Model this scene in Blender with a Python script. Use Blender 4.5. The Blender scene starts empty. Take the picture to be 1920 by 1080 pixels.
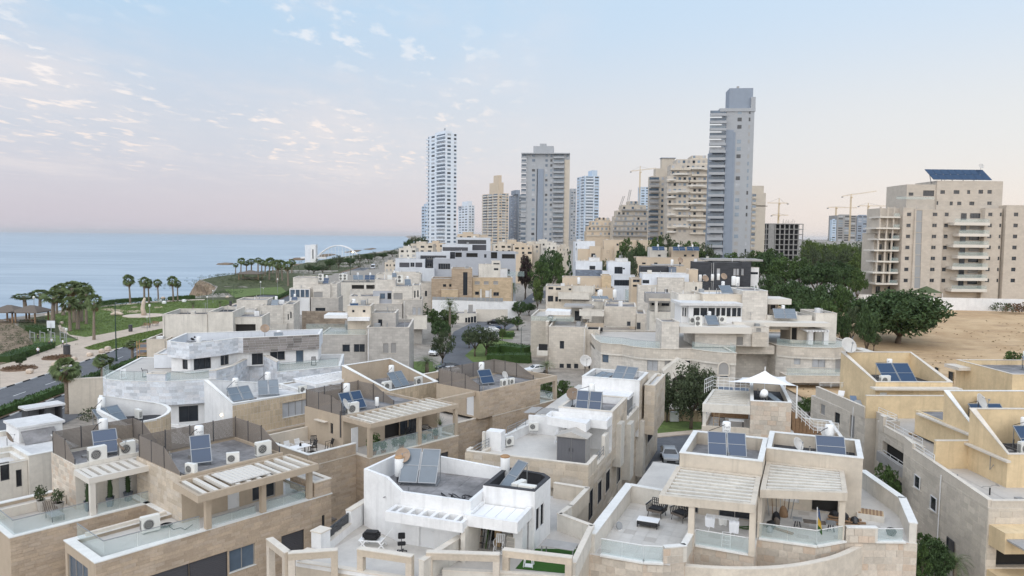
import bpy,bmesh,random
from math import*
from mathutils import Vector,Matrix,noise
random.seed(7)
SC=bpy.context.scene
COL=SC.collection
FX=1410.0;CH=24.0;PITCH=atan(97/FX);ROLL=radians(0.6)
_F=Vector((0,cos(PITCH),-sin(PITCH)));_U0=Vector((0,sin(PITCH),cos(PITCH)));_R0=Vector((1,0,0))
_R=cos(ROLL)*_R0+sin(ROLL)*_U0;_U=-sin(ROLL)*_R0+cos(ROLL)*_U0
cd=bpy.data.cameras.new('camera');cam=bpy.data.objects.new('camera',cd);COL.objects.link(cam)
cd.sensor_width=36;cd.lens=36*FX/1920;cd.clip_end=60000;cd.clip_start=0.5
M=Matrix(((_R.x,_U.x,-_F.x,0),(_R.y,_U.y,-_F.y,0),(_R.z,_U.z,-_F.z,CH),(0,0,0,1)))
cam.matrix_world=M
SC.camera=cam
SC.view_settings.view_transform='Standard';SC.view_settings.look='None'
SC.view_settings.exposure=0.25;SC.view_settings.gamma=1.0;SC.view_settings.use_curve_mapping=False
SC.cycles.max_bounces=6;SC.cycles.diffuse_bounces=3;SC.cycles.glossy_bounces=3
SC.cycles.transmission_bounces=4;SC.cycles.transparent_max_bounces=24;SC.cycles.volume_bounces=0
SC.cycles.use_denoising=True
SC.cycles.caustics_reflective=False;SC.cycles.caustics_refractive=False
SUN_EL=radians(38);SUN_AZ=radians(196)
w=bpy.data.worlds.new('World');SC.world=w;w.use_nodes=True
nt=w.node_tree;nt.nodes.clear()
def N(t,**k):
 n=nt.nodes.new(t)
 for a,b in k.items():setattr(n,a,b)
 return n
def setin(n,i,v):
 if isinstance(v,bpy.types.NodeSocket):nt.links.new(v,n.inputs[i])
 elif v is not None:n.inputs[i].default_value=v
def MA(op,a,b=None,c=None,clamp=False):
 n=N('ShaderNodeMath',operation=op);n.use_clamp=clamp
 setin(n,0,a);setin(n,1,b);setin(n,2,c)
 return n.outputs[0]
def MR(v,a,b,c=0.0,d=1.0,smooth=True):
 n=N('ShaderNodeMapRange');n.interpolation_type='SMOOTHSTEP' if smooth else 'LINEAR'
 setin(n,0,v);setin(n,1,a);setin(n,2,b);setin(n,3,c);setin(n,4,d)
 return n.outputs[0]
def MIX(f,a,b,bt='MIX'):
 n=N('ShaderNodeMix',data_type='RGBA',blend_type=bt)
 setin(n,0,f);setin(n,6,a if isinstance(a,bpy.types.NodeSocket)else(*a,1));setin(n,7,b if isinstance(b,bpy.types.NodeSocket)else(*b,1))
 return n.outputs[2]
sky=N('ShaderNodeTexSky',sky_type='NISHITA',sun_disc=False,sun_elevation=SUN_EL,sun_rotation=SUN_AZ,altitude=30,air_density=1.3,dust_density=1.5,ozone_density=1.2)
geo=N('ShaderNodeNewGeometry')
sep=N('ShaderNodeSeparateXYZ');tc=N('ShaderNodeTexCoord');nt.links.new(tc.outputs['Generated'],sep.inputs[0])
dx,dy,dz=sep.outputs
el=dz
hz=MA('SQRT',MA('ADD',MA('MULTIPLY',dx,dx),MA('MULTIPLY',dy,dy)))
azr=MA('DIVIDE',dx,MA('MAXIMUM',hz,0.01))
east=MR(azr,-0.55,0.75)
low=MIX(east,(0.60,0.555,0.615),(0.88,0.775,0.69))
mid=MIX(east,(0.60,0.63,0.705),(0.78,0.775,0.765))
high=MIX(east,(0.46,0.635,0.815),(0.60,0.72,0.855))
zen=MIX(east,(0.30,0.48,0.76),(0.36,0.53,0.78))
g1=MIX(MR(el,0.0,0.135),low,mid)
g2=MIX(MR(el,0.11,0.30),g1,high)
g3=MIX(MR(el,0.32,0.95),g2,zen)
zz=MA('MAXIMUM',MA('ADD',dz,0.04),0.02)
px_=MA('DIVIDE',dx,zz);py_=MA('MULTIPLY',MA('DIVIDE',dy,zz),0.5)
cmb=N('ShaderNodeCombineXYZ');setin(cmb,0,px_);setin(cmb,1,py_)
nz=N('ShaderNodeTexNoise');nz.inputs['Scale'].default_value=7.5;nz.inputs['Detail'].default_value=6;nz.inputs['Roughness'].default_value=0.58
nt.links.new(cmb.outputs[0],nz.inputs['Vector'])
nb=N('ShaderNodeTexNoise');nb.inputs['Scale'].default_value=0.75;nb.inputs['Detail'].default_value=3
nt.links.new(cmb.outputs[0],nb.inputs['Vector'])
puff=MR(nz.outputs[0],0.52,0.66)
patch=MR(nb.outputs[0],0.40,0.54)
west=MR(azr,0.08,-0.16)
cl=MA('MULTIPLY',MA('MULTIPLY',puff,MA('MULTIPLY',patch,MR(el,0.27,0.18,0.55,1.0))),MA('MULTIPLY',west,MR(el,0.045,0.11)))
nv=N('ShaderNodeTexNoise');nv.inputs['Scale'].default_value=0.9;nv.inputs['Detail'].default_value=6;nv.inputs['Roughness'].default_value=0.6
nt.links.new(cmb.outputs[0],nv.inputs['Vector'])
veil=MA('MULTIPLY',MR(nv.outputs[0],0.42,0.72),MA('MULTIPLY',MR(azr,0.25,-0.25),MR(el,0.02,0.10)))
c1=MIX(MA('MULTIPLY',veil,0.62),g3,(0.80,0.74,0.74))
c2=MIX(MA('MULTIPLY',cl,0.85),c1,MIX(MR(el,0.08,0.25),(0.92,0.80,0.74),(0.93,0.90,0.89)))
bg1=N('ShaderNodeBackground');nt.links.new(sky.outputs[0],bg1.inputs[0]);bg1.inputs[1].default_value=0.05
bg2=N('ShaderNodeBackground');nt.links.new(c2,bg2.inputs[0]);bg2.inputs[1].default_value=0.98
mx=N('ShaderNodeMixShader');mx.inputs[0].default_value=0.9
nt.links.new(bg1.outputs[0],mx.inputs[1]);nt.links.new(bg2.outputs[0],mx.inputs[2])
out=N('ShaderNodeOutputWorld');nt.links.new(mx.outputs[0],out.inputs[0])
sd=bpy.data.lights.new('sun','SUN');sd.energy=2.7;sd.angle=radians(120);sd.color=(1.0,0.945,0.88)
so=bpy.data.objects.new('sun',sd);COL.objects.link(so)
sv=Vector((sin(SUN_AZ)*cos(SUN_EL),cos(SUN_AZ)*cos(SUN_EL),sin(SUN_EL)))
so.rotation_euler=sv.to_track_quat('Z','Y').to_euler()
def ray(px,py):return _F*FX+_R*(px-960)+_U*(540-py)
def W(px,py,z=0.0):
 d=ray(px,py);t=(z-CH)/d.z
 return Vector((d.x*t,d.y*t,z))
def D(px,py,Y):
 d=ray(px,py);t=Y/d.y
 return Vector((d.x*t,Y,CH+d.z*t))
def dist_cam(v):return sqrt(v[0]**2+v[1]**2+(v[2]-CH)**2)
MATS={}
def srgb(c):return tuple((x/12.92 if x<=.04045 else((x+.055)/1.055)**2.4)for x in c)
def mat(name,col,rough=0.8,metal=0.0,spec=0.3,vary=0.0,grain=0.0,gscale=3.0,bump=0.0,bscale=20.0,rnd=0.0,hue=None,trans=None,streak=0.0,emit=None,brick=None):
 """plain principled material; vary = amount of big blotches, grain = fine mottling, rnd = tone change from piece to piece"""
 global nt
 m=bpy.data.materials.new(name);m.use_nodes=True;nt=m.node_tree
 b=nt.nodes['Principled BSDF']
 b.inputs['Roughness'].default_value=rough;b.inputs['Metallic'].default_value=metal
 b.inputs['Specular IOR Level'].default_value=spec
 c=None
 tcn=N('ShaderNodeTexCoord');obj=tcn.outputs['Object']
 gm=N('ShaderNodeNewGeometry');pos=gm.outputs['Position']
 base=N('ShaderNodeRGB');base.outputs[0].default_value=(*col,1);c=base.outputs[0]
 if brick:
  bw,bh,bv,mort=brick
  s=N('ShaderNodeSeparateXYZ');nt.links.new(obj,s.inputs[0])
  vt=N('ShaderNodeVectorTransform',vector_type='NORMAL',convert_from='WORLD',convert_to='OBJECT');nt.links.new(gm.outputs['True Normal'],vt.inputs[0])
  sn=N('ShaderNodeSeparateXYZ');nt.links.new(vt.outputs[0],sn.inputs[0])
  f=MA('GREATER_THAN',MA('ABSOLUTE',sn.outputs[0]),0.7)
  a=MA('ADD',MA('MULTIPLY',s.outputs[0],MA('SUBTRACT',1.0,f)),MA('MULTIPLY',s.outputs[1],f))
  cv=N('ShaderNodeCombineXYZ');setin(cv,0,a);setin(cv,1,s.outputs[2])
  bt=N('ShaderNodeTexBrick');nt.links.new(cv.outputs[0],bt.inputs['Vector'])
  bt.inputs['Scale'].default_value=1.0;bt.inputs['Brick Width'].default_value=bw;bt.inputs['Row Height'].default_value=bh
  bt.inputs['Mortar Size'].default_value=mort;bt.inputs['Mortar Smooth'].default_value=0.3;bt.inputs['Bias'].default_value=0.0
  bt.inputs['Color1'].default_value=(*[x*(1-bv)for x in col],1);bt.inputs['Color2'].default_value=(*[min(1,x*(1+bv))for x in col],1)
  bt.inputs['Mortar'].default_value=(*[x*0.78 for x in col],1)
  c=bt.outputs[0]
 if rnd:
  oi=N('ShaderNodeObjectInfo')
  r=MA('FRACT',MA('ADD',oi.outputs['Random'],gm.outputs['Random Per Island']))
  r2=MA('FRACT',MA('MULTIPLY',r,7.31))
  c=MIX(1.0,c,MIX(r,tuple([1-rnd]*3),tuple([1+rnd*.75]*3)),'MULTIPLY')
  if hue:c=MIX(MA('MULTIPLY',MA('POWER',r2,2.0),0.8),c,hue)
 if vary:
  n=N('ShaderNodeTexNoise');nt.links.new(pos,n.inputs['Vector']);n.inputs['Scale'].default_value=0.45;n.inputs['Detail'].default_value=6;n.inputs['Roughness'].default_value=.65
  c=MIX(1.0,c,MIX(MR(n.outputs[0],.28,.72),tuple([1-vary]*3),tuple([1+vary*.5]*3)),'MULTIPLY')
 if grain:
  n=N('ShaderNodeTexNoise');nt.links.new(pos,n.inputs['Vector']);n.inputs['Scale'].default_value=gscale;n.inputs['Detail'].default_value=5;n.inputs['Roughness'].default_value=.7
  c=MIX(1.0,c,MIX(MR(n.outputs[0],.25,.75),tuple([1-grain]*3),tuple([1+grain*.6]*3)),'MULTIPLY')
 if streak:
  mp=N('ShaderNodeMapping');nt.links.new(pos,mp.inputs[0]);mp.inputs['Scale'].default_value=(2.2,2.2,.16)
  n=N('ShaderNodeTexNoise');nt.links.new(mp.outputs[0],n.inputs['Vector']);n.inputs['Scale'].default_value=1.0;n.inputs['Detail'].default_value=5;n.inputs['Roughness'].default_value=.6
  c=MIX(MA('MULTIPLY',MR(n.outputs[0],.50,.75),streak),c,tuple(x*.62 for x in col))
 nt.links.new(c,b.inputs['Base Color'])
 if bump:
  n=N('ShaderNodeTexNoise');nt.links.new(pos,n.inputs['Vector']);n.inputs['Scale'].default_value=bscale;n.inputs['Detail'].default_value=4
  bp=N('ShaderNodeBump');bp.inputs['Strength'].default_value=bump;bp.inputs['Distance'].default_value=0.03;nt.links.new(n.outputs[0],bp.inputs['Height'])
  nt.links.new(bp.outputs[0],b.inputs['Normal'])
 if trans is not None:
  tb=N('ShaderNodeBsdfTransparent');mxs=N('ShaderNodeMixShader');mxs.inputs[0].default_value=trans
  nt.links.new(b.outputs[0],mxs.inputs[1]);nt.links.new(tb.outputs[0],mxs.inputs[2])
  nt.links.new(mxs.outputs[0],nt.nodes['Material Output'].inputs[0])
 if emit:
  b.inputs['Emission Color'].default_value=(*emit[0],1);b.inputs['Emission Strength'].default_value=emit[1]
 MATS[name]=m
 return m
mat('white',(.77,.765,.76),.75,vary=.10,grain=.05,streak=.38,bump=.15,bscale=30)
mat('whitecool',(.70,.725,.765),.75,vary=.1,streak=.35)
mat('cream',(.60,.53,.44),.85,vary=.14,grain=.06,streak=.5,bump=.15)
mat('creamlight',(.66,.62,.555),.85,vary=.14,grain=.06,streak=.5)
mat('tanplaster',(.46,.375,.285),.85,vary=.08,grain=.05,streak=.25,bump=.15)
mat('greyplaster',(.58,.52,.44),.85,vary=.12,grain=.06,streak=.4)
mat('yellow',(.70,.545,.34),.85,vary=.14,grain=.06,streak=.4,bump=.15)
mat('tanstone',(.49,.385,.285),.8,vary=.14,rnd=.15,hue=(.50,.41,.33),grain=.12,gscale=9)
mat('creamstone',(.56,.475,.375),.8,vary=.10,rnd=.14,hue=(.60,.54,.47),grain=.10,gscale=7,streak=.2)
mat('lightstone',(.60,.535,.455),.75,vary=.08,rnd=.17,hue=(.58,.44,.33),grain=.13,gscale=6)
mat('bluestone',(.64,.67,.715),.7,vary=.10,rnd=.24,hue=(.72,.71,.72),grain=.13,gscale=6)
mat('darkstone',(.235,.215,.20),.75,vary=.06,rnd=.30,hue=(.34,.31,.30),grain=.12,gscale=8)
mat('vertstone',(.53,.43,.31),.8,vary=.08,rnd=.15,hue=(.62,.50,.36),grain=.10,gscale=8)
mat('greystone',(.62,.555,.47),.8,vary=.10,rnd=.14,hue=(.56,.50,.43),grain=.10,gscale=7,streak=.2)
for nm,c,b in(('tanwall',(.44,.345,.25),(.9,.3,.14,.012)),('creamwall',(.57,.515,.445),(.8,.4,.09,.012)),('greywall',(.46,.43,.395),(.8,.4,.10,.012)),('lightwall',(.61,.57,.515),(.8,.4,.11,.012)),('yellowwall',(.58,.445,.29),(.8,.4,.10,.01)),('bluewall',(.52,.535,.565),(.8,.4,.10,.012)),('brownwall',(.40,.31,.225),(1.4,.3,.16,.012)),('sandwall',(.52,.40,.27),(.8,.4,.10,.01)),('fineblocks',(.62,.55,.455),(1.1,.55,.06,.01))):
 mat(nm,c,.82,vary=.10,grain=.06,streak=.22,brick=b)
mat('coping',(.66,.60,.52),.7,vary=.08,grain=.08,streak=.1)
mat('copingwhite',(.74,.73,.70),.7,vary=.08,grain=.08)
mat('tile',(.50,.465,.425),.55,vary=.10,rnd=.07,grain=.07)
mat('tilelight',(.58,.55,.51),.5,vary=.10,rnd=.07,grain=.06)
mat('roofgrey',(.27,.26,.26),.9,vary=.45,grain=.15)
mat('roofdark',(.06,.06,.065),.85,vary=.2,grain=.2)
mat('roofwhite',(.66,.65,.64),.8,vary=.14,grain=.1)
mat('glassdark',(.025,.03,.038),.12,spec=.6,vary=.3)
mat('glassblue',(.10,.14,.19),.12,spec=.6,vary=.3)
mat('curtain',(.42,.43,.45),.3,vary=.25)
mat('railglass',(.46,.58,.57),.05,spec=.6,trans=.80)
mat('shutter',(.33,.32,.31),.6,vary=.06)
mat('shutterdark',(.085,.085,.095),.5)
mat('frame',(.30,.29,.28),.5);mat('framewhite',(.72,.72,.72),.5);mat('framedark',(.05,.05,.055),.5)
mat('roomshade',(.03,.028,.026),.9)  # near-black that stands for the shade inside open recesses
mat('metalgrey',(.32,.33,.34),.45,metal=.4);mat('metalwhite',(.75,.75,.74),.45);mat('metaldark',(.07,.07,.075),.5)
mat('screenbrown',(.23,.198,.172),.8,vary=.1,grain=.15,gscale=30)
mat('solar',(.030,.055,.105),.13,spec=.7);mat('solargrey',(.16,.19,.22),.15,spec=.6,vary=.15)
mat('tank',(.80,.80,.79),.4,vary=.04);mat('tankrust',(.45,.27,.14),.8,vary=.3)
mat('acwhite',(.72,.71,.67),.5,vary=.06);mat('grille',(.06,.06,.06),.6)
mat('dishwhite',(.58,.56,.53),.5,vary=.15);mat('dishrust',(.36,.27,.20),.8,vary=.4)
mat('asphalt',(.13,.134,.145),.85,vary=.18,grain=.15,gscale=2.0);mat('paint',(.72,.72,.70),.7,vary=.2)
mat('kerbblack',(.035,.035,.035),.8);mat('kerbwhite',(.70,.69,.67),.8,vary=.1)
mat('pave',(.52,.43,.345),.85,vary=.12,grain=.12,gscale=2.2);mat('pavelight',(.60,.50,.41),.85,vary=.12,grain=.1)
mat('soil',(.20,.13,.085),.95,vary=.3,grain=.3);mat('cliff',(.26,.195,.135),.95,vary=.3,grain=.3,gscale=.5,bump=.6,bscale=.6)
mat('lawn',(.125,.175,.05),.95,vary=.25,grain=.25,gscale=1.2);mat('scrub',(.085,.095,.042),.95,vary=.4,grain=.3,gscale=.8)
mat('turf',(.035,.10,.016),.95,grain=.2,gscale=10)
mat('ground',(.33,.295,.255),.95,vary=.3,grain=.2)
for nm,c in(('leafdark',(.048,.080,.030)),('leaf',(.058,.095,.028)),('leaflight',(.085,.12,.035)),('leafolive',(.062,.080,.040)),('leafpurple',(.045,.030,.028)),('palmleaf',(.095,.125,.05)),('palmdry',(.20,.145,.075)),('hedgeleaf',(.038,.072,.018)),('tuft',(.125,.175,.05)),('drybush',(.14,.085,.05)),('cactus',(.032,.055,.022))):
 mat(nm,c,.7,spec=.25,rnd=.38,hue=tuple(x*1.5 for x in c))
mat('bark',(.13,.10,.075),.95,grain=.3,gscale=6);mat('palmbark',(.23,.185,.145),.95,grain=.35,gscale=5)
mat('wood',(.27,.17,.10),.75,grain=.2,gscale=6);mat('woodlight',(.50,.36,.22),.75,grain=.2,gscale=6);mat('woodgrey',(.15,.125,.105),.85,grain=.25,gscale=6)
mat('black',(.018,.018,.02),.6);mat('blackgloss',(.02,.02,.022),.25,spec=.6)
mat('plasticwhite',(.80,.80,.80),.4);mat('cloth',(.70,.69,.66),.9,vary=.1);mat('clothwhite',(.82,.83,.86),.9);mat('clothblue',(.16,.22,.32),.9)
mat('potwhite',(.68,.67,.65),.6);mat('potgrey',(.10,.12,.15),.4);mat('potstone',(.45,.42,.38),.8,vary=.2);mat('terracotta',(.36,.17,.09),.8)
mat('skin',(.45,.29,.21),.6);mat('shirtwhite',(.75,.75,.78),.9);mat('shirtdark',(.04,.04,.05),.9);mat('hair',(.03,.022,.018),.8)
for nm,c in(('carwhite',(.74,.74,.74)),('cardark',(.035,.04,.05)),('carblue',(.06,.09,.16)),('carsilver',(.45,.46,.48)),('carblack',(.02,.02,.022)),('carbeige',(.42,.39,.33))):
 mat(nm,c,.25,spec=.6,metal=.1)
mat('tyre',(.02,.02,.02),.85);mat('rim',(.45,.45,.46),.35,metal=.7);mat('lamplens',(.7,.7,.66),.2);mat('redlens',(.35,.02,.015),.3)
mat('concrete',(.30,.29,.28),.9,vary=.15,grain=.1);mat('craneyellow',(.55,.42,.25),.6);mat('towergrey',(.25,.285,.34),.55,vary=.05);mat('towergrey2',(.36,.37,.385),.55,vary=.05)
mat('towerwhite',(.68,.72,.77),.6,vary=.05);mat('towercream',(.52,.46,.385),.7,vary=.06);mat('towertan',(.58,.475,.36),.75,vary=.06);mat('towerblue',(.46,.55,.65),.5,vary=.05)
mat('stonecream',(.51,.455,.39),.8,vary=.08,brick=(.9,.45,.05,.008));mat('slabwhite',(.64,.60,.54),.7)
mat('greymodern',(.40,.415,.45),.7,vary=.06);mat('greyframe',(.58,.60,.63),.7,vary=.08,streak=.2);mat('shedgrey',(.13,.13,.14),.6);mat('yardstone',(.34,.275,.215),.85,vary=.15,rnd=.2);mat('darkclad',(.045,.048,.056),.6,vary=.1,brick=(1.2,.25,.2,.012));mat('blueclad',(.17,.20,.25),.6,brick=(1.0,.3,.25,.012))
mat('sandlight',(.52,.41,.30),.95,vary=.2,grain=.2,gscale=1.0)
mat('lampglow',(.9,.85,.7),.5,emit=((1.0,.82,.5),6.0))
mat('print',(.03,.035,.06),.7);mat('flagblue',(.10,.16,.30),.9);mat('flagyellow',(.62,.42,.08),.9)
mat('cladgrey',(.36,.345,.33),.8,vary=.1,grain=.1);mat('clothesline',(.6,.6,.6),.5)
class G:
 def __init__(s):s.v=[];s.f=[]
 def quad(s,*p):
  n=len(s.v);s.v+=[tuple(q)for q in p];s.f.append(tuple(range(n,n+len(p))));return s
 def box(s,x0,x1,y0,y1,z0,z1):
  n=len(s.v)
  s.v+=[(x0,y0,z0),(x1,y0,z0),(x1,y1,z0),(x0,y1,z0),(x0,y0,z1),(x1,y0,z1),(x1,y1,z1),(x0,y1,z1)]
  s.f+=[tuple(n+i for i in q)for q in((0,3,2,1),(4,5,6,7),(0,1,5,4),(1,2,6,5),(2,3,7,6),(3,0,4,7))];return s
 def prism(s,poly,z0,z1):
  n=len(s.v);k=len(poly)
  s.v+=[(p[0],p[1],z0 if len(p)<4 else p[2])for p in poly]+[(p[0],p[1],z1 if len(p)<3 else p[-1])for p in poly]
  s.f+=[tuple(n+i for i in reversed(range(k))),tuple(n+k+i for i in range(k))]
  s.f+=[(n+i,n+(i+1)%k,n+k+(i+1)%k,n+k+i)for i in range(k)];return s
 def bar(s,p,q,r,r2=None):
  """square-section bar from p to q"""
  p=Vector(p);q=Vector(q);d=(q-p).normalized();a=d.cross(Vector((0,0,1)))
  if a.length<.01:a=Vector((1,0,0))
  a.normalize();b=d.cross(a);n=len(s.v);r2=r2 if r2 else r
  for c in(p,q):
   for i,j in((-1,-1),(1,-1),(1,1),(-1,1)):s.v.append(tuple(c+a*i*r+b*j*r2))
  s.f+=[tuple(n+i for i in f)for f in((3,2,1,0),(4,5,6,7),(0,1,5,4),(1,2,6,5),(2,3,7,6),(3,0,4,7))];return s
 def tube(s,pts,r,k=6,r1=None,cap=True):
  pts=[Vector(p)for p in pts];n=len(s.v);m=len(pts);prev=None
  for i,p in enumerate(pts):
   d=(pts[min(i+1,m-1)]-pts[max(i-1,0)]).normalized()
   a=prev if prev is not None else(d.cross(Vector((0,0,1)))if abs(d.z)<.95 else Vector((1,0,0)))
   a=(a-d*a.dot(d)).normalized();prev=a;b=d.cross(a)
   rr=(r+((r1-r)*i/(m-1))if r1 is not None else r)if not isinstance(r,(list,tuple))else r[i]
   for j in range(k):
    t=2*pi*j/k;s.v.append(tuple(p+(a*cos(t)+b*sin(t))*rr))
  for i in range(m-1):
   for j in range(k):s.f.append((n+i*k+j,n+i*k+(j+1)%k,n+(i+1)*k+(j+1)%k,n+(i+1)*k+j))
  if cap:s.f+=[tuple(n+j for j in reversed(range(k))),tuple(n+(m-1)*k+j for j in range(k))]
  return s
 def lathe(s,prof,cx=0,cy=0,k=14,ax=None):
  """prof = [(r, z)]; closed at both ends"""
  n=len(s.v)
  for r,z in prof:
   for j in range(k):
    t=2*pi*j/k;s.v.append((cx+r*cos(t),cy+r*sin(t),z))
  for i in range(len(prof)-1):
   for j in range(k):s.f.append((n+i*k+j,n+i*k+(j+1)%k,n+(i+1)*k+(j+1)%k,n+(i+1)*k+j))
  s.f+=[tuple(n+j for j in reversed(range(k))),tuple(n+(len(prof)-1)*k+j for j in range(k))];return s
 def xf(s,m,start=0):
  s.v[start:]=[tuple(m@Vector(p))for p in s.v[start:]];return s
 def mesh(s,name,m,smooth=False,bev=0.0):
  me=bpy.data.meshes.new(name);me.from_pydata(s.v,[],s.f)
  if m is not None:me.materials.append(MATS[m]if isinstance(m,str)else m)
  if bev:
   bm=bmesh.new();bm.from_mesh(me);bmesh.ops.bevel(bm,geom=bm.edges[:],offset=bev,segments=2,affect='EDGES',clamp_overlap=True);bm.to_mesh(me);bm.free()
  if smooth:me.polygons.foreach_set('use_smooth',[True]*len(me.polygons))
  me.update();return me
 def build(s,name,m,parent=None,smooth=False,bev=0.0,**k):
  return put(name,s.mesh(name,m,smooth,bev),parent,**k)
def put(name,me,parent=None,loc=None,rz=None,kind=None,label=None,cat=None,group=None,scale=None):
 o=bpy.data.objects.new(name,me);COL.objects.link(o)
 if parent is not None:o.parent=parent
 if loc is not None:o.location=loc
 if rz is not None:o.rotation_euler=(0,0,rz)
 if scale is not None:o.scale=scale
 if kind:o['kind']=kind
 if label:o['label']=label
 if cat:o['category']=cat
 if group:o['group']=group
 return o
def thing(name,label,cat,loc=(0,0,0),rz=0.0,group=None):
 return put(name,None,None,loc,rz,None,label,cat,group)
def copy_tree(o,parent=None):
 c=o.copy();COL.objects.link(c);c.parent=parent
 for ch in o.children:copy_tree(ch,c)
 return c
PROTO={}
def inst(key,maker,label,loc,rz=0.0,group=None,scale=1.0):
 """first use builds the thing, later uses copy it with its parts"""
 if key not in PROTO:r=maker();PROTO[key]=r
 else:r=copy_tree(PROTO[key])
 r.location=loc;r.rotation_euler=(0,0,rz);r.scale=(scale,)*3
 r['label']=label
 if group:r['group']=group
 return r
WINMESH={}
def win_mesh(kind,wd,ht):
 key=(kind,round(wd,2),round(ht,2))
 if key in WINMESH:return WINMESH[key]
 f=G();p=G();t=.055
 fm,pm={'w':('frame','glassdark'),'x':('framewhite','glassdark'),'b':('frame','glassblue'),'c':('frame','curtain'),'s':('frame','shutter'),'S':('framedark','shutterdark'),'d':('framewhite','framewhite'),'D':('frame','glassdark'),'o':('framedark','roomshade'),'k':('framedark','glassdark'),'m':('frame','metalgrey')}[kind]
 f.box(0,t,-.03,.05,0,ht);f.box(wd-t,wd,-.03,.05,0,ht);f.box(t,wd-t,-.03,.05,ht-t,ht);f.box(t,wd-t,-.03,.05,0,t)
 if kind in 'wxbcDk':
  n=max(1,round(wd/0.85))if wd>.9 else 1
  for i in range(1,n):f.box(wd*i/n-.025,wd*i/n+.025,-.02,.045,t,ht-t)
  p.quad((t,0.03,t),(wd-t,0.03,t),(wd-t,0.03,ht-t),(t,0.03,ht-t))
 elif kind in 'sS':
  n=min(34,max(3,int(ht/.12)));h=(ht-2*t)/n
  for i in range(n):
   z=t+i*h;p.box(t,wd-t,.0,.03,z,z+h*.86)
  p.box(t,wd-t,.032,.04,t,ht-t)
 elif kind=='o':  # open recess: flat black sheet at the back, shade put into its colour
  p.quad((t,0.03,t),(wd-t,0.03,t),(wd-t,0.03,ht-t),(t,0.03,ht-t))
 else:
  p.box(t,wd-t,0,.045,t,ht-t)
  if kind=='d':p.box(wd*.82,wd*.9,-.05,0,ht*.45,ht*.48)
 WINMESH[key]=(f.mesh('window_frame',fm),p.mesh('pane',pm));return WINMESH[key]
WNAME={'s':'shutter','S':'shutter','d':'door','D':'door','m':'door'}
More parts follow.
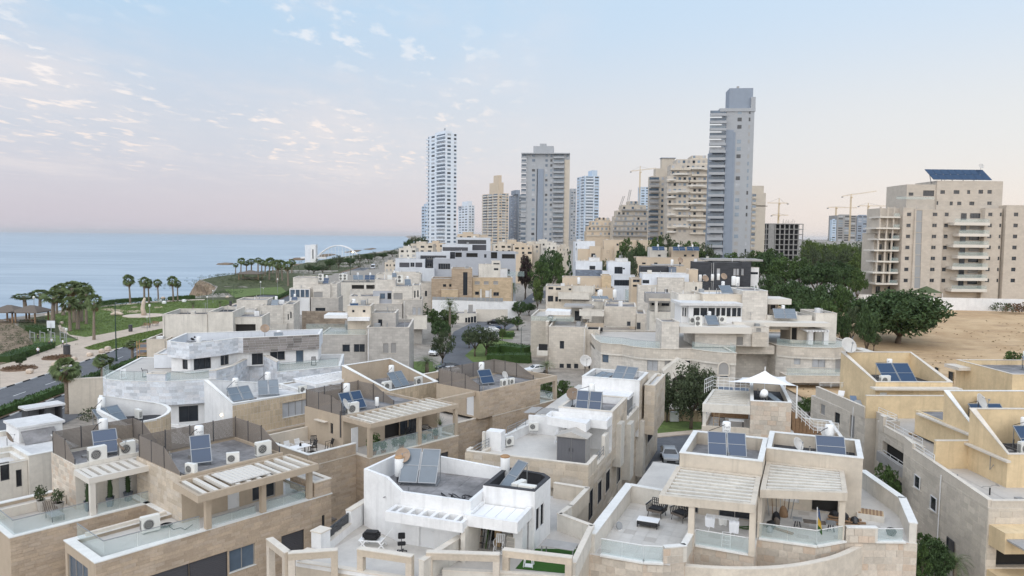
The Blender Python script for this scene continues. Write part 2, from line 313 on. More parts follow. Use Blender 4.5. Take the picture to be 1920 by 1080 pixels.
class House:
 def __init__(s,name,label,rot,px,py,z,cat='house',group=None,world=None):
  o=world if world else W(px,py,z);s.rot=radians(rot)
  s.root=thing(name,label,cat,(o[0],o[1],0),s.rot,group);s.o=(o[0],o[1]);s.c=cos(s.rot);s.s=sin(s.rot);s.stones=[];s.smat={}
 def w(s,x,y,z=0):return Vector((s.o[0]+x*s.c-y*s.s,s.o[1]+x*s.s+y*s.c,z))
 def loc(s,p):
  a=p[0]-s.o[0];b=p[1]-s.o[1];return(a*s.c+b*s.s,-a*s.s+b*s.c)
 def P(s,px,py,z):return s.loc(W(px,py,z))
 def walls(s,poly,z0,z1,m,holes=None,clad=None,name='wall',roof=None,para=0.0,pt=.22,cop='coping',depth=.16,sill=True,cope=True,top=None,ov=.04):
  holes=holes or{};g=G();k=len(poly);ztop=z1+para
  tops=top or[ztop]*k
  for i in range(k):
   a=Vector((*poly[i][:2],0));b=Vector((*poly[(i+1)%k][:2],0));L=(b-a).length
   if L<.01:continue
   u=(b-a)/L;nrm=Vector((u.y,-u.x,0));ta,tb=tops[i],tops[(i+1)%k];hs=[h for h in holes.get(i,[])]
   zt=min(ta,tb)
   ts=sorted({0.0,L,*[min(max(h[0],0),L)for h in hs],*[min(max(h[1],0),L)for h in hs]});zs=sorted({z0,zt,*[h[2]for h in hs],*[h[3]for h in hs]})
   for ti in range(len(ts)-1):
    for zi in range(len(zs)-1):
     c=((ts[ti]+ts[ti+1])/2,(zs[zi]+zs[zi+1])/2)
     if any(h[0]<c[0]<h[1]and h[2]<c[1]<h[3]for h in hs):continue
     p,q=a+u*ts[ti],a+u*ts[ti+1]
     g.quad((p.x,p.y,zs[zi]),(q.x,q.y,zs[zi]),(q.x,q.y,zs[zi+1]),(p.x,p.y,zs[zi+1]))
   if abs(ta-tb)>.01:
    if ta>tb:g.quad((a.x,a.y,zt),(b.x,b.y,zt),(a.x,a.y,ta))
    else:g.quad((a.x,a.y,zt),(b.x,b.y,zt),(b.x,b.y,tb))
   for h in hs:
    dp=depth if h[4]!='o' else max(depth,.5)
    t0,t1,h0,h1=h[:4];p,q=a+u*t0,a+u*t1;pi_,qi=p-nrm*dp,q-nrm*dp
    g.quad((p.x,p.y,h0),(q.x,q.y,h0),(qi.x,qi.y,h0),(pi_.x,pi_.y,h0));g.quad((p.x,p.y,h1),(pi_.x,pi_.y,h1),(qi.x,qi.y,h1),(q.x,q.y,h1))
    g.quad((p.x,p.y,h0),(pi_.x,pi_.y,h0),(pi_.x,pi_.y,h1),(p.x,p.y,h1));g.quad((q.x,q.y,h0),(q.x,q.y,h1),(qi.x,qi.y,h1),(qi.x,qi.y,h0))
    if h[4]=='-':continue
    mf,mp=win_mesh(h[4],t1-t0,h1-h0);nm=WNAME.get(h[4],'window')
    base=pi_+nrm*.052
    fo=put(nm,mf,s.root,(base.x,base.y,h0),atan2(u.y,u.x))
    put({'window':'pane','shutter':'shutter_slats','door':'door_leaf'}[nm],mp,fo)
    if sill and h[4]in 'wxbcs' and h[2]>z0+.3:
     g2=G();e=.06;P4=[p-u*e+nrm*.06,q+u*e+nrm*.06,q+u*e-nrm*(dp-.04),p-u*e-nrm*(dp-.04)]
     P4[2]=q-nrm*(dp-.06);P4[3]=p-nrm*(dp-.06)
     g2.prism([(v.x,v.y)for v in P4],h0+.003,h0+.045);g2.build('sill',cop,fo.parent)
   if clad:
    mid=a+u*L/2;wm=s.w(mid.x,mid.y,(z0+z1)/2);wn=Vector((nrm.x*s.c-nrm.y*s.s,nrm.x*s.s+nrm.y*s.c,0))
    ce=clad.get('edges')
    if(Vector((0,0,CH))-wm).dot(wn)>0 and(ce is None or i in ce):
     s.lay(a,u,nrm,L,clad.get('z0',z0),min(zt,clad.get('z1',zt)),hs,clad)
  if para or top:
   ins=inset(poly,pt)
   for i in range(k):
    j=(i+1)%k
    g.quad((*ins[j],z1),(*ins[i],z1),(*ins[i],tops[i]),(*ins[j],tops[j]))
    g.quad((*poly[i][:2],tops[i]),(*poly[j][:2],tops[j]),(*ins[j],tops[j]),(*ins[i],tops[i]))
   fl=ins
   if cope:
    o1=inset(poly,-ov);o2=inset(poly,pt+ov);c=G()
    for i in range(k):
     j=(i+1)%k;A,B,C,Dd=o1[i],o1[j],o2[j],o2[i];ha,hb=tops[i]+.003,tops[j]+.003;th=.06
     n=len(c.v);c.v+=[(*A,ha),(*B,hb),(*C,hb),(*Dd,ha),(*A,ha+th),(*B,hb+th),(*C,hb+th),(*Dd,ha+th)]
     c.f+=[tuple(n+q for q in f)for f in((0,3,2,1),(4,5,6,7),(0,1,5,4),(2,3,7,6))]
    c.build('coping',cop,s.root)
  else:fl=[p[:2]for p in poly]
  g.build(name,m,s.root)
  if roof:G().quad(*[(*p,z1)for p in fl]).build('roof' if roof.startswith('roof')else 'terrace_floor',roof,s.root)
 def rect(s,x0,x1,y0,y1,z0,z1,m,f=(),r=(),l=(),b=(),**k):
  H={0:[(h[0]-x0,h[1]-x0,*h[2:])for h in f],1:[(h[0]-y0,h[1]-y0,*h[2:])for h in r],2:[(x1-h[1],x1-h[0],*h[2:])for h in b],3:[(y1-h[1],y1-h[0],*h[2:])for h in l]}
  s.walls([(x0,y0),(x1,y0),(x1,y1),(x0,y1)],z0,z1,m,H,**k)
 def lay(s,a,u,nrm,L,z0,z1,hs,cl):
  sw,sh,jt=cl['w'],cl['h'],cl.get('j',.014);m=cl['m']
  rng=random.Random(int(L*1000)+int(z0*10));z=z0;row=0
  while z<z1-.04:
   zb=min(z+sh,z1);ev=sorted({0.0,L,*[min(max(h[0],0),L)for h in hs if h[2]<zb and h[3]>z],*[min(max(h[1],0),L)for h in hs if h[2]<zb and h[3]>z]})
   for i in range(len(ev)-1):
    c=(ev[i]+ev[i+1])/2;cuts=[(z,zb)]
    for h in hs:
     if h[0]<c<h[1]and h[2]<zb and h[3]>z:
      nc=[]
      for p,q in cuts:
       if h[2]>p:nc.append((p,min(q,h[2])))
       if h[3]<q:nc.append((max(p,h[3]),q))
      cuts=nc
    for p,q in cuts:
     if q-p<.05:continue
     t=ev[i];first=True
     while t<ev[i+1]-.03:
      wd=sw*rng.uniform(*cl.get('vary',(.8,1.25)))if not first else sw*rng.uniform(.35,1.0);first=False
      wd=round(wd/.05)*.05
      if ev[i+1]-(t+wd)<sw*.3:wd=ev[i+1]-t
      wd=min(wd,ev[i+1]-t)
      o=a+u*(t+jt/2)+nrm*.001;s.stones.append((o.x,o.y,p+jt/2,atan2(u.y,u.x),wd-jt,q-p-jt,rng.uniform(.012,.024),m));t+=wd
   z=zb;row+=1
 def finish(s,limit=300,name='stone'):
  if not s.stones:return
  C=Vector((0,0,CH));st=sorted(s.stones,key=lambda q:(s.w(q[0],q[1],q[2])-C).length/max(.2,sqrt(q[4]*q[5])))
  cache={}
  for q in st[:limit]:
   key=(round(q[4],2),round(q[5],2),round(q[6],3),q[7])
   if key not in cache:cache[key]=stone_g(G(),0,0,0,0,*key[:3]).mesh('stone',q[7])
   put(name,cache[key],s.root,q[:3],q[3])
  rest={}
  for q in st[limit:]:stone_g(rest.setdefault(q[7],G()),*q[:7])
  for m,g in rest.items():g.build('stone_cladding',m,s.root,kind='stuff')
 def glass(s,pts,z,h=.95,step=1.4,rail='metalgrey',gm='railglass',posts=False,closed=False):
  for(a,b)in zip(pts[:-1],pts[1:]):
   a=Vector((*a[:2],0));b=Vector((*b[:2],0));L=(b-a).length;n=max(1,round(L/step));u=(b-a)/L;v=Vector((-u.y,u.x,0))
   for i in range(n):
    p,q=a+u*(L*i/n+.012),a+u*(L*(i+1)/n-.012);e=v*.007
    G().prism([(p-e)[:2],(q-e)[:2],(q+e)[:2],(p+e)[:2]],z,z+h).build('glass_panel',gm,s.root)
    if posts and L>.5:G().bar((*(a+u*L*i/n)[:2],z),(*(a+u*L*i/n)[:2],z+h),.02).build('rail_post',rail,s.root)
   G().bar((*a[:2],z+h+.022),(*b[:2],z+h+.022),.02).build('handrail',rail,s.root)
 def rail(s,pts,z,h=.9,n=3,m='metalgrey',step=1.5,r=.018):
  for(a,b)in zip(pts[:-1],pts[1:]):
   za,zb=(a[2]if len(a)>2 else z),(b[2]if len(b)>2 else z);g=G()
   for i in range(n):g.bar((a[0],a[1],za+h*(i+1)/n),(b[0],b[1],zb+h*(i+1)/n),r)
   L=hypot(a[0]-b[0],a[1]-b[1]);k=max(1,round(L/step))
   for i in range(k+1):
    t=i/k;x,y,q=a[0]+(b[0]-a[0])*t,a[1]+(b[1]-a[1])*t,za+(zb-za)*t;g.bar((x,y,q),(x,y,q+h),r*1.1)
   g.build('railing',m,s.root)
 def screen(s,pts,z,hs,m='screenbrown',step=1.6,slats=True,post='metaldark'):
  """fence of horizontal boards; hs = height at each point"""
  for j in range(len(pts)-1):
   a=Vector((*pts[j],0));b=Vector((*pts[j+1],0));L=(b-a).length;n=max(1,round(L/step));u=(b-a)/L
   for i in range(n):
    p,q=a+u*(L*i/n+.03),a+u*(L*(i+1)/n-.03);h0=hs[j]+(hs[j+1]-hs[j])*i/n;h1=hs[j]+(hs[j+1]-hs[j])*(i+1)/n
    g=G();v=Vector((-u.y,u.x,0))*.012;k=17;hm=max(h0,h1)
    for r in range(k):
     za,zb=hm*r/k,hm*(r+.80)/k
     aa=[min(zz,h0)for zz in(za,zb)];bb=[min(zz,h1)for zz in(za,zb)]
     if aa[1]-aa[0]<.005 and bb[1]-bb[0]<.005:continue
     nn=len(g.v)
     for sgn in(-1,1):
      P_,Q_=p+v*sgn,q+v*sgn
      g.v+=[(P_.x,P_.y,z+aa[0]),(Q_.x,Q_.y,z+bb[0]),(Q_.x,Q_.y,z+bb[1]),(P_.x,P_.y,z+aa[1])]
     g.f+=[tuple(nn+t for t in f)for f in((0,1,2,3),(7,6,5,4),(0,4,5,1),(3,2,6,7),(0,3,7,4),(1,5,6,2))]
    g.build('screen_panel',m,s.root)
   for i in range(n+1):
    p=a+u*L*i/n;hh=hs[j]+(hs[j+1]-hs[j])*i/n;G().box(p.x-.03,p.x+.03,p.y-.03,p.y+.03,z,z+hh+.05).build('screen_post',post,s.root)
 def pergola(s,quad,z,n,along=0,th=.3,bt=.22,m='creamlight',slat=.12,sm=None,posts=(),pz=0,pw=.25,ins=.0,sh=.22):
  """frame round four local points (near left, near right, far right, far left) with n slats across; along=0: slats run near-far"""
  A,B,C,Dd=[Vector((*q,0))for q in quad];P_=[(q.x,q.y)for q in(A,B,C,Dd)];I=inset(P_,bt);g=G()
  for i in range(4):
   j=(i+1)%4;g.prism([P_[i],P_[j],I[j],I[i]],z-th,z)
  po=g.build('pergola',m,s.root)
  I=[Vector((*q,0))for q in I];sm=sm or m
  if along==0:e0,e1,e2,e3=I[0],I[1],I[2],I[3]
  else:e0,e1,e2,e3=I[0],I[3],I[2],I[1]
  for i in range(n):
   t=(i+.5)/n;p,q=e0.lerp(e1,t),e3.lerp(e2,t)
   G().bar((p.x,p.y,z-.02-sh/2),(q.x,q.y,z-.02-sh/2),slat/2,sh/2).build('slat',sm,po)
  for x,y in posts:G().box(x-pw/2,x+pw/2,y-pw/2,y+pw/2,pz,z-th).build('pergola_post',m,s.root)
  return po
 def roofkit(s,x0,x1,y0,y1,z,seed,m='roofgrey'):
  rng=random.Random(seed);n=max(1,int((x1-x0)/1.0))
  for i in range(1,n):x=x0+(x1-x0)*i/n;s.part(G().box(x-.05,x+.05,y0,y1,z+.003,z+.014),'membrane_seam',m)
  for i in range(2):x,y=rng.uniform(x0+.3,x1-.3),rng.uniform(y0+.3,y1-.3);s.part(G().tube([(x,y,z),(x,y,z+rng.uniform(.3,.6))],.05,7),'vent_pipe',rng.choice(('metalgrey','potstone','black')))
  for j in range(2):
   x,y=rng.uniform(x0,x1),rng.uniform(y0,y1);P_=[]
   for t in range(9):P_.append((min(max(x,x0),x1),min(max(y,y0),y1),z+.03));a=rng.uniform(-1,1)+j*1.6;x+=.5*cos(a);y+=.5*sin(a)
   s.part(G().tube(P_,.018,5),'cable',rng.choice(('black','metalgrey','cladgrey')))
  x,y=rng.uniform(x0+.4,x1-.4),rng.uniform(y0+.3,y1-.3);s.part(G().prism([(x-.25,y-.18),(x+.25,y-.2),(x+.22,y+.17),(x-.26,y+.2)],z+.004,z+rng.uniform(.1,.25)),'concrete_block','concrete')
 def downpipe(s,pts,m='metalwhite',r=.045):s.part(G().tube(pts,r,6),'downpipe',m)
 def part(s,g,name,m,**k):return g.build(name,m,s.root,**k)
def stone_g(g,x,y,z,a,wd,ht,dp):
 c,sn=cos(a),sin(a);b=min(.012,wd*.2,ht*.2);n=len(g.v)
 for(X,Y,Z)in((0,0,0),(wd,0,0),(wd,0,ht),(0,0,ht),(b,-dp,b),(wd-b,-dp,b),(wd-b,-dp,ht-b),(b,-dp,ht-b)):
  g.v.append((x+X*c-Y*sn,y+X*sn+Y*c,z+Z))
 g.f+=[tuple(n+i for i in f)for f in((4,5,6,7),(0,1,5,4),(1,2,6,5),(2,3,7,6),(3,0,4,7))];return g
def inset(poly,d):
 k=len(poly);out=[]
 for i in range(k):
  p0,p1,p2=Vector(poly[i-1][:2]),Vector(poly[i][:2]),Vector(poly[(i+1)%k][:2])
  a=(p1-p0).normalized();b=(p2-p1).normalized();n1=Vector((-a.y,a.x));n2=Vector((-b.y,b.x));m=n1+n2
  ml=m.length
  if ml<1e-4:m=n1;s_=d
  else:m/=ml;s_=d/max(.35,m.dot(n1))
  q=p1+m*s_;out.append((q.x,q.y))
 return out
def arc(cx,cy,r,a0,a1,n=10,ry=None):
 return[(cx+r*cos(radians(a0+(a1-a0)*i/n)),cy+(ry or r)*sin(radians(a0+(a1-a0)*i/n)))for i in range(n+1)]
HAZE=.00003
KS={1:(2.7,0,680),2:(2.7,440,680),3:(2.7,840,680),4:(2.7,1080,680),5:(2.348,1440,620),6:(3.856,160,540),7:(3.856,0,420),8:(3.856,400,400),9:(3.6,720,400),10:(3.6,960,440),11:(3.177,1200,420),12:(2.572,1560,280),13:(4.155,760,220),14:(3.177,1080,160)}
def c(k,x,y):
 s_,ox,oy=KS[k];return(ox+x/s_,oy+y/s_)
def _fy(s,px,py,y):
 d=ray(px,py);ol=s.loc((0,0));dl=(d.x*s.c+d.y*s.s,-d.x*s.s+d.y*s.c);t=(y-ol[1])/dl[1];return(ol[0]+dl[0]*t,CH+d.z*t)
def _fx(s,px,py,x):
 d=ray(px,py);ol=s.loc((0,0));dl=(d.x*s.c+d.y*s.s,-d.x*s.s+d.y*s.c);t=(x-ol[0])/dl[0];return(ol[1]+dl[1]*t,CH+d.z*t)
House.Fy=_fy;House.Fx=_fx
def hf(H,k,y,tl,br,kind):
 """opening in a front wall (local y = const) seen between two pixels of crop k"""
 a=H.Fy(*c(k,*tl),y);b=H.Fy(*c(k,*br),y);return(min(a[0],b[0]),max(a[0],b[0]),min(a[1],b[1]),max(a[1],b[1]),kind)
def hs(H,k,x,tl,br,kind):
 a=H.Fx(*c(k,*tl),x);b=H.Fx(*c(k,*br),x);return(min(a[0],b[0]),max(a[0],b[0]),min(a[1],b[1]),max(a[1],b[1]),kind)
def _reroot(H,x,y):
 H.root.location=H.w(x,y);d=Vector((x,y,0))
 for ch in H.root.children:ch.location=ch.location-d
House.reroot=_reroot
def _at(H,k,x,y,z):
 """world point under crop pixel at height z"""
 return W(*c(k,x,y),z)
House.at=_at
def S_(t):t=max(0.0,min(1.0,t));return t*t*(3-2*t)
COAST=[(-400,-150),(60,-112),(140,-110),(165,-114),(188,-131),(202,-139),(230,-138),(246,-135),(262,-124),(294,-118),(330,-130),(364,-152),(403,-150),(546,-162),(663,-178),(967,-188),(1500,-200),(6000,-700),(30000,-4200)]
def interp(tab,t):
 for(a,b),(c,d)in zip(tab[:-1],tab[1:]):
  if t<=c:return b+(d-b)*max(0,(t-a)/(c-a))
 return tab[-1][1]
def coast(y):return interp(COAST,y)
def ground_z(x,y):
 z=5.0*S_((y-110)/110)*S_((x-38)/32)
 z+=3.2*exp(-(((x+132)/26)**2+((y-392)/48)**2))
 z+=17*S_((y-560)/380)*S_((x-coast(y)-10)/90)
 return z
ys=[-300,-100,0,40,80,110,130,140,150,160,170,180,190,200,210,222,236,246,256,266,280,294,310,325,340,352,364,376,390,403,420,440,470,510,546,600,663,740,820,967,1200,1500,2200,3500,6000,12000,30000]
us=[0,3,8,14,22,30,45,65,90,110,130,150,165,180,200,230,260,300,400,600,1000,2000,5000,12000,30000]
g=G()
for y in ys:
 c0=coast(y)
 for u in us:x=c0+u;g.v.append((x,y,ground_z(x,y)-.006))
nu=len(us)
for i in range(len(ys)-1):
 for j in range(nu-1):g.f.append((i*nu+j,i*nu+j+1,(i+1)*nu+j+1,(i+1)*nu+j))
g.build('ground','ground',None,smooth=True,kind='structure')
yy=[-300,-100,0,60]+[100+3.5*i for i in range(0,154)]+[660+25*i for i in range(0,30)]+[1500,2200,3500,6000,12000,30000]
g=G();prof=[(0,0),(-1.2,-1.5),(-3,-5),(-5,-9),(-9,-14),(-13,-20),(-19,-25),(-34,-28.6)]
for y in yy:
 c0=coast(y)
 for k,(a,b)in enumerate(prof):
  n1=noise.noise(Vector((y*.06,k*.9,1.3)))*3.4+noise.noise(Vector((y*.23,k*1.7,5)))*2.4 if k else 0
  g.v.append((c0+a*(1.0 if y<600 else 2.4)+n1,y,ground_z(c0,y)-.004+b if k<4 else b))
k=len(prof)
for i in range(len(yy)-1):
 for j in range(k-1):g.f.append((i*k+j,i*k+j+1,(i+1)*k+j+1,(i+1)*k+j)[::-1])
g.build('cliff','cliff',None,smooth=False,kind='structure')
g=G();rows_=[300+10*i for i in range(66)]
for y in rows_:
 for u in(.6,7,14,22,30,40,50):x=coast(y)+u;g.v.append((x,y,ground_z(x,y)+.03))
for i in range(len(rows_)-1):
 for j in range(6):g.f.append((i*7+j,i*7+j+1,(i+1)*7+j+1,(i+1)*7+j))
g.build('scrub','scrub',None,smooth=True,kind='structure')
def sea_mat():
 global nt
 m=bpy.data.materials.new('sea');m.use_nodes=True;nt=m.node_tree;b=nt.nodes['Principled BSDF']
 ge=N('ShaderNodeNewGeometry');mp=N('ShaderNodeMapping');nt.links.new(ge.outputs['Position'],mp.inputs[0]);mp.inputs['Scale'].default_value=(.006,.03,.02)
 n=N('ShaderNodeTexNoise');nt.links.new(mp.outputs[0],n.inputs['Vector']);n.inputs['Scale'].default_value=1.0;n.inputs['Detail'].default_value=7;n.inputs['Roughness'].default_value=.6
 mp2=N('ShaderNodeMapping');nt.links.new(ge.outputs['Position'],mp2.inputs[0]);mp2.inputs['Scale'].default_value=(.0012,.004,.01)
 n2=N('ShaderNodeTexNoise');nt.links.new(mp2.outputs[0],n2.inputs['Vector']);n2.inputs['Scale'].default_value=1.0;n2.inputs['Detail'].default_value=4
 v=MA('ADD',MA('MULTIPLY',n.outputs[0],.65),MA('MULTIPLY',n2.outputs[0],.35))
 c=MIX(MR(v,.40,.60),(.255,.335,.405),(.365,.445,.51))
 nt.links.new(c,b.inputs['Base Color']);b.inputs['Roughness'].default_value=.38;b.inputs['Specular IOR Level'].default_value=.35
 bp=N('ShaderNodeBump');bp.inputs['Strength'].default_value=.5;bp.inputs['Distance'].default_value=1.5;nt.links.new(n.outputs[0],bp.inputs['Height']);nt.links.new(bp.outputs[0],b.inputs['Normal'])
 MATS['sea']=m
sea_mat()
G().quad((-36000,-4000,-28),(5000,-4000,-28),(5000,40000,-28),(-36000,40000,-28)).build('sea','sea',None,kind='structure')
def sheet(name,pts,m,z=.0,crop=None,world=False,th=0.0):
 """flat patch of ground cover; pts are sight-line pixels (in a x-times crop when crop=(scale, ox, oy)) or world points"""
 P_=[]
 for p in pts:
  if world:P_.append((p[0],p[1]))
  else:
   if crop:p=(crop[1]+p[0]/crop[0],crop[2]+p[1]/crop[0])
   q=W(p[0],p[1],0);P_.append((q.x,q.y))
 if sum(a[0]*b[1]-b[0]*a[1]for a,b in zip(P_,P_[1:]+P_[:1]))<0:P_.reverse()
 g=G()
 if th:g.prism(P_,z-.02,z+th)
 else:g.quad(*[(x,y,z)for x,y in P_])
 o=g.build(name,m,None,kind='structure');return P_
C1=(3.856,0,420)
def strip(name,line,wd,m,z,off=0.0,th=0.0):
 """ribbon along a world polyline"""
 L=[];R=[]
 for i,p in enumerate(line):
  a=Vector(line[max(i-1,0)]);b=Vector(line[min(i+1,len(line)-1)]);d=(b-a).normalized();n=Vector((-d.y,d.x));q=Vector(p)+n*off
  L.append(q+n*wd/2);R.append(q-n*wd/2)
 g=G()
 for i in range(len(line)-1):
  if th:g.prism([R[i],R[i+1],L[i+1],L[i]],z-.02,z+th)
  else:g.quad((*R[i],z),(*R[i+1],z),(*L[i+1],z),(*L[i],z))
 g.build(name,m,None,kind='structure')
def dense(line,step):
 out=[]
 for a,b in zip(line[:-1],line[1:]):
  L=hypot(b[0]-a[0],b[1]-a[1]);n=max(1,int(L/step))
  out+=[(a[0]+(b[0]-a[0])*i/n,a[1]+(b[1]-a[1])*i/n)for i in range(n)]
 return out+[line[-1]]
sheet('bank',[(-40,585),(26,607),(52,622),(62,645),(50,664),(0,684),(-80,712)],'cliff',.006)
sheet('scrub',[(-150,-300),(-108,60),(-106,140),(-108,165),(-124,188),(-133,202),(-134,230),(-130,246),(-119,262),(-113,294),(-124,330),(-128,345),(-100,345),(-96,300),(-92,240),(-84,180),(-80,130),(-77,90),(-75,40),(-75,-300)],'scrub',.002,world=True)
sheet('promenade',[(0,1020),(180,975),(350,910),(440,870),(570,838),(430,770),(420,735),(450,715),(560,800),(720,790),(1170,700),(1500,638),(1690,575),(1900,520),(1900,590),(1500,700),(1175,830),(1000,925),(910,945),(840,950),(700,985),(550,1030),(350,1100),(0,1185)],'pave',.010,C1)
sheet('promenade',[(-66.0-14,60),(-68-12,100),W(0,722,0)[:2],W(-60,705,0)[:2],(-100,90),(-104,60)],'pave',.009,world=True)
sheet('lawn',[(470,760),(500,800),(620,818),(760,793),(1000,745),(1175,703),(1500,632),(1690,565),(1640,548),(1480,548),(1250,560),(1000,575),(700,600),(350,645),(320,690),(430,722)],'lawn',.014,C1)
sheet('lawn',[(605,895),(700,865),(1000,790),(1170,757),(1500,690),(1500,700),(1170,825),(1060,850),(900,890),(760,912),(640,908)],'lawn',.014,C1)
sheet('lawn',[(1580,410),(1720,395),(1850,400),(2000,430),(2100,520),(1900,515),(1700,540),(1560,430)],'lawn',.30,C1)
sheet('path',[(690,597),(1080,561),(1340,547),(1480,543),(1480,551),(1340,555),(1080,569),(690,605)],'pavelight',.019,C1)
sheet('path',[(320,650),(690,597),(690,605),(330,662)],'pavelight',.018,C1)
for pts in([(725,617),(790,609),(840,616),(900,622),(880,640),(830,638),(780,628)],[(900,628),(1000,622),(1030,630),(990,640),(920,640)],[(1110,600),(1170,596),(1180,603),(1120,610)],[(945,598),(990,596),(1000,605),(950,606)]):
 sheet('path',pts,'sandlight',.018,C1)
sheet('promenade',[(240,800),(330,790),(560,835),(440,868),(350,905),(245,870)],'lawn',.0125,C1)
ROAD=dense([(-60,-40),(-63.5,40),(-66,90),(-68,130),(-73,180),(-84,260),(-97,360),(-108,477),(-117,600),(-122,800)],12)
strip('road',ROAD,20.5,'asphalt',.014)
strip('median',ROAD,2.2,'soil',.02,0,.12)
for off in(6,-5.6):
 for a,b in zip(ROAD[:-1],ROAD[1:]):
  pass
def dashes(line,off,ln,gap,wd,z,m='paint',name='lane_marking'):
 D_=dense(line,1.0);t=0;g=G();i=0;step=int(ln+gap)
 while i+int(ln)<len(D_)-1:
  a,b=Vector(D_[i]),Vector(D_[i+int(ln)]);d=(b-a).normalized();n=Vector((-d.y,d.x));a+=n*off;b+=n*off;e=n*wd/2
  g.quad((*(a-e),z),(*(b-e),z),(*(b+e),z),(*(a+e),z));i+=step
 g.build(name,m,None,kind='structure')
dashes(ROAD[:24],5.6,3,5,.14,.019);dashes(ROAD[:24],-5.6,3,5,.14,.019)
def kerb(line,off,upto,name='kerb'):
 D_=dense(line,1.0)[:upto];gb,gw=G(),G();k=0
 for i in range(0,len(D_)-2,1):
  a,b=Vector(D_[i]),Vector(D_[i+1]);d=(b-a).normalized();n=Vector((-d.y,d.x));a+=n*off;b+=n*off;e=n*.09
  (gb if(i//2)%2 else gw).prism([a-e,b-e,b+e,a+e],0.0,.15)
 gb.build(name,'kerbblack',None,kind='structure');gw.build(name,'kerbwhite',None,kind='structure')
for off in(1.2,-1.2,10.3):kerb(ROAD,off,240)
C3=(3.6,720,400)
sheet('street',[(340,1110),(395,970),(450,850),(470,800),(600,735),(700,700),(860,680),(900,700),(880,760),(760,830),(680,900),(620,960),(640,1010),(720,1110)],'asphalt',.012,C3)
sheet('street',[(700,702),(860,688),(960,620),(1090,570),(1090,520),(1000,538),(950,580),(850,655)],'asphalt',.015,C3)
sheet('street',[W(1195,812,0)[:2],(40,91),(40,72),(16,50),(12,56),(14,76)],'asphalt',.012,world=True)
sheet('lawn',[W(1225,815,0)[:2],W(1325,805,0)[:2],W(1325,785,0)[:2],W(1225,785,0)[:2]],'lawn',.016,world=True)
sheet('pavement',[W(1225,822,0)[:2],W(1325,812,0)[:2],W(1325,806,0)[:2],W(1225,815,0)[:2]],'pave',.0,world=True,th=.13)
for pts in([(545,960),(600,1005),(700,1000),(1000,1010),(985,900),(840,870),(760,850),(640,880)],[(330,1100),(335,1030),(400,1010),(470,1040),(500,1090)],[(160,1090),(170,1000),(330,1000),(335,1090)],[(780,800),(880,790),(870,850),(780,850)]):
 sheet('lawn',pts,'lawn',.016,C3)
g=G()
xs=[44+7*i for i in range(28)];yz=[92+8*i for i in range(17)]
for y in yz:
 for x in xs:g.v.append((x,y,ground_z(x,y)+.22+.10*noise.noise(Vector((x*.1,y*.1,3)))))
for i in range(len(yz)-1):
 for j in range(len(xs)-1):g.f.append((i*len(xs)+j,i*len(xs)+j+1,(i+1)*len(xs)+j+1,(i+1)*len(xs)+j))
def field_mat():
 global nt
 m=bpy.data.materials.new('drygrass');m.use_nodes=True;nt=m.node_tree;b=nt.nodes['Principled BSDF'];b.inputs['Roughness'].default_value=.95
 ge=N('ShaderNodeNewGeometry');n=N('ShaderNodeTexNoise');nt.links.new(ge.outputs['Position'],n.inputs['Vector']);n.inputs['Scale'].default_value=.12;n.inputs['Detail'].default_value=8;n.inputs['Roughness'].default_value=.7
 mp=N('ShaderNodeMapping');nt.links.new(ge.outputs['Position'],mp.inputs[0]);mp.inputs['Scale'].default_value=(.12,.7,.5);mp.inputs['Rotation'].default_value=(0,0,.25)
 n2=N('ShaderNodeTexNoise');nt.links.new(mp.outputs[0],n2.inputs['Vector']);n2.inputs['Scale'].default_value=1;n2.inputs['Detail'].default_value=7;n2.inputs['Roughness'].default_value=.7
 c=MIX(MR(n.outputs[0],.35,.65),(.42,.28,.155),(.55,.395,.235));c=MIX(MR(n2.outputs[0],.50,.72),c,(.30,.20,.12))
 nt.links.new(c,b.inputs['Base Color']);MATS['drygrass']=m
field_mat()
g.build('field','drygrass',None,smooth=True,kind='structure')
def emp(name,cat):return thing(name,'',cat)
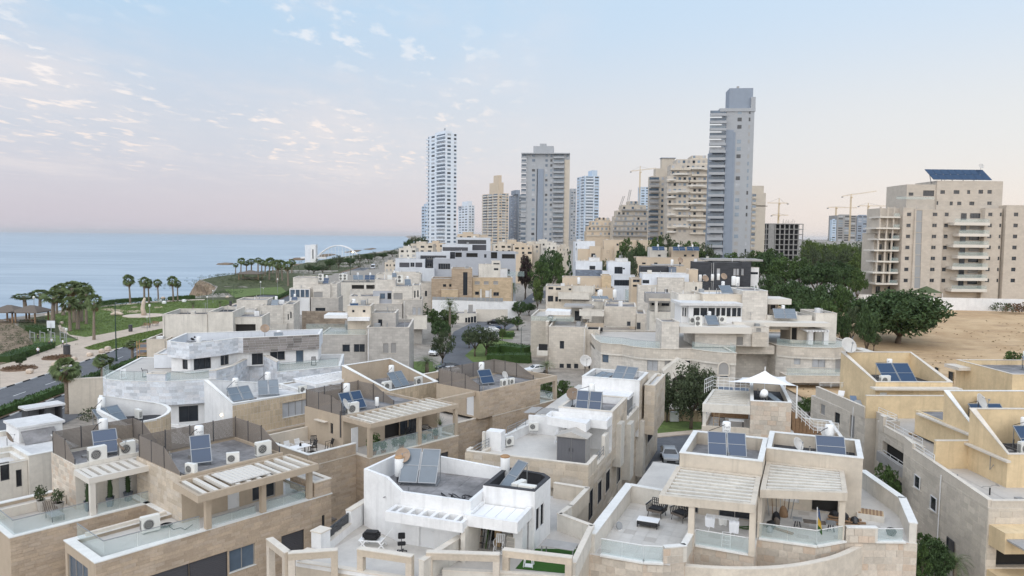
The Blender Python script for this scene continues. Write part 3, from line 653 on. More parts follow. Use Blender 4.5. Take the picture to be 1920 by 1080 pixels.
def mk_heater(npan=2,tank=True,pm='solar',up=True,tilt=38,pw=.95,pl=1.75,text=None):
 def f():
  r=emp('solar_water_heater','water heater');W_=npan*(pw+.06);ct,st=cos(radians(tilt)),sin(radians(tilt))
  for i in range(npan):
   x0=-W_/2+i*(pw+.06);g=G();n=.07
   def q(a,b,h):return(x0+a,b*ct-h*st,.18+b*st+h*ct)
   fr=G()
   for a0,a1,b0,b1 in((0,pw,0,.05),(0,pw,pl-.05,pl),(0,.05,.05,pl-.05),(pw-.05,pw,.05,pl-.05),(.05,pw-.05,pl/2-.02,pl/2+.02)):
    n0=len(fr.v);fr.v+=[q(a0,b0,0),q(a1,b0,0),q(a1,b1,0),q(a0,b1,0),q(a0,b0,n),q(a1,b0,n),q(a1,b1,n),q(a0,b1,n)]
    fr.f+=[tuple(n0+t for t in ff)for ff in((0,3,2,1),(4,5,6,7),(0,1,5,4),(1,2,6,5),(2,3,7,6),(3,0,4,7))]
   g.quad(q(.05,.05,n-.02),q(pw-.05,.05,n-.02),q(pw-.05,pl-.05,n-.02),q(.05,pl-.05,n-.02));g.quad(q(.05,.05,0),q(.05,pl-.05,0),q(pw-.05,pl-.05,0),q(pw-.05,.05,0))
   p=g.build('solar_panel',pm,r);fr.build('panel_frame','metalgrey',p)
  s=G();
  for x in(-W_/2+.08,W_/2-.08):s.bar((x,pl*ct*.95,.0),(x,pl*ct*.95,.15+pl*st*.95),.02);s.bar((x,.05,0),(x,.05,.18),.02);s.bar((x,.05,.03),(x,pl*ct*.95,.03),.02)
  s.build('stand','metalgrey',r)
  if tank:
   ty=pl*ct+.42;t0=.35+pl*st*.5
   G().lathe([(.27,t0),(.29,t0+.03),(.29,t0+1.08),(.25,t0+1.15),(.05,t0+1.18)],0,ty,18).build('tank','tank',r,smooth=True)
   s=G()
   for a in range(3):s.bar((.24*cos(a*2.1),ty+.24*sin(a*2.1),0),(.24*cos(a*2.1),ty+.24*sin(a*2.1),t0),.022)
   s.build('tank_stand','metaldark',r)
   p=G().tube([(.1,ty-.25,t0+.2),(.35,ty-.45,t0+.1),(W_/2-.05,pl*ct,.2+pl*st)],.022,6).tube([(-.1,ty-.2,t0+1.0),(-.4,ty-.45,t0+.9),(-W_/2+.1,pl*ct,.25+pl*st)],.022,6);p.build('pipe','black',r)
   if text:label_print(text,r,ty,t0+.62)
  return r
 return f
def label_print(lines,r,ty,zc):
 """lettering wrapped on the front of the tank"""
 for k,(txt,sz,dz)in enumerate(lines):
  cu=bpy.data.curves.new('print','FONT');cu.body=txt;cu.size=sz;cu.align_x='CENTER';cu.align_y='CENTER';cu.extrude=.001;cu.resolution_u=2
  o=bpy.data.objects.new('print',cu);COL.objects.link(o);dg=bpy.context.evaluated_depsgraph_get();me=bpy.data.meshes.new_from_object(o.evaluated_get(dg));bpy.data.objects.remove(o)
  for v in me.vertices:
   a=v.co.x/.295;v.co=Vector((.2955*sin(a),ty-.2955*cos(a),zc+dz+v.co.y))
  me.materials.clear();me.materials.append(MATS['print']);put('lettering',me,r)
def heater(lab,loc,rz,npan=2,tank=True,pm='solar',tilt=38,pw=.95,pl=1.75,group='solar water heaters on the roofs',sc=1.0,text=None):
 return inst(('heater',npan,tank,pm,tilt,pw,pl,text),mk_heater(npan,tank,pm,True,tilt,pw,pl,text),lab,loc,rz,group,sc)
def mk_tank(rust=False):
 def f():
  r=emp('water_tank','water tank')
  G().lathe([(.27,.35),(.29,.38),(.29,1.5),(.25,1.57),(.05,1.6)],0,0,18).build('tank','tank',r,smooth=True)
  if rust:G().lathe([(.30,1.5),(.3,1.56),(.2,1.62)],0,0,18).build('lid','tankrust',r)
  s=G()
  for a in range(3):s.bar((.22*cos(a*2.1),.22*sin(a*2.1),0),(.22*cos(a*2.1),.22*sin(a*2.1),.36),.025)
  s.build('tank_stand','metaldark',r);return r
 return f
def tank(lab,loc,rust=False,rz=0,sc=1.0):return inst(('tank',rust),mk_tank(rust),lab,loc,rz,'white boilers on the roofs',sc)
def mk_ac(big=False):
 def f():
  r=emp('air_conditioner','air conditioner');wd,dp,ht=(.95,.36,.85)if not big else(.95,.36,1.35)
  G().box(-wd/2,wd/2,-dp/2,dp/2,.06,.06+ht).build('casing','acwhite',r,bev=.02)
  for zc in([.06+ht/2]if not big else[.06+ht*.27,.06+ht*.73]):
   m=Matrix.Translation((-.12,-dp/2-.002,zc))@Matrix.Rotation(radians(90),4,'X')
   G().lathe([(.27,0),(.27,.015),(.25,.02)],0,0,20).xf(m).build('fan_grille','grille',r)
   g=G();
   for q in(.24,.15,.07):g.tube([(q*cos(t*pi/8),q*sin(t*pi/8),.028)for t in range(17)],.008,4)
   g.xf(m).build('guard_ring','acwhite',r)
  g=G();[g.box(-wd/2-.012,-wd/2-.001,-dp/2+.05,dp/2-.05,.2+i*.07,.235+i*.07)for i in range(8)];g.build('side_vent','grille',r)
  g=G().box(-wd/2+.1,-wd/2+.16,-dp/2,dp/2,0,.06).box(wd/2-.16,wd/2-.1,-dp/2,dp/2,0,.06);g.build('foot','metalgrey',r);return r
 return f
def ac(lab,loc,rz,big=False,sc=1.0):return inst(('ac',big),mk_ac(big),lab,loc,rz,'outdoor air conditioner units',sc)
def mk_dish(m='dishwhite',mast=.9,r=.5):
 def f():
  o=emp('satellite_dish','satellite dish')
  prof=[(.02,0)]+[(r*i/6,.28*r*(i/6)**2)for i in range(1,7)]+[(r*.99,.28*r+.02)]+[(r*i/6,.28*r*(i/6)**2+.02)for i in range(5,0,-1)]+[(.01,.02)]
  M_=Matrix.Translation((0,-.06,mast+.1))@Matrix.Rotation(radians(62),4,'X')
  G().lathe(prof,0,0,20).xf(M_).build('dish',m,o,smooth=True)
  G().tube([(0,.02,0),(0,.02,mast+.15)],.025,6).build('mast','metaldark',o)
  a=M_@Vector((0,-r*.9,.28*r));b=M_@Vector((0,0,r*1.0));g=G().bar(a,b,.012);g.bar(M_@Vector((r*.7,r*.5,.2*r)),b,.008);g.box(b.x-.04,b.x+.04,b.y-.05,b.y+.03,b.z-.04,b.z+.05);g.build('feed_arm','metalgrey',o)
  G().box(-.15,.15,-.13,.17,0,.03).build('base','metaldark',o);return o
 return f
def dish(lab,loc,rz,m='dishwhite',sc=1.0,mast=.9):return inst(('dish',m,mast),mk_dish(m,mast),lab,loc,rz,'satellite dishes on the roofs',sc)
def mk_plchair(m='plasticwhite'):
 def f():
  r=emp('plastic_chair','chair')
  g=G().prism([(-.23,-.22,.43),(.23,-.22,.43),(.2,.2,.41),(-.2,.2,.41)],0,0);g.v=[(a,b,c)for a,b,c in g.v[:4]]+[(a,b,c+.03)for a,b,c in g.v[:4]];g.build('seat',m,r)
  b=G()
  for i in range(5):x=-.19+i*.095;b.bar((x,.2,.43),(x*1.08,.32,.84),.033,.012)
  b.bar((-.23,.325,.85),(.23,.325,.85),.02,.03);b.build('backrest',m,r)
  for x in(-.23,.23):G().tube([(x,-.2,.44),(x*1.1,-.2,.64),(x*1.1,.1,.66),(x,.28,.64)],.022,5).build('armrest',m,r)
  for x in(-.2,.2):
   for y in(-.2,.2):G().bar((x,y,.43),(x*1.25,y*1.25,0),.02).build('leg',m,r)
  return r
 return f
def plchair(lab,loc,rz,m='plasticwhite',sc=1.0,group=None):return inst(('plchair',m),mk_plchair(m),lab,loc,rz,group,sc)
def table(lab,loc,rz,wd,dp,ht,topm,legm,name='table',th=.035,lt=.03,sc=1.0,shelf=False):
 r=thing(name,lab,'table',loc,rz)
 G().box(-wd/2,wd/2,-dp/2,dp/2,ht-th,ht).build('table_top',topm,r)
 for x in(-wd/2+.06,wd/2-.06):
  for y in(-dp/2+.06,dp/2-.06):G().box(x-lt,x+lt,y-lt,y+lt,0,ht-th).build('leg',legm,r)
 if shelf:G().box(-wd/2+.03,wd/2-.03,-dp/2+.03,dp/2-.03,ht*.35,ht-th-.002).build('body',legm,r)
 return r
def mk_wicker():
 r=emp('wicker_armchair','armchair')
 G().box(-.42,.42,-.38,.3,.3,.42).build('seat','woodgrey',r);G().box(-.38,.38,-.36,.26,.42,.5).build('cushion','black',r,bev=.03)
 b=G()
 for i in range(9):x=-.42+i*.105;b.bar((x,.34,.3),(x*1.1,.46,.86),.028,.015)
 for z,y in((.45,.37),(.6,.405),(.75,.44),(.86,.46)):b.bar((-.46,y,z),(.46,y,z),.02,.014)
 b.build('backrest','blackgloss',r)
 for s_ in(-1,1):
  a=G()
  for i in range(6):y=-.36+i*.14;a.bar((s_*.44,y,.28),(s_*.52,y,.66),.022,.014)
  a.bar((s_*.52,-.38,.67),(s_*.52,.44,.69),.03,.02);a.build('armrest','blackgloss',r)
  for y in(-.34,.3):G().bar((s_*.36,y,.3),(s_*.4,y*1.1,0),.018).build('leg','blackgloss',r)
 return r
def mk_car(m,suv=False):
 def f():
  r=emp('parked_car','car');L,w2,ht=(4.3,.88,1.62)if suv else(4.3,.86,1.45)
  prof=[(-2.15,.35),(-2.15,.72),(-2.0,.88),(-1.05,1.0),(-.45,ht-.02),(.3,ht),(1.15,ht-.05),(1.85,1.02 if not suv else 1.12),(2.12,.92),(2.15,.4),(1.9,.25),(-1.9,.25)]
  n=len(prof);g=G()
  def wdt(z):return w2 if z<1.02 else w2*(.98-.26*(z-1.02)/(ht-1.02))
  for s_ in(-1,1):g.v+=[(x,s_*wdt(z)*(1 if abs(x)<1.9 else .9),z)for x,z in prof]
  g.f=[tuple(range(n)),tuple(reversed(range(n,2*n)))]+[(i,n+i,n+(i+1)%n,(i+1)%n)for i in range(n)]
  g.build('body',m,r,bev=.05,smooth=False)
  def qd(nm,x0,z0,x1,z1,in_=.1):
   g=G();a=wdt(z0)-in_;b=wdt(z1)-in_;d=Vector((z1-z0,0,-(x1-x0))).normalized()*.012*(1 if x1>x0 else 1);d=Vector((-abs(d.x)if x0<0 else abs(d.x),0,abs(d.z)))
   g.quad((x0+d.x,-a,z0+d.z),(x0+d.x,a,z0+d.z),(x1+d.x,b,z1+d.z),(x1+d.x,-b,z1+d.z));g.build(nm,'glassdark',r)
  qd('windscreen',-1.0,1.03,-.5,ht-.06);qd('rear_window',1.72,1.12,1.2,ht-.1)
  for s_ in(-1,1):
   for pts in(((-.85,1.05),(-.4,ht-.1),(.25,ht-.08),(.25,1.05)),((.33,1.05),(.33,ht-.08),(1.05,ht-.12),(1.5,1.08))):
    g=G();g.quad(*[(x,s_*(wdt(z)+.012),z)for x,z in pts]);g.build('side_window','glassdark',r)
   for x in(-1.32,1.32):
    m_=Matrix.Translation((x,s_*(w2-.1),.32))@Matrix.Rotation(radians(-90*s_),4,'X')
    t=G().lathe([(.31,-.1),(.32,0),(.31,.12),(.2,.125)],0,0,18).xf(m_).build('wheel','tyre',r);G().lathe([(.2,.128),(.19,.132),(.05,.14)],0,0,12).xf(m_).build('rim','rim',t)
   G().box(-2.17,-2.05,s_*.62-.16,s_*.62+.16,.66,.8).build('headlight','lamplens',r);G().box(2.06,2.17,s_*.66-.13,s_*.66+.13,.74,.92).build('tail_light','redlens',r)
   G().box(-.95,-.75,s_*(w2+.1)-.09,s_*(w2+.1)+.09,1.0,1.13).build('mirror',m,r)
  G().box(-2.165,-2.12,-.45,.45,.42,.62).build('radiator_grille','grille',r);return r
 return f
def car(lab,loc,rz,m='carwhite',suv=False):return inst(('car',m,suv),mk_car(m,suv),lab,loc,rz,'cars parked along the streets')
def mk_bus():
 r=emp('bus','bus');G().box(-5.5,5.5,-1.25,1.25,.45,3.1).build('body','whitecool',r,bev=.12)
 for s_ in(-1,1):
  G().box(-5.0,5.0,s_*1.255-.01,s_*1.255+.01,1.5,2.6).build('side_window','glassblue',r)
  for x in(-3.4,3.2):G().lathe([(.48,-.15),(.48,.15),(.2,.16)],0,0,16).xf(Matrix.Translation((x,s_*1.1,.48))@Matrix.Rotation(radians(-90*s_),4,'X')).build('wheel','tyre',r)
 G().box(-5.53,-5.5,-1.1,1.1,1.3,2.8).build('windscreen','glassdark',r);G().box(5.5,5.53,-1.0,1.0,1.7,2.7).build('rear_window','glassdark',r);return r
def leafq(g,c,r,rng,up=.35):
 a=Vector((rng.uniform(-1,1),rng.uniform(-1,1),rng.uniform(-.7,.7)+up)).normalized();b=a.cross(Vector((rng.uniform(-1,1),rng.uniform(-1,1),rng.uniform(-1,1)))).normalized();d=a.cross(b)
 p=Vector(c);n=len(g.v)
 g.v+=[tuple(p-b*r),tuple(p+d*r*.5+a*r*.18),tuple(p+b*r),tuple(p-d*r*.5+a*r*.18)];g.f.append((n,n+1,n+2,n+3))
def mk_tree(leafm,ht=7.0,rad=3.2,th=2.4,clumps=60,per=34,seed=1,flat=.75,leaf=.26,weep=0.0,name='broadleaf_tree',open_=0.0,limbs=6):
 def f():
  rng=random.Random(seed);r=emp(name,'tree');t=G();cz=th+(ht-th)*.55;hz_=(ht-th)*.5
  lean=rng.uniform(-.25,.25);t.tube([(0,0,-.3),(.05,.02,th*.5),(lean,.1,th)],[rad*.085,rad*.065,rad*.05],8)
  for i in range(limbs):
   a=2*pi*i/limbs+rng.uniform(-.4,.4);e=rng.uniform(.45,.85)
   t.tube([(lean,.1,th-.15),(lean+cos(a)*rad*.28,.1+sin(a)*rad*.28,th+hz_*.45),(cos(a)*rad*e,sin(a)*rad*e,cz+hz_*rng.uniform(-.1,.55))],[rad*.042,rad*.03,rad*.012],6)
  t.build('trunk','bark',r,smooth=True);g=G();cl=[]
  while len(cl)<clumps:
   p=Vector((rng.uniform(-1,1),rng.uniform(-1,1),rng.uniform(-.8,1)));q=p.length
   if q>1 or q<.35+open_:continue
   k=1+.22*noise.noise(p*1.7+Vector((seed*3.1,0,0)));cl.append(Vector((p.x*rad*k,p.y*rad*k,cz+p.z*hz_*k*(1 if p.z>0 else flat))))
  for c in cl:
   s_=rad*rng.uniform(.16,.30)
   for _ in range(per):
    d=Vector((rng.gauss(0,1),rng.gauss(0,1),rng.gauss(0,.8)));d=d.normalized()*s_*rng.uniform(.55,1.05);d.z*=.75
    if weep:d.z-=weep*rng.random()**1.5;d.x*=.7;d.y*=.7
    leafq(g,c+d,leaf*rng.uniform(.7,1.25),rng)
  g.build('crown',leafm,r);return r
 return f
def mk_palm(ht=8.0,seed=1,n=42,fl=1.5,skirt=True,detail=9):
 def f():
  rng=random.Random(seed);r=emp('fan_palm','palm tree')
  lx,ly=rng.uniform(-.3,.3),rng.uniform(-.3,.3)
  G().tube([(0,0,-.3),(0,0,.3),(lx*.3,ly*.3,ht*.5),(lx,ly,ht)],[.5,.38,.30,.26],8).build('trunk','palmbark',r,smooth=True)
  def frond(g,base,az,elv,ln,k,droop):
   d=Vector((cos(az)*cos(elv),sin(az)*cos(elv),sin(elv)));stem=base+d*ln*.55;sd_=Vector((-sin(az),cos(az),0));upv=d.cross(sd_)*-1;rl=rng.uniform(-1.2,1.2);sd_=sd_*cos(rl)+upv*sin(rl);upv=d.cross(sd_)*-1
   w_=.02;n0=len(g.v);g.v+=[tuple(base-sd_*w_),tuple(base+sd_*w_),tuple(stem+sd_*w_*.6),tuple(stem-sd_*w_*.6)];g.f.append((n0,n0+1,n0+2,n0+3))
   for i in range(k):
    t=-1.25+2.5*i/(k-1);dd=(d*cos(t)+sd_*sin(t)).normalized();L=ln*.62*(1-.18*abs(t));m_=stem+dd*L*.6+Vector((0,0,-.05*L));e=stem+dd*L+Vector((0,0,-droop*L));ww=(dd.cross(upv)).normalized()*.058*ln
    n0=len(g.v);g.v+=[tuple(stem),tuple(m_-ww),tuple(e),tuple(m_+ww)];g.f.append((n0,n0+1,n0+2,n0+3))
  top=Vector((lx,ly,ht));g=G()
  for i in range(n):
   frond(g,top,i*2.39996+rng.uniform(-.2,.2),radians(86-138*(i/n)**1.0)+rng.uniform(-.1,.1),fl*rng.uniform(.85,1.15),detail,.30+.25*rng.random())
  g.build('crown','palmleaf',r)
  if skirt:
   g=G()
   for i in range(max(10,n//2)):frond(g,top+Vector((0,0,-.15-.5*rng.random())),rng.uniform(0,6.28),radians(-62)+rng.uniform(-.15,.2),fl*.8*rng.uniform(.8,1.1),max(5,detail-3),.25)
   g.build('dry_skirt','palmdry',r)
  return r
 return f
def mk_datepalm(ht=3.0,seed=1,n=36,fl=2.6):
 def f():
  rng=random.Random(seed);r=emp('date_palm','palm tree');G().tube([(0,0,-.3),(0,0,ht)],[.34,.28],9).build('trunk','palmbark',r,smooth=True);g=G()
  for i in range(n):
   az=i*2.39996;el_=radians(80-85*(i/n))+rng.uniform(-.1,.1);L=fl*rng.uniform(.85,1.1);pts=[];p=Vector((0,0,ht));e=el_
   for k in range(9):pts.append(p.copy());p=p+Vector((cos(az)*cos(e),sin(az)*cos(e),sin(e)))*L/8;e-=.17+.03*k*.5
   sd_=Vector((-sin(az),cos(az),0))
   for k in range(8):
    a,b=pts[k],pts[k+1];n0=len(g.v);q=.018;g.v+=[tuple(a-sd_*q),tuple(a+sd_*q),tuple(b+sd_*q),tuple(b-sd_*q)];g.f.append((n0,n0+1,n0+2,n0+3))
    if k<1:continue
    for s_ in(-1,1):
     for h in(0,.5):
      c=a.lerp(b,h);ll=.42*(1-.5*abs(k/8-.4))*fl/2.6;e_=c+sd_*s_*ll+(b-a)*1.1+Vector((0,0,.10*ll-.05));ww=(b-a)*.10
      n0=len(g.v);g.v+=[tuple(c),tuple(c.lerp(e_,.5)-ww),tuple(e_),tuple(c.lerp(e_,.5)+ww)];g.f.append((n0,n0+1,n0+2,n0+3))
  g.build('crown','palmleaf',r);return r
 return f
def mk_bush(m='leaf',rad=.8,ht=1.0,n=420,seed=1,leaf=.13,name='shrub'):
 def f():
  rng=random.Random(seed);r=emp(name,'shrub');g=G()
  for _ in range(n):
   a=rng.uniform(0,6.28);z=rng.random();q=rad*sqrt(max(0,1-(z*.95)**2.2))*rng.uniform(.6,1.05)*(1+.2*sin(a*3+seed));leafq(g,(q*cos(a),q*sin(a),z*ht*rng.uniform(.85,1.05)),leaf*rng.uniform(.7,1.3),rng)
  g.build('leaves',m,r)
  t=G()
  for i in range(5):a=i*1.3;t.tube([(0,0,-.05),(cos(a)*rad*.4,sin(a)*rad*.4,ht*.7)],[.03,.01],5)
  t.build('stem','bark',r);return r
 return f
def bush(lab,loc,m='leaf',rad=.8,ht=1.0,seed=1,n=420,leaf=.13,rz=0,name='shrub',group=None):return inst(('bush',m,rad,ht,seed),mk_bush(m,rad,ht,n,seed,leaf,name),lab,loc,rz,group)
def hedge(lab,pts,wd,ht,m='hedgeleaf',dens=60,leaf=.11,z=0.0,cat='hedge'):
 """clipped hedge along a world polyline"""
 rng=random.Random(len(pts)*7+int(ht*10));r=thing('hedge',lab,cat,(pts[0][0],pts[0][1],z));o=Vector((pts[0][0],pts[0][1]));g=G();core=G()
 for a,b in zip(pts[:-1],pts[1:]):
  a=Vector(a[:2])-o;b=Vector(b[:2])-o;L=(b-a).length
  if L<.05:continue
  u=(b-a)/L;v=Vector((-u.y,u.x));k=v*wd*.42;core.prism([a-k,b-k,b+k,a+k],0,ht*.92)
  for _ in range(int(L*dens)):
   t=rng.random()*L;face=rng.random()
   if face<.5:c=a+u*t+v*rng.uniform(-.5,.5)*wd;zz=ht*(1+rng.uniform(-.05,.07))
   else:c=a+u*t+v*wd*.5*(1 if face<.75 else-1)*rng.uniform(.9,1.1);zz=rng.random()*ht
   leafq(g,(c.x,c.y,zz),leaf*rng.uniform(.7,1.4),rng)
 core.build('hedge_core','hedgeleaf',r);g.build('leaves',m,r);return r  # solid dark green box inside the leaves paints the hedge's inner shade
def mk_lamp(ht=8.0,arm=1.6):
 def f():
  r=emp('street_lamp','lamp post');G().tube([(0,0,0),(0,0,ht)],[.10,.055],8).build('pole','poledark',r);G().tube([(0,0,ht-.1),(arm*.5,0,ht+.25),(arm,0,ht+.3)],.04,6).build('arm','poledark',r);G().box(arm-.1,arm+.6,-.12,.12,ht+.24,ht+.36).build('lamp_head','metaldark',r,bev=.03);G().lathe([(.16,0),(.16,.5),(.11,.55)],0,0,10).build('base','poledark',r);return r
 return f
mat('poledark',(.03,.055,.045),.5)
def mk_parklamp():
 r=emp('park_lamp','lamp post');G().tube([(0,0,0),(0,0,4.2)],[.07,.05],8).build('pole','metalgrey',r);G().lathe([(.10,4.2),(.2,4.3),(.22,4.6),(.12,4.75)],0,0,10).build('lantern','lamplens',r);return r
def mk_bench():
 r=emp('park_bench','bench')
 for i in range(4):G().box(-.9,.9,-.25+i*.13,-.14+i*.13,.43,.47).build('seat_slat','wood',r)
 for i in range(3):G().bar((-.9,.3+i*.03,.58+i*.13),(.9,.3+i*.03,.58+i*.13),.015,.05).build('back_slat','wood',r)
 for x in(-.7,.7):G().bar((x,-.22,0),(x,-.22,.43),.03).bar((x,.2,0),(x,.36,.92),.03).bar((x,-.25,.41),(x,.25,.41),.03).build('leg','metaldark',r)
 return r
def mk_bin():
 r=emp('litter_bin','litter bin');G().lathe([(.26,0),(.3,.1),(.3,.95),(.26,1.0)],0,0,12).build('body','metaldark',r);G().lathe([(.33,1.0),(.33,1.06),(.1,1.15)],0,0,12).build('lid','metaldark',r);return r
def mk_rock(seed=1,m='pavelight'):
 def f():
  r=emp('stone_block','stone');g=G().lathe([(.2,0),(.42,.08),(.45,.35),(.36,.55),(.1,.62)],0,0,9);g.v=[(x+.12*noise.noise(Vector((x*2,y*2,z*2+seed))),y+.12*noise.noise(Vector((y*2,x*2,z+seed*2))),z)for x,y,z in g.v];g.build('boulder',m,r);return r
 return f
def mk_person(shirt='shirtwhite',trousers='shirtdark',stride=.25,seed=0):
 def f():
  r=emp('person','person');me=bpy.data.meshes.new('body');s=stride
  J=[(0,0,.95),(0,0,1.15),(0,0,1.38),(0,.0,1.5),(0,-.02,1.6),(0,-.03,1.70),(.19,0,1.40),(.26,-s*.3,1.14),(.27,-s*.75,.90),(-.19,0,1.40),(-.26,s*.3,1.14),(-.27,s*.6,.90),(.10,0,.90),(.11,s*.45,.50),(.11,s,.07),(.11,s-.16,.04),(-.10,0,.90),(-.11,-s*.55,.50),(-.11,-s*.8,.07),(-.11,-s*.8-.16,.04),(.27,-s*.85,.82),(-.27,s*.7,.82)]
  E_=[(0,1),(1,2),(2,3),(3,4),(4,5),(2,6),(6,7),(7,8),(2,9),(9,10),(10,11),(0,12),(12,13),(13,14),(14,15),(0,16),(16,17),(17,18),(18,19),(8,20),(11,21)]
  R_=[.15,.14,.16,.065,.10,.085,.07,.05,.037,.07,.05,.037,.10,.07,.045,.04,.10,.07,.045,.04,.04,.04]
  me.from_pydata(J,E_,[]);o=bpy.data.objects.new('body',me);COL.objects.link(o);md=o.modifiers.new('skin','SKIN');o.modifiers.new('sub','SUBSURF').levels=1
  for v,q in zip(me.skin_vertices[0].data,R_):v.radius=(q,q*.8)
  me.skin_vertices[0].data[0].use_root=True
  dg=bpy.context.evaluated_depsgraph_get();m2=bpy.data.meshes.new_from_object(o.evaluated_get(dg));bpy.data.objects.remove(o)
  for mm in('skin',shirt,trousers,'black','hair'):m2.materials.append(MATS[mm])
  for p in m2.polygons:
   z=p.center.z;x=abs(p.center.x);p.use_smooth=True
   p.material_index=3 if z<.1 else 2 if z<.97 and not(x>.2)else 0 if(x>.215 and z<1.12)else 1 if z<1.47 else 4 if(z>1.70 or(z>1.58 and p.center.y>.01))else 0
  put('body',m2,r);return r
 return f
def person(lab,loc,rz,shirt,trousers,stride=.25):return inst(('person',shirt,trousers,stride),mk_person(shirt,trousers,stride),lab,loc,rz)
def potted(lab,loc,potm,leafm,ph=.5,pr=.25,kind='bush',h=1.0,seed=1):
 r=thing('potted_plant',lab,'potted plant',loc,seed)
 G().lathe([(pr*.7,0),(pr,ph*.95),(pr*1.06,ph),(pr*.9,ph),(pr*.88,ph-.05)],0,0,4 if kind=='cactus' else 12).build('pot',potm,r);rng=random.Random(seed);g=G();G().lathe([(pr*.85,ph-.055),(pr*.85,ph-.05)],0,0,10).build('earth','soil',r)
 if kind=='cactus':
  g.tube([(0,0,ph-.05),(.02,0,ph+h*.5),(0,.02,ph+h)],[pr*.42,pr*.5,pr*.28],9)
  for i in range(60):leafq(g,(pr*.48*cos(i*2.4),pr*.48*sin(i*2.4),ph+h*i/62),.07,rng)
 elif kind=='spiky':
  for i in range(26):
   a=i*2.4;e=radians(80-70*i/26);L=h*rng.uniform(.8,1.1);d=Vector((cos(a)*cos(e),sin(a)*cos(e),sin(e)));s_=Vector((-sin(a),cos(a),0))*.03;b=Vector((0,0,ph));n0=len(g.v);g.v+=[tuple(b-s_),tuple(b+s_),tuple(b+d*L)];g.f.append((n0,n0+1,n0+2))
 else:
  for i in range(260):d=Vector((rng.gauss(0,1),rng.gauss(0,1),rng.gauss(0,1))).normalized()*rng.uniform(.4,1);leafq(g,(d.x*h*.42,d.y*h*.42,ph+h*.5+d.z*h*.5),.09*rng.uniform(.6,1.3)*max(.8,h),rng)
  g.tube([(0,0,ph-.05),(0,0,ph+h*.5)],.02,5)
 g.build('leaves',leafm,r);return r
RW=49.3;OR=c(1,480,1014);RR_=radians(RW)
TAN=dict(m='tanstone',w=.75,h=.21)
B=House('row_house','tan stone row house with bare white terrace and slatted pergola, bottom left',RW,*OR,6.5)
B.walls([(0,-.1),(14.8,-.3),(14.8,9),(5.6,9),(5.6,4.3),(0,4.3)],0,6.3,'tanplaster',{0:[(2.7,5.0,2.9,4.87,'S'),(5.0,7.36,2.9,4.87,'S'),(7.46,9.15,3.42,4.82,'b'),(11.0,12.68,3.3,4.68,'S'),(14.05,14.28,4.2,5.2,'k')],5:[(.35,3.3,2.6,5.9,'b')]},clad={**TAN,'edges':[0]},roof='tilelight',para=.2,pt=.4,cop='copingwhite',ov=.06)
B.rect(13.5,14.8,-.28,2.6,6.57,7.5,'tanplaster',clad={**TAN,'edges':[0,3]},roof='tile',cope=True,para=.03)
B.rect(5.9,12.9,2.5,8.8,6.31,9.0,'tanplaster',f=[hf(B,1,2.5,(1152,640),(1215,745),'d'),(10.6,12.3,6.36,8.4,'D')],clad={'m':'creamstone','w':.55,'h':.3,'edges':[3]},roof='roofgrey',para=.2,cope=False)
B.screen([(5.98,2.75),(5.98,4.9),(5.98,8.5),(12.8,8.5),(12.8,5.0),(12.8,2.75)],9.2,[.15,1.35,1.45,1.45,1.4,.35])
B.pergola([(5.15,-1.05),(13.4,-.9),(13.4,2.46),(5.35,2.46)],9.02,11,th=.42,m='tanplaster',sm='slabwhite',slat=.26,posts=[(6.2,-.1),(9.8,-.1),(13.2,-.1)],pz=6.58,pw=.32)
G().prism([(7.5,-.5),(10.2,-.45),(10.2,1.9),(7.5,1.9)],9.04,9.09).build('shade_panel','roofwhite',B.root)
for i in range(9):B.part(G().box(7.55+i*.3,7.75+i*.3,-.45,1.85,9.093,9.12),'shade_slat','slabwhite')
B.glass([(.62,4.2),(.62,.45),(5.8,.1)],6.31,1.05,1.5,gm='railglass');B.glass([(6.2,.05),(9.4,.05)],6.31,.75,1.6);B.glass([(9.7,.05),(13.0,.05)],6.31,.8,1.65)
B.part(G().box(1.0,5.6,3.9,4.12,6.31,6.75),'low_wall','coping');B.glass([(13.0,.1),(13.0,2.4)],6.31,1.0,1.2)
B.roofkit(6.3,12.5,2.9,8.2,9.0,1);B.finish();B.reroot(7,4)
ac('lone white outdoor unit standing on bare terrace beside a coiled cable',B.w(4.0,2.55,6.31),RR_-.1,sc=1.1)
g=G();rng=random.Random(3)
for j in range(5):g.tube([(.32*cos(t*.5+j)+.05*j,.26*sin(t*.5+j),.03+.03*j)for t in range(14)],.02,5)
g.tube([(.3,0,.03),(.8,-.5,.02),(1.1,-.2,.02),(1.5,-.5,.02),(1.6,.3,.02)],.02,5);cb=g.build('cable_coil','black',None);cb.location=B.w(4.9,2.75,6.32);cb['label']='coil of black cable lying on bare terrace next to the outdoor unit';cb['category']='cable'
heater('single blue panel with printed white boiler behind brown screens above the bare terrace',B.w(8.1,4.2,9.02),RR_-.35,npan=1,pw=1.25,pl=1.9,tilt=55,text=(('כרמל',.2,.15),('OHE',.13,-.1)))
ac('white cased unit standing upright at right front roof edge beside single blue panel',B.w(11.9,3.3,9.02),RR_-.1,sc=1.1);ac('small unit between single blue panel and upright unit on the roof',B.w(9.6,3.1,9.02),RR_-.5,sc=.85);ac('unit at left front roof edge tucked below the sloping brown screen',B.w(6.75,2.95,9.02),RR_-1.2,sc=.8)
A=House('row_house','tan stone row house with cactus pots under its white pergola, bottom left corner',RW,*OR,6.5)
A.walls([(-1.95,6.95),(7.9,6.75),(7.9,14),(-1.95,14)],0,6.3,'tanplaster',{3:[(1,3,3,5.2,'S')]},clad={**TAN,'edges':[0]},roof='tile',para=.2,pt=.35,cop='copingwhite')
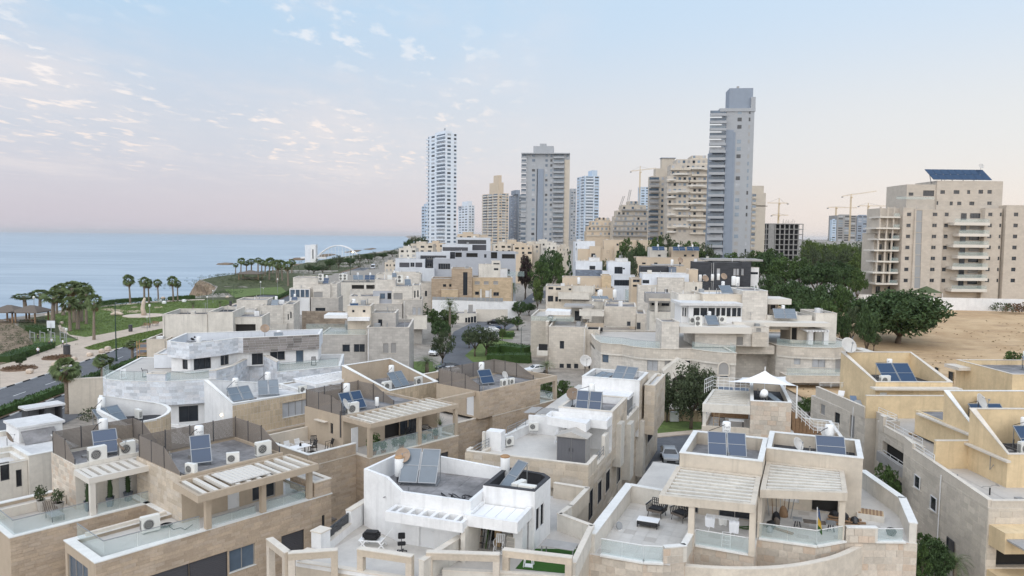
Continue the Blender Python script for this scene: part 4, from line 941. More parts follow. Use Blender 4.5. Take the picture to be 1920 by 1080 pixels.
A.rect(2.45,7.8,9.6,13.8,6.31,9.0,'creamlight',f=[hf(A,1,9.6,(602,585),(668,690),'d'),hf(A,1,9.6,(700,553),(768,622),'k')],clad={'m':'lightstone','w':.5,'h':.3,'edges':[3]},roof='roofgrey',para=.2,cope=False)
A.pergola([(2.3,7.0),(7.9,6.9),(7.9,9.55),(2.35,9.55)],8.95,9,th=.36,m='slabwhite',slat=.34,posts=[(2.55,7.2),(6.9,7.2)],pz=6.58,pw=.3)
A.screen([(2.52,9.8),(2.52,11.4),(2.52,13.6),(7.7,13.6),(7.7,12),(7.7,10)],9.2,[.3,1.3,1.45,1.45,1.45,.5],step=1.5)
A.glass([(-1.7,13.6),(-1.7,7.2),(2.3,7.2)],6.31,1.1,1.6);A.glass([(2.8,7.1),(6.7,7.1)],6.31,.9,1.5)
A.part(G().box(-1.6,2.4,11.2,11.42,6.31,6.9),'low_wall','coping')
A.roofkit(2.8,7.4,9.9,13.4,9.0,2);A.finish();A.reroot(3,10)
heater('blue panel with white boiler behind weathered brown screens above the cactus terrace',A.w(4.9,10.9,9.02),RR_-.25,npan=1,pw=1.5,pl=1.95,tilt=40);ac('dusty unit at the front roof edge left of blue panel above cactus terrace',A.w(3.9,9.95,9.02),RR_,big=False,sc=1.15);ac('unit behind the rusty dish at front roof edge above cactus terrace',A.w(5.75,9.95,9.02),RR_,sc=1.1)
dish('rusty dish at front roof edge above the cactus terrace',A.w(5.15,9.75,9.02),RR_+.9,'dishrust',.9)
for i,(x,y)in enumerate(((2.9,8.9),(4.15,8.7),(5.35,8.9))):potted(('leftmost of three tall cacti in blue square pots, beside pergola post','middle one of three tall cacti in blue square pots','rightmost of three tall cacti in blue square pots, next to white door')[i],A.w(x,y,6.31),'potgrey','cactus',.62,.3,'cactus',1.15,i)
potted('bare twiggy shrub in large grey round pot against the stone wall',A.w(1.5,9.9,6.31),'potstone','leafolive',.65,.36,'bush',.9,4);potted('wilted twiggy plant in tall grey pot near the corner wall',A.w(.9,11.0,6.31),'potstone','leafolive',.7,.26,'bush',.95,5);potted('leafy plant in pale pot below dark window on cactus terrace',A.w(7.2,9.1,6.31),'potwhite','leaf',.4,.25,'bush',.9,6)
r=thing('lounge_chair','grey metal lounge chair standing by the glass on the cactus terrace','chair',A.w(1.0,8.6,6.31),RR_)
G().box(-.35,.35,-.3,.9,.32,.37).build('seat','metalgrey',r);g=G();[g.bar((-.33+i*.11,.9,.36),(-.33+i*.11,1.3,.9),.03,.012)for i in range(7)];g.build('backrest','woodgrey',r)
for x in(-.32,.32):
 for y in(-.25,.85):G().box(x-.02,x+.02,y-.02,y+.02,0,.32).build('leg','metaldark',r)
Cc=House('row_house','tan row house with plant filled glazed pergola and walled table terrace, left of centre',RW,*OR,6.5)
Cc.walls([(17.3,6.1),(21.8,6.1),(21.8,4.4),(31.4,4.1),(31.4,13.4),(17.3,13.4)],0,6.3,'tanplaster',{0:[hf(Cc,2,6.1,(495,585),(590,665),'S')],2:[tuple(v-(21.8 if i<2 else 0)for i,v in enumerate(hf(Cc,2,4.3,(895,500),(1075,560),'S')[:4]))+('S',)]},clad={**TAN,'edges':[0,1,2,5]},roof='tile',para=.1,pt=.3,cop='coping')
Cc.walls([(17.3,6.1),(21.78,6.1),(21.78,6.3),(17.5,6.3),(17.5,13.1),(17.3,13.1)],6.46,7.3,'tanplaster',clad={**TAN,'edges':[0]},roof=None);G().prism([(17.26,6.06),(21.82,6.06),(21.82,6.34),(17.54,6.34),(17.54,13.1),(17.26,13.1)],7.303,7.37).build('coping','copingwhite',Cc.root)
Cc.part(G().box(17.5,21.9,12.9,13.15,6.31,7.45),'rear_parapet','greyplaster')
Cc.rect(21.9,30.6,7.95,13.35,6.31,9.0,'tanplaster',f=[hf(Cc,2,7.95,(760,300),(880,400),'o'),(28.0,30.2,6.35,8.3,'k')],l=[hs(Cc,2,21.9,(484,305),(498,362),'k')],roof='roofgrey',para=.2,cope=False)
Cc.part(G().box(21.55,21.89,10.0,11.5,8.35,8.42),'window_hood','coping')
Cc.part(G().box(21.85,22.5,6.75,6.8,6.42,8.4),'door','white')
Cc.pergola([(21.75,4.2),(31.5,4.2),(31.6,8.1),(21.75,7.8)],9.22,12,th=.36,m='tanplaster',sm='creamlight',slat=.2,posts=[(21.95,4.55),(27.1,4.5),(31.3,4.4)],pz=6.47,pw=.32)
Cc.screen([(21.98,8.2),(21.98,9.6),(21.98,13.2),(27.5,13.2),(27.5,11.0),(27.5,8.2)],9.2,[1.0,1.4,1.45,1.45,1.45,.35])
Cc.glass([(22.15,4.5),(26.9,4.4)],6.47,1.05,1.6);Cc.glass([(27.3,4.4),(31.1,4.3)],6.47,1.05,1.6)
Cc.roofkit(22.3,30.2,8.3,13,9.0,3);Cc.downpipe([(21.82,8.2,9.6),(21.82,8.2,7.4)],'metaldark',.05);Cc.finish();Cc.reroot(24,8)
heater('two blue panels with white boiler inside brown roof screens above the walled table terrace',Cc.w(24.2,9.2,9.02),RR_-.1,npan=2,pw=1.05,pl=1.7,tilt=50);ac('unit at left roof corner beside a dish above the walled table terrace',Cc.w(23.2,8.4,9.02),RR_-.1,sc=1.15);dish('dish at left roof corner above the walled table terrace',Cc.w(22.3,8.3,9.02),RR_+.6,'dishwhite',1.0);tank('short grey boiler lying right of two blue panels above the walled table terrace',Cc.w(26.2,8.9,9.0),sc=.6)
T=Cc.w(18.9,9.5,6.31);table('white topped table set among black and white chairs on the walled terrace',T,RR_,1.5,.95,.74,'plasticwhite','black')
for i,(x,y,a,m,lb)in enumerate(((18.6,10.7,0,'plasticwhite','left one of two white plastic chairs behind the terrace table'),(19.6,10.7,.1,'plasticwhite','right one of two white plastic chairs behind the terrace table'),(20.1,9.6,-1.5,'blackgloss','black chair at the right end of the terrace table'),(20.9,10.6,-.6,'blackgloss','black chair in front of the plaster wall right of terrace table'),(17.95,10.6,.5,'blackgloss','black chair behind the left corner of terrace table'),(17.95,9.6,1.5,'blackgloss','black chair at the left end of the terrace table'),(21.3,9.0,-1.8,'blackgloss','black chair nearest the white door on walled terrace'))):
 plchair(lb,Cc.w(x,y,6.31),RR_+a,m,1.05,'chairs round the terrace table')
T.z+=.745;jug=thing('jar','small dark jar standing on white terrace table','jar',T);G().lathe([(.08,0),(.1,.1),(.06,.2),(.07,.24)],0,0,10).build('body','black',jug)
for i,(x,y,k,ph,h,pm,lm,lb)in enumerate(((22.9,5.2,'bush',.35,1.5,'terracotta','leaf','tall leafy plant at left corner of the plant filled pergola'),(23.6,4.9,'bush',.3,.8,'terracotta','leaf','low round green plant against glass at left of plant filled pergola'),(24.9,5.0,'bush',.35,.7,'potwhite','leafolive','olive green plant in white pot left of the folding dish'),(26.2,5.3,'spiky',.4,.8,'potwhite','leaflight','spiky plant in white pot beside the middle post'),(25.6,5.0,'bush',.3,.7,'terracotta','leaf','dark green plant in clay pot left of the middle post'),(28.1,4.9,'spiky',.3,.6,'potwhite','leaf','small spiky plant in white pot right of the middle post'),(29.6,5.1,'bush',.3,.6,'terracotta','leafolive','bushy plant behind glass below the hanging white pot'),(30.6,5.6,'spiky',.95,1.0,'potwhite','leaf','tall spiky palm in high white pot at right end of plant filled pergola'))):
 potted(lb,Cc.w(x,y,6.31),pm,lm,ph,.22,k,h,i+10)
r=inst('wicker',mk_wicker,'dark wicker armchair inside plant filled pergola beside the middle post',Cc.w(28.3,6.8,6.31),RR_+.5,'armchairs');inst('wicker',mk_wicker,'dark wicker armchair inside plant filled pergola near its right end',Cc.w(29.7,6.6,6.31),RR_-.4,'armchairs')
table('brown round edged table inside plant filled pergola',Cc.w(29.0,5.7,6.31),RR_,.9,.9,.6,'wood','wood')
r=thing('lean_to','dark tiled lean-to roof between two tan row houses','shed',B.w(16,3.4),RR_);G().box(-1.1,1.1,-1,2.4,0,3.3).build('wall','tanplaster',r)
for i in range(8):G().prism([(-1.15+i*.29,-1.1),(-.88+i*.29,-1.1),(-.88+i*.29,2.5),(-1.15+i*.29,2.5)],3.35+.01*(i%2),3.42+.01*(i%2)).build('roof_plank','woodgrey',r)
for i in range(3):bush('flowering shrub '+('in front of','behind','at the right end of')[i]+' the dark tiled lean-to roof',B.w(15.4+i*.6,5.6-.4*i,3.2),'leafolive',.5,.7,20+i)
Dd=House('row_house','tan row house with open square frame at its right end and screened roof',RW,*OR,6.5)
Dd.walls([(31.42,7.0),(38.4,6.95),(38.4,6.4),(48.8,6.4),(48.8,13),(31.42,13)],0,6.3,'tanplaster',{2:[(1.2,3,3,4.5,'S')]},clad={**TAN,'edges':[0,2]},roof='tile',para=.2,pt=.25)
Dd.rect(36.6,45.8,6.42,12.4,6.57,9.0,'tanplaster',l=[hs(Dd,3,36.6,(92,155),(130,270),'d')],clad={**TAN,'edges':[0]},roof='roofgrey',para=.2,cope=False)
Dd.screen([(36.75,6.6),(36.75,8.5),(36.75,12.2),(45,12.2),(45,9),(45,6.7)],9.2,[.6,1.4,1.5,1.5,1.45,.4])
for q in([(45.82,6.45),(48.75,6.45),(48.75,6.8),(45.82,6.8)],[(48.4,6.82),(48.75,6.82),(48.75,11),(48.4,11)]):Dd.part(G().prism(q,8.6,9.15),'frame_beam','tanplaster')
Dd.part(G().box(48.4,48.75,6.45,6.8,6.57,8.6),'frame_post','tanplaster');Dd.glass([(45.9,6.6),(48.3,6.6)],6.57,.75,1.2);Dd.glass([(48.9,6.6),(48.9,10)],6.57,.6,1.2)
Dd.part(G().box(31.5,31.8,6.9,12.8,6.57,8.6),'frame_post','tanplaster');Dd.part(G().box(31.8,36.5,6.95,7.3,8.75,9.15),'frame_beam','tanplaster')
g=G();[g.box(32.0+i*.28,32.24+i*.28,9.5,9.55,6.35,8.2)for i in range(8)];Dd.part(g,'corrugated_sheet','metalgrey')
Dd.roofkit(37,45.4,6.9,12,9.0,4);Dd.finish();Dd.reroot(40,9)
heater('single blue panel with white boiler on screened roof beside the open square frame',Dd.w(40.2,8.6,9.02),RR_-.3,npan=1,pw=1.5,pl=1.6,tilt=50);ac('unit at the front edge of screened roof beside the open square frame',Dd.w(40.6,6.9,9.02),RR_,sc=.9);ac('second unit toward right on screened roof beside the open square frame',Dd.w(41.8,6.95,9.02),RR_,sc=.8);dish('dish on screened roof beside the open square frame',Dd.w(42.2,8.3,9.02),RR_,'dishwhite',.8)
OW=c(6,1063,840)
E_=House('wedge_house','house clad in upright tan stone with lamp on white sloping side wall',RW,*OW,8.5)
VS=dict(m='vertstone',w=.32,h=.62)
E_.walls([(0,0),(8.2,0),(8.2,5.2),(0,5.2)],0,8.2,'white',{0:[hf(E_,6,0,(1425,835),(1618,905),'c')]},clad={**VS,'edges':[0],'z0':5.4,'z1':8.45},roof='roofwhite',para=.3,pt=.25,cop='copingwhite',top=[8.5,8.35,8.5,10.0])
E_.part(G().box(-.1,8.2,-.5,-.01,4.5,5.35),'ledge','tanplaster')
E_.part(G().box(9.7,16.0,4.9,5.3,8.5,8.8),'beam','white')
E_.pergola([(9.7,1.1),(15.8,1.1),(15.8,5.3),(9.7,5.3)],8.82,11,th=.3,m='white',slat=.14,posts=[(9.9,1.3),(15.6,1.3)],pz=6.0,pw=.22)
E_.rect(8.21,12.9,.3,7,0,8.0,'tanplaster',roof='roofwhite',para=.1,cop='copingwhite')
E_.walls([(13.2,-6.2),(19.8,-6.2),(19.8,1.5),(13.2,1.5)],0,8.2,'tanplaster',clad={**VS,'edges':[0,3],'z0':5.0},roof='roofgrey',para=.3,pt=.25,cop='copingwhite',top=[8.6,8.6,10.2,10.2])
E_.walls([(19.82,-6.6),(27,-6.6),(27,1),(19.82,1)],0,6.3,'tanplaster',roof='tile',para=1.6,pt=.25,cop='coping')
E_.screen([(20.2,-5.6),(25.5,-5.6)],7.9,[.9,.9],m='metaldark',step=1.2)
E_.roofkit(.5,7.9,.5,4.8,8.2,5,'roofwhite');E_.roofkit(13.6,19.4,-5.8,1,8.2,6);E_.finish();E_.reroot(8,0)
gl=thing('wall_lamp','small lit lamp on the white sloping side wall','lamp',E_.w(-.08,1.9,7.2),RR_);G().lathe([(.03,-.09),(.09,-.05),(.09,.05),(.03,.09)],0,0,10).build('globe','lampglow',gl);G().box(.04,.08,-.06,.06,-.08,.08).build('backplate','metalgrey',gl)
heater('two grey panels with printed boiler behind the white sloping side wall',E_.w(1.8,1.2,8.22),RR_-.1,npan=2,pw=1.05,pl=1.7,pm='solargrey',text=(('אמקור',.15,.15),('2000',.11,-.08)));heater('pair of grey panels with rust marked boiler, right of the white sloping side wall',E_.w(4.7,1.6,8.22),RR_-.5,npan=2,pm='solargrey',pw=.95,pl=1.9)
ac('white unit with hose at end of the flat white roof left of the tall screen',E_.w(8.0,.9,8.12),RR_,sc=.9)
heater('two grey panels with boiler in the tan roof well beside dark mesh fence',E_.w(16.3,-4.6,8.22),RR_,npan=2,pm='solargrey',pl=1.9,tilt=45);ac('white unit left of two grey panels in the roof well beside dark mesh fence',E_.w(14.2,-4.6,8.22),RR_,sc=1.1);ac('white unit right of two grey panels in the roof well beside dark mesh fence',E_.w(18.4,-4.7,8.22),RR_,sc=1.0)
F_=House('wedge_house','house with rounded tan stone roof wall and two grey panels, behind the cactus terrace',RW,*OW,8.5)
F_.walls([(-9.0,.6),(-6.6,.5)]+arc(-6.4,2.0,1.55,-85,55,8)+[(-9.2,5.5),(-10.4,3.0)],0,8.0,'white',clad={**VS,'z0':5},roof='roofdark',para=.4,pt=.22,cop='copingwhite',top=[8.1]+[8.2]+[8.3+.09*i for i in range(9)]+[9.9,9.2]);F_.finish(120);F_.reroot(-8,3)
mf,mp=win_mesh('x',.95,.95);fo=put('window',mf,F_.root,None);fo.location=Vector((-6.9+8,.46-3,5.6));put('pane',mp,fo)
heater('two grey panels inside the rounded tan roof wall behind the cactus terrace',F_.w(-9.3,2.2,8.02),RR_+.2,npan=2,pm='solargrey',pw=1.1,pl=1.7,tank=True);ac('unit in the dark roof well of the rounded tan roof wall',F_.w(-7.2,2.6,8.02),RR_+1.6,sc=.9)
N1=House('white_house','flat roofed cream house with white roof and grey skylight, at left edge',RW,*c(1,145,470),8.3)
N1.walls([(0,0),(3.2,0),(3.2,9),(-6,9),(-6,3.6),(0,3.6)],0,7.9,'creamlight',{0:[],5:[hs(N1,1,0,(82,545),(112,625),'k')][:0]},roof='roofwhite',para=.35,cop='copingwhite')
N1.walls([(-8,.3),(-.02,.3),(-.02,3.58),(-8,3.58)],0,7.6,'creamlight',{0:[tuple(v+(8 if i<2 else 0)if i<4 else v for i,v in enumerate(hf(N1,1,.3,*q)))for q in(((0,510),(50,592),'k'),((80,545),(113,625),'k'))]},roof='roofwhite',para=.3,cop='copingwhite')
N1.part(G().prism([(1.0,5.5),(4.0,5.5),(4.0,8.5),(1.0,8.5)],7.9,9.0),'roof_box','white');N1.part(G().prism([(.85,5.35),(4.15,5.35),(4.15,8.65),(.85,8.65)],9.0,9.18),'roof_slab','roofwhite');g=G().quad((1.1,4.5,7.95),(3.4,4.5,7.95),(3.4,5.46,8.8),(1.1,5.46,8.8));N1.part(g,'skylight','roofgrey')
N1.reroot(0,4);dish('dish with long arm on the white roof beside grey skylight',N1.w(-.2,3.9,7.95),RR_+1.2,'dishrust',.9)
R7=radians(-20);N7=House('white_house','white plastered house with stone portal frames along its terrace, bottom centre',-20,*c(3,440,655),9.6)
N7.walls([(-11.4,-6.6),(-4.3,-6.2),(-3.7,-4.9),(3.2,-3.1),(2.8,2.4),(.5,3.4),(.9,9),(-11.0,9)],0,6.2,'cream',roof='tile',para=.0)
sl=G()
N7.walls([(-10.9,-.3),(-8.85,-1.2),(-7.5,-1.85),(-3.15,-1.85),(-3.15,4.4),(-10.5,4.4)],6.2,8.55,'white',{2:[(1.15,2.1,6.22,8.25,'d'),(3.7,4.1,6.5,8.2,'k')]},roof='roofgrey',para=.85,cop='copingwhite',pt=.2,cope=False,top=[9.75,9.75,9.25,9.25,9.3,9.75])
N7.pergola([(-7.8,-3.15),(-3.06,-3.15),(-3.06,-1.87),(-7.8,-1.87)],8.5,6,th=.55,m='white',slat=.2,sh=.4)
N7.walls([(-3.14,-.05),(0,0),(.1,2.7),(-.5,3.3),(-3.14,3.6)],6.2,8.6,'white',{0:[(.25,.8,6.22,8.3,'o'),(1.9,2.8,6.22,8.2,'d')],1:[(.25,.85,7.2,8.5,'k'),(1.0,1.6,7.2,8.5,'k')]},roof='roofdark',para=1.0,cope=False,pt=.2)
g=G();P_=[(-3.14,-.05),(0,0),(.1,2.7),(-.5,3.3),(-3.14,3.6)];I_=inset(P_,.28);O_=inset(P_,.02)
for i in range(5):g.prism([O_[i],O_[(i+1)%5],I_[(i+1)%5],I_[i]],9.603,9.66)
for i in range(5):j=(i+1)%5;a,b=inset(P_,.222)[i],inset(P_,.222)[j];g.quad((*b,8.62),(*a,8.62),(*a,9.6),(*b,9.6))
N7.part(g,'roof_membrane','roofdark')
for q in([(-3.3,-2.5),(-.15,-2.5),(-.15,-2.25),(-3.3,-2.25)],[(-3.3,-2.245),(-3.0,-2.245),(-3.0,-.06),(-3.3,-.06)],[(-.4,-2.245),(-.15,-2.245),(-.15,-.02),(-.4,-.02)]):N7.part(G().prism(q,8.1,8.72),'canopy_beam','white')
for i in range(4):N7.part(G().box(-2.98+i*.645,-2.36+i*.645,-2.22,-.1,8.52+.0*i,8.55),'canopy_panel','plasticwhite')
N7.part(G().box(-.95,-.4,-.9,-.06,6.21,8.1),'side_wall','white');N7.part(G().box(-3.28,-3.02,-2.9,-.1,6.2,8.1),'side_wall','creamlight')
N7.part(G().box(-2.3,-1.95,-.3,-.07,6.21,8.4),'wall_panel','woodlight')
def wallline(H,pts,z0,z1,m,th=.22,cop='coping',name='parapet',ct=.06,clad=None):
 for a,b in zip(pts[:-1],pts[1:]):
  a2,b2=Vector(a[:2]),Vector(b[:2]);u=(b2-a2).normalized();n=Vector((-u.y,u.x))*th/2;za=a[2]if len(a)>2 else z1;zb=b[2]if len(b)>2 else z1;a2=a2-u*.0;b2=b2+u*th*.45
  g=G();g.v=[(*(a2-n),z0),(*(b2-n),z0),(*(b2+n),z0),(*(a2+n),z0),(*(a2-n),za),(*(b2-n),zb),(*(b2+n),zb),(*(a2+n),za)];g.f=[(0,3,2,1),(4,5,6,7),(0,1,5,4),(1,2,6,5),(2,3,7,6),(3,0,4,7)];g.build(name,m,H.root)
  if cop:
   n2=n*1.25;g=G();g.v=[(*(p+s*n2),q+dz)for dz in(.003,ct)for p,s,q in((a2,-1,za),(b2,-1,zb),(b2,1,zb),(a2,1,za))];g.f=[(0,3,2,1),(4,5,6,7),(0,1,5,4),(1,2,6,5),(2,3,7,6),(3,0,4,7)];g.build('coping',cop,H.root)
wallline(N7,[(-11.2,.6,7.5),(-11.2,-1.4,7.5)],6.2,7.5,'white',.35);wallline(N7,[(-11.2,-1.6),(-10.9,-4.3)],6.2,6.75,'white',.35)
N7.rail([(-11.2,-1.6),(-10.9,-4.3)],6.8,.6,2,'metaldark',1.2);g=G();[g.box(-11.2+.1*i-.0,-11.12+.1*i,-1.7-.88*i,-2.45-.88*i+.0,6.85,7.35)for i in range(3)];N7.part(g,'rail_panel','glassdark')
N7.part(G().prism([(-11.25,-4.35),(-10.55,-4.45),(-10.65,-5.2),(-11.35,-5.1)],6.2,7.55),'pier','white');N7.part(G().prism([(-11.3,-4.3),(-10.5,-4.4),(-10.6,-5.25),(-11.4,-5.15)],7.553,7.62),'pier_cap','coping')
wallline(N7,[(-11.3,-5.2,6.6),(-11.35,-6.4,6.6)],6.2,6.6,'white',.4,'coping')
wallline(N7,[(-11.2,-6.45),(-4.4,-6.1)],6.2,6.42,'white',.3,'coping')
wallline(N7,[(-4.1,-6.0),(-3.55,-2.5)],6.2,7.4,'creamlight',.3,'coping')
wallline(N7,[(-1.5,8.8),(.9,8.6),(.75,5.0)],6.2,7.2,'cream',.25);wallline(N7,[(.75,5.0),(.5,3.4),(2.75,2.3),(3.1,-2.9)],6.2,7.2,'creamlight',.25);wallline(N7,[(-3.5,-4.7),(3.1,-2.95)],6.2,6.5,'creamlight',.25)
def portal(H,a,b,z,drop,th=.34,sq=.34):
 a,b=Vector((*a,0)),Vector((*b,0));u=(b-a).normalized();v=Vector((-u.y,u.x,0))*sq/2;p=G();P_=[(a-v)[:2],(b-v)[:2],(b+v)[:2],(a+v)[:2]];p.prism(P_,z-th,z);p.build('portal_beam','creamstone',H.root)
 p2=[((a-v*1.15))[:2],((b-v*1.15))[:2],((b+v*1.15))[:2],((a+v*1.15))[:2]];G().prism(p2,z+.002,z+.05).build('coping','coping',H.root)
 for q in(a,b-u*sq):G().prism([(q-v)[:2],(q+u*sq-v)[:2],(q+u*sq+v)[:2],(q+v)[:2]],z-drop,z-th).build('portal_post','creamstone',H.root)
for a,b in(((-12.8,-6.84),(-10.75,-8.0)),((-10.7,-8.02),(-8.56,-6.75)),((-7.66,-6.2),(-4.55,-6.05)),((-4.15,-5.3),(-.5,-4.2)),((-.55,-3.55),(3.1,-3.2))):portal(N7,a,b,7.6,3.4)
g=G();[g.box(-11.2,-4.4,-6.9-.0,-6.85,5.4,5.6)];N7.part(g,'string_course','coping')
N7.part(G().quad((-.2,-2.6,6.215),(2.9,-2.1,6.215),(2.6,1.2,6.215),(-.2,.2,6.215)),'artificial_turf','turf')
N7.part(G().quad((-11.0,-6.2,6.207),(-4.4,-5.9,6.207),(-3.75,-1.9,6.207),(-10.4,-1.2,6.207)),'terrace_paving','tilelight')
N7.roofkit(-10,-3.5,-1.4,4,8.55,7);N7.downpipe([(-3.0,-.2,8.9),(-3.0,-.25,6.3)]);N7.finish();N7.reroot(-5,1)
heater('two large silver panels propped steeply with rusty topped boiler on the white house',N7.w(-8.0,1.2,8.56),R7+.25,npan=2,tank=False,pm='solargrey',pw=1.15,pl=2.3,tilt=48);tank('white boiler behind large silver panels on the white house, below a dish',N7.w(-9.5,1.6,8.56),True)
dish('dish on top of boiler at left corner of the white house',N7.w(-9.4,1.9,9.2),R7+.4,'dishrust',.95)
heater('single silver panel leaning out of the black roof well',N7.w(-2.3,.9,8.9),R7-.5,npan=1,tank=False,pm='solargrey',pw=.85,pl=2.2,tilt=40);tank('white boiler with rusty rim behind the black roof well',N7.w(-3.0,3.2,8.9),True)
ac('left unit of the pair beside the black roof well',N7.w(-1.3,1.0,8.75),R7+1.3,sc=1.1);ac('right unit of the pair beside the black roof well',N7.w(-.65,.6,8.75),R7,sc=1.1)
g=G();rng=random.Random(9)
for j in range(3):g.tube([(-5.6+j*.7+.5*sin(t*.7+j),.2+.35*cos(t*.9+j*2)+.1*j,.04)for t in range(12)],.025,5)
o=g.build('cable','black',None);o.location=N7.w(0,0,8.56);o.rotation_euler=(0,0,R7);o['label']='loose cables lying on grey roof beside the large silver panels';o['category']='cable'
r=thing('sun_lounger','white folding sun lounger with dark cushion bundle on the white house terrace','lounger',N7.w(-8.6,-2.7,6.21),R7+.2)
G().box(-1.0,.35,-.3,.3,.34,.39).build('seat','plasticwhite',r);g=G();[g.bar((.35+.03*0,-.28+i*.11,.37),(.85,-.28+i*.11,1.0),.045,.012)for i in range(6)];g.build('backrest','plasticwhite',r)
for x in(-.9,.2):G().bar((x,-.28,.35),(x+.3,-.28,0),.03).bar((x,.28,.35),(x+.3,.28,0),.03).bar((x+.3,-.28,.35),(x,-.28,0),.03).build('leg','plasticwhite',r)
G().box(-.7,.25,-.34,.34,.40,.85).build('cushion_bundle','black',None,bev=.12,loc=N7.w(-8.7,-2.7,6.21),rz=R7+.2,label='black folded cushion bundle lying on the white sun lounger',cat='cushion')
r=thing('office_chair','black office chair on castors beside the white sun lounger','chair',N7.w(-6.9,-2.9,6.21),R7+.5)
G().box(-.23,.23,-.23,.23,.44,.52).build('seat','black',r,bev=.03);G().box(-.2,.2,.2,.26,.65,1.02).build('backrest','black',r,bev=.04);G().bar((0,0,.1),(0,0,.45),.025).bar((0,.1,.46),(0,.24,.75),.02).build('column','metaldark',r)
g=G();[g.bar((0,0,.1),(.28*cos(a*1.257),.28*sin(a*1.257),.05),.02)for a in range(5)];g.build('base','metaldark',r);g=G();[g.box(.28*cos(a*1.257)-.03,.28*cos(a*1.257)+.03,.28*sin(a*1.257)-.03,.28*sin(a*1.257)+.03,0,.06)for a in range(5)];g.build('castors','black',r)
plchair('white plastic chair in front of dark opening under the translucent canopy',N7.w(-1.75,-1.0,6.21),R7+.1,sc=1.1);plchair('white plastic chair behind the stone portal frame, near the glass table',N7.w(.35,-2.0,6.21),R7+3.3,sc=1.0)
r=thing('cabinet','small cream drawer cabinet below the translucent canopy','cabinet',N7.w(-1.1,-.7,6.21),R7);G().box(-.25,.25,-.22,.22,0,.95).build('body','creamlight',r)
for i in range(4):G().box(-.22,.22,-.24,-.222,.06+i*.22,.25+i*.22).build('drawer','potstone',r)
r=thing('ladder_stack','dark clutter of ladders and tools leaning in the dark opening','tools',N7.w(-2.75,-.6,6.21),R7)
for i in range(4):G().bar((-.3+i*.2,-.2,0),(-.25+i*.22,.25,1.7),.03).build('pole',('wood','metaldark','leafdark','metalgrey')[i],r)
for i in range(4):G().bar((-.3,-.2+i*.1,.3+i*.35),(-.1,-.2+i*.1,.3+i*.35),.02).build('rung','metaldark',r)
table('large glass topped table on the green turf',N7.w(1.6,-.4,6.22),R7,1.9,1.0,.74,'cladgrey','metalgrey')
R8=radians(-20);N8=House('stone_house','tall cream stone house with open roof terrace and garden shed, centre',-20,*c(3,712,518),7.8)
CS=dict(m='creamstone',w=.85,h=.42)
rw=lambda tl,br,k='k':hs(N8,3,.02,tl,br,k)
N8.walls([(-9.4,.3),(-.3,.3),(-.3,33),(-9.4,33)],0,5.8,'cream',{1:[]},clad={**CS,'edges':[1]},roof='tile')
hh=[rw((715,640),(742,722)),rw((764,585),(779,642)),rw((797,562),(813,622)),rw((823,537),(832,572)),rw((845,568),(858,622)),rw((898,415),(917,492)),rw((953,370),(967,440)),rw((977,325),(998,400))]
hh=[(a,b,max(d-1.5 if d-cc<1.2 else cc,6.0)if False else cc,d,k)for a,b,cc,d,k in hh]
low=[h for h in hh if h[3]<=5.75];
N8.walls([(-9.6,0),(0,0),(0,7.5),(0,33),(-9.6,33)],5.805,6.8,'cream',clad={**CS,'edges':[0,1,2]},roof='tilelight',para=.0)
N8b=[(a-.3,b-.3,max(2.2,cc),min(5.6,d),'k')for a,b,cc,d,k in low]
for a,b,z0_,z1_,k in[(.5,2.2,3.3,5.4,'k'),(3.9,5.0,3.6,5.2,'k'),(6.6,7.9,3.6,5.2,'k'),(10.8,12.2,3.0,4.9,'k'),(16.2,18.2,3.2,5.2,'k'),(22.5,24.4,2.8,5.0,'k'),(26,29,2.6,5.0,'k'),(1.0,2.4,.4,2.2,'k'),(8,9.2,.4,2.2,'k')]:
 mf,mp=win_mesh(k,round(b-a,1),round(z1_-z0_,1));f_=put('window',mf,N8.root,(-.3+.085,a,z0_),radians(90));put('pane',mp,f_)
 g=G();e=.16;[g.box(-.298,-.20,p,q,r_,s_)for p,q,r_,s_ in((a-e,a,z0_-e,z1_+e),(b,b+e,z0_-e,z1_+e),(a,b,z1_,z1_+e),(a,b,z0_-e,z0_))];g.build('window_surround','coping',N8.root)
wallline(N8,[(-9.5,.12),(-.12,.12)],6.8,7.75,'cream',.24,'coping')
N8.lay(Vector((-9.6,0,0)),Vector((1,0,0)),Vector((0,-1,0)),9.6,6.8,7.7,[],CS)
wallline(N8,[(-.12,.3),(-.12,2.5,7.75)],6.8,7.75,'cream',.24);N8.part(G().box(-.3,0,5.2,6.5,6.8,8.6),'pier','creamlight');wallline(N8,[(-.12,2.7),(-.12,5.1)],6.8,7.0,'cream',.24);N8.rail([(-.12,2.6),(-.12,5.2)],7.05,.75,3)
wallline(N8,[(-9.5,.3),(-9.5,1.0)],6.8,7.75,'cream',.24);wallline(N8,[(-9.4,1.2),(-9.2,4.0)],6.8,7.0,'cream',.24);N8.rail([(-9.4,1.1),(-9.2,3.9)],7.05,.75,3)
N8.part(G().box(-9.5,-8.2,4.0,5.0,6.8,8.35),'pier','white');N8.part(G().box(-9.6,-9.4,3.4,3.7,6.8,8.4),'pier','creamlight');wallline(N8,[(-8.9,5.1),(-8.0,10.2)],6.8,7.5,'white',.24,'copingwhite');N8.rail([(-8.6,6.5),(-8.1,9.8)],7.55,.6,3)
wallline(N8,[(-8.0,10.3),(-4.6,10.3)],6.8,8.4,'white',.24,None)
g=G();[g.box(-8.6+i*.55,-8.1+i*.55,10.6,13,8.45+.05*(i%2),8.5+.05*(i%2))for i in range(7)];N8.part(g,'corrugated_roof','cladgrey')
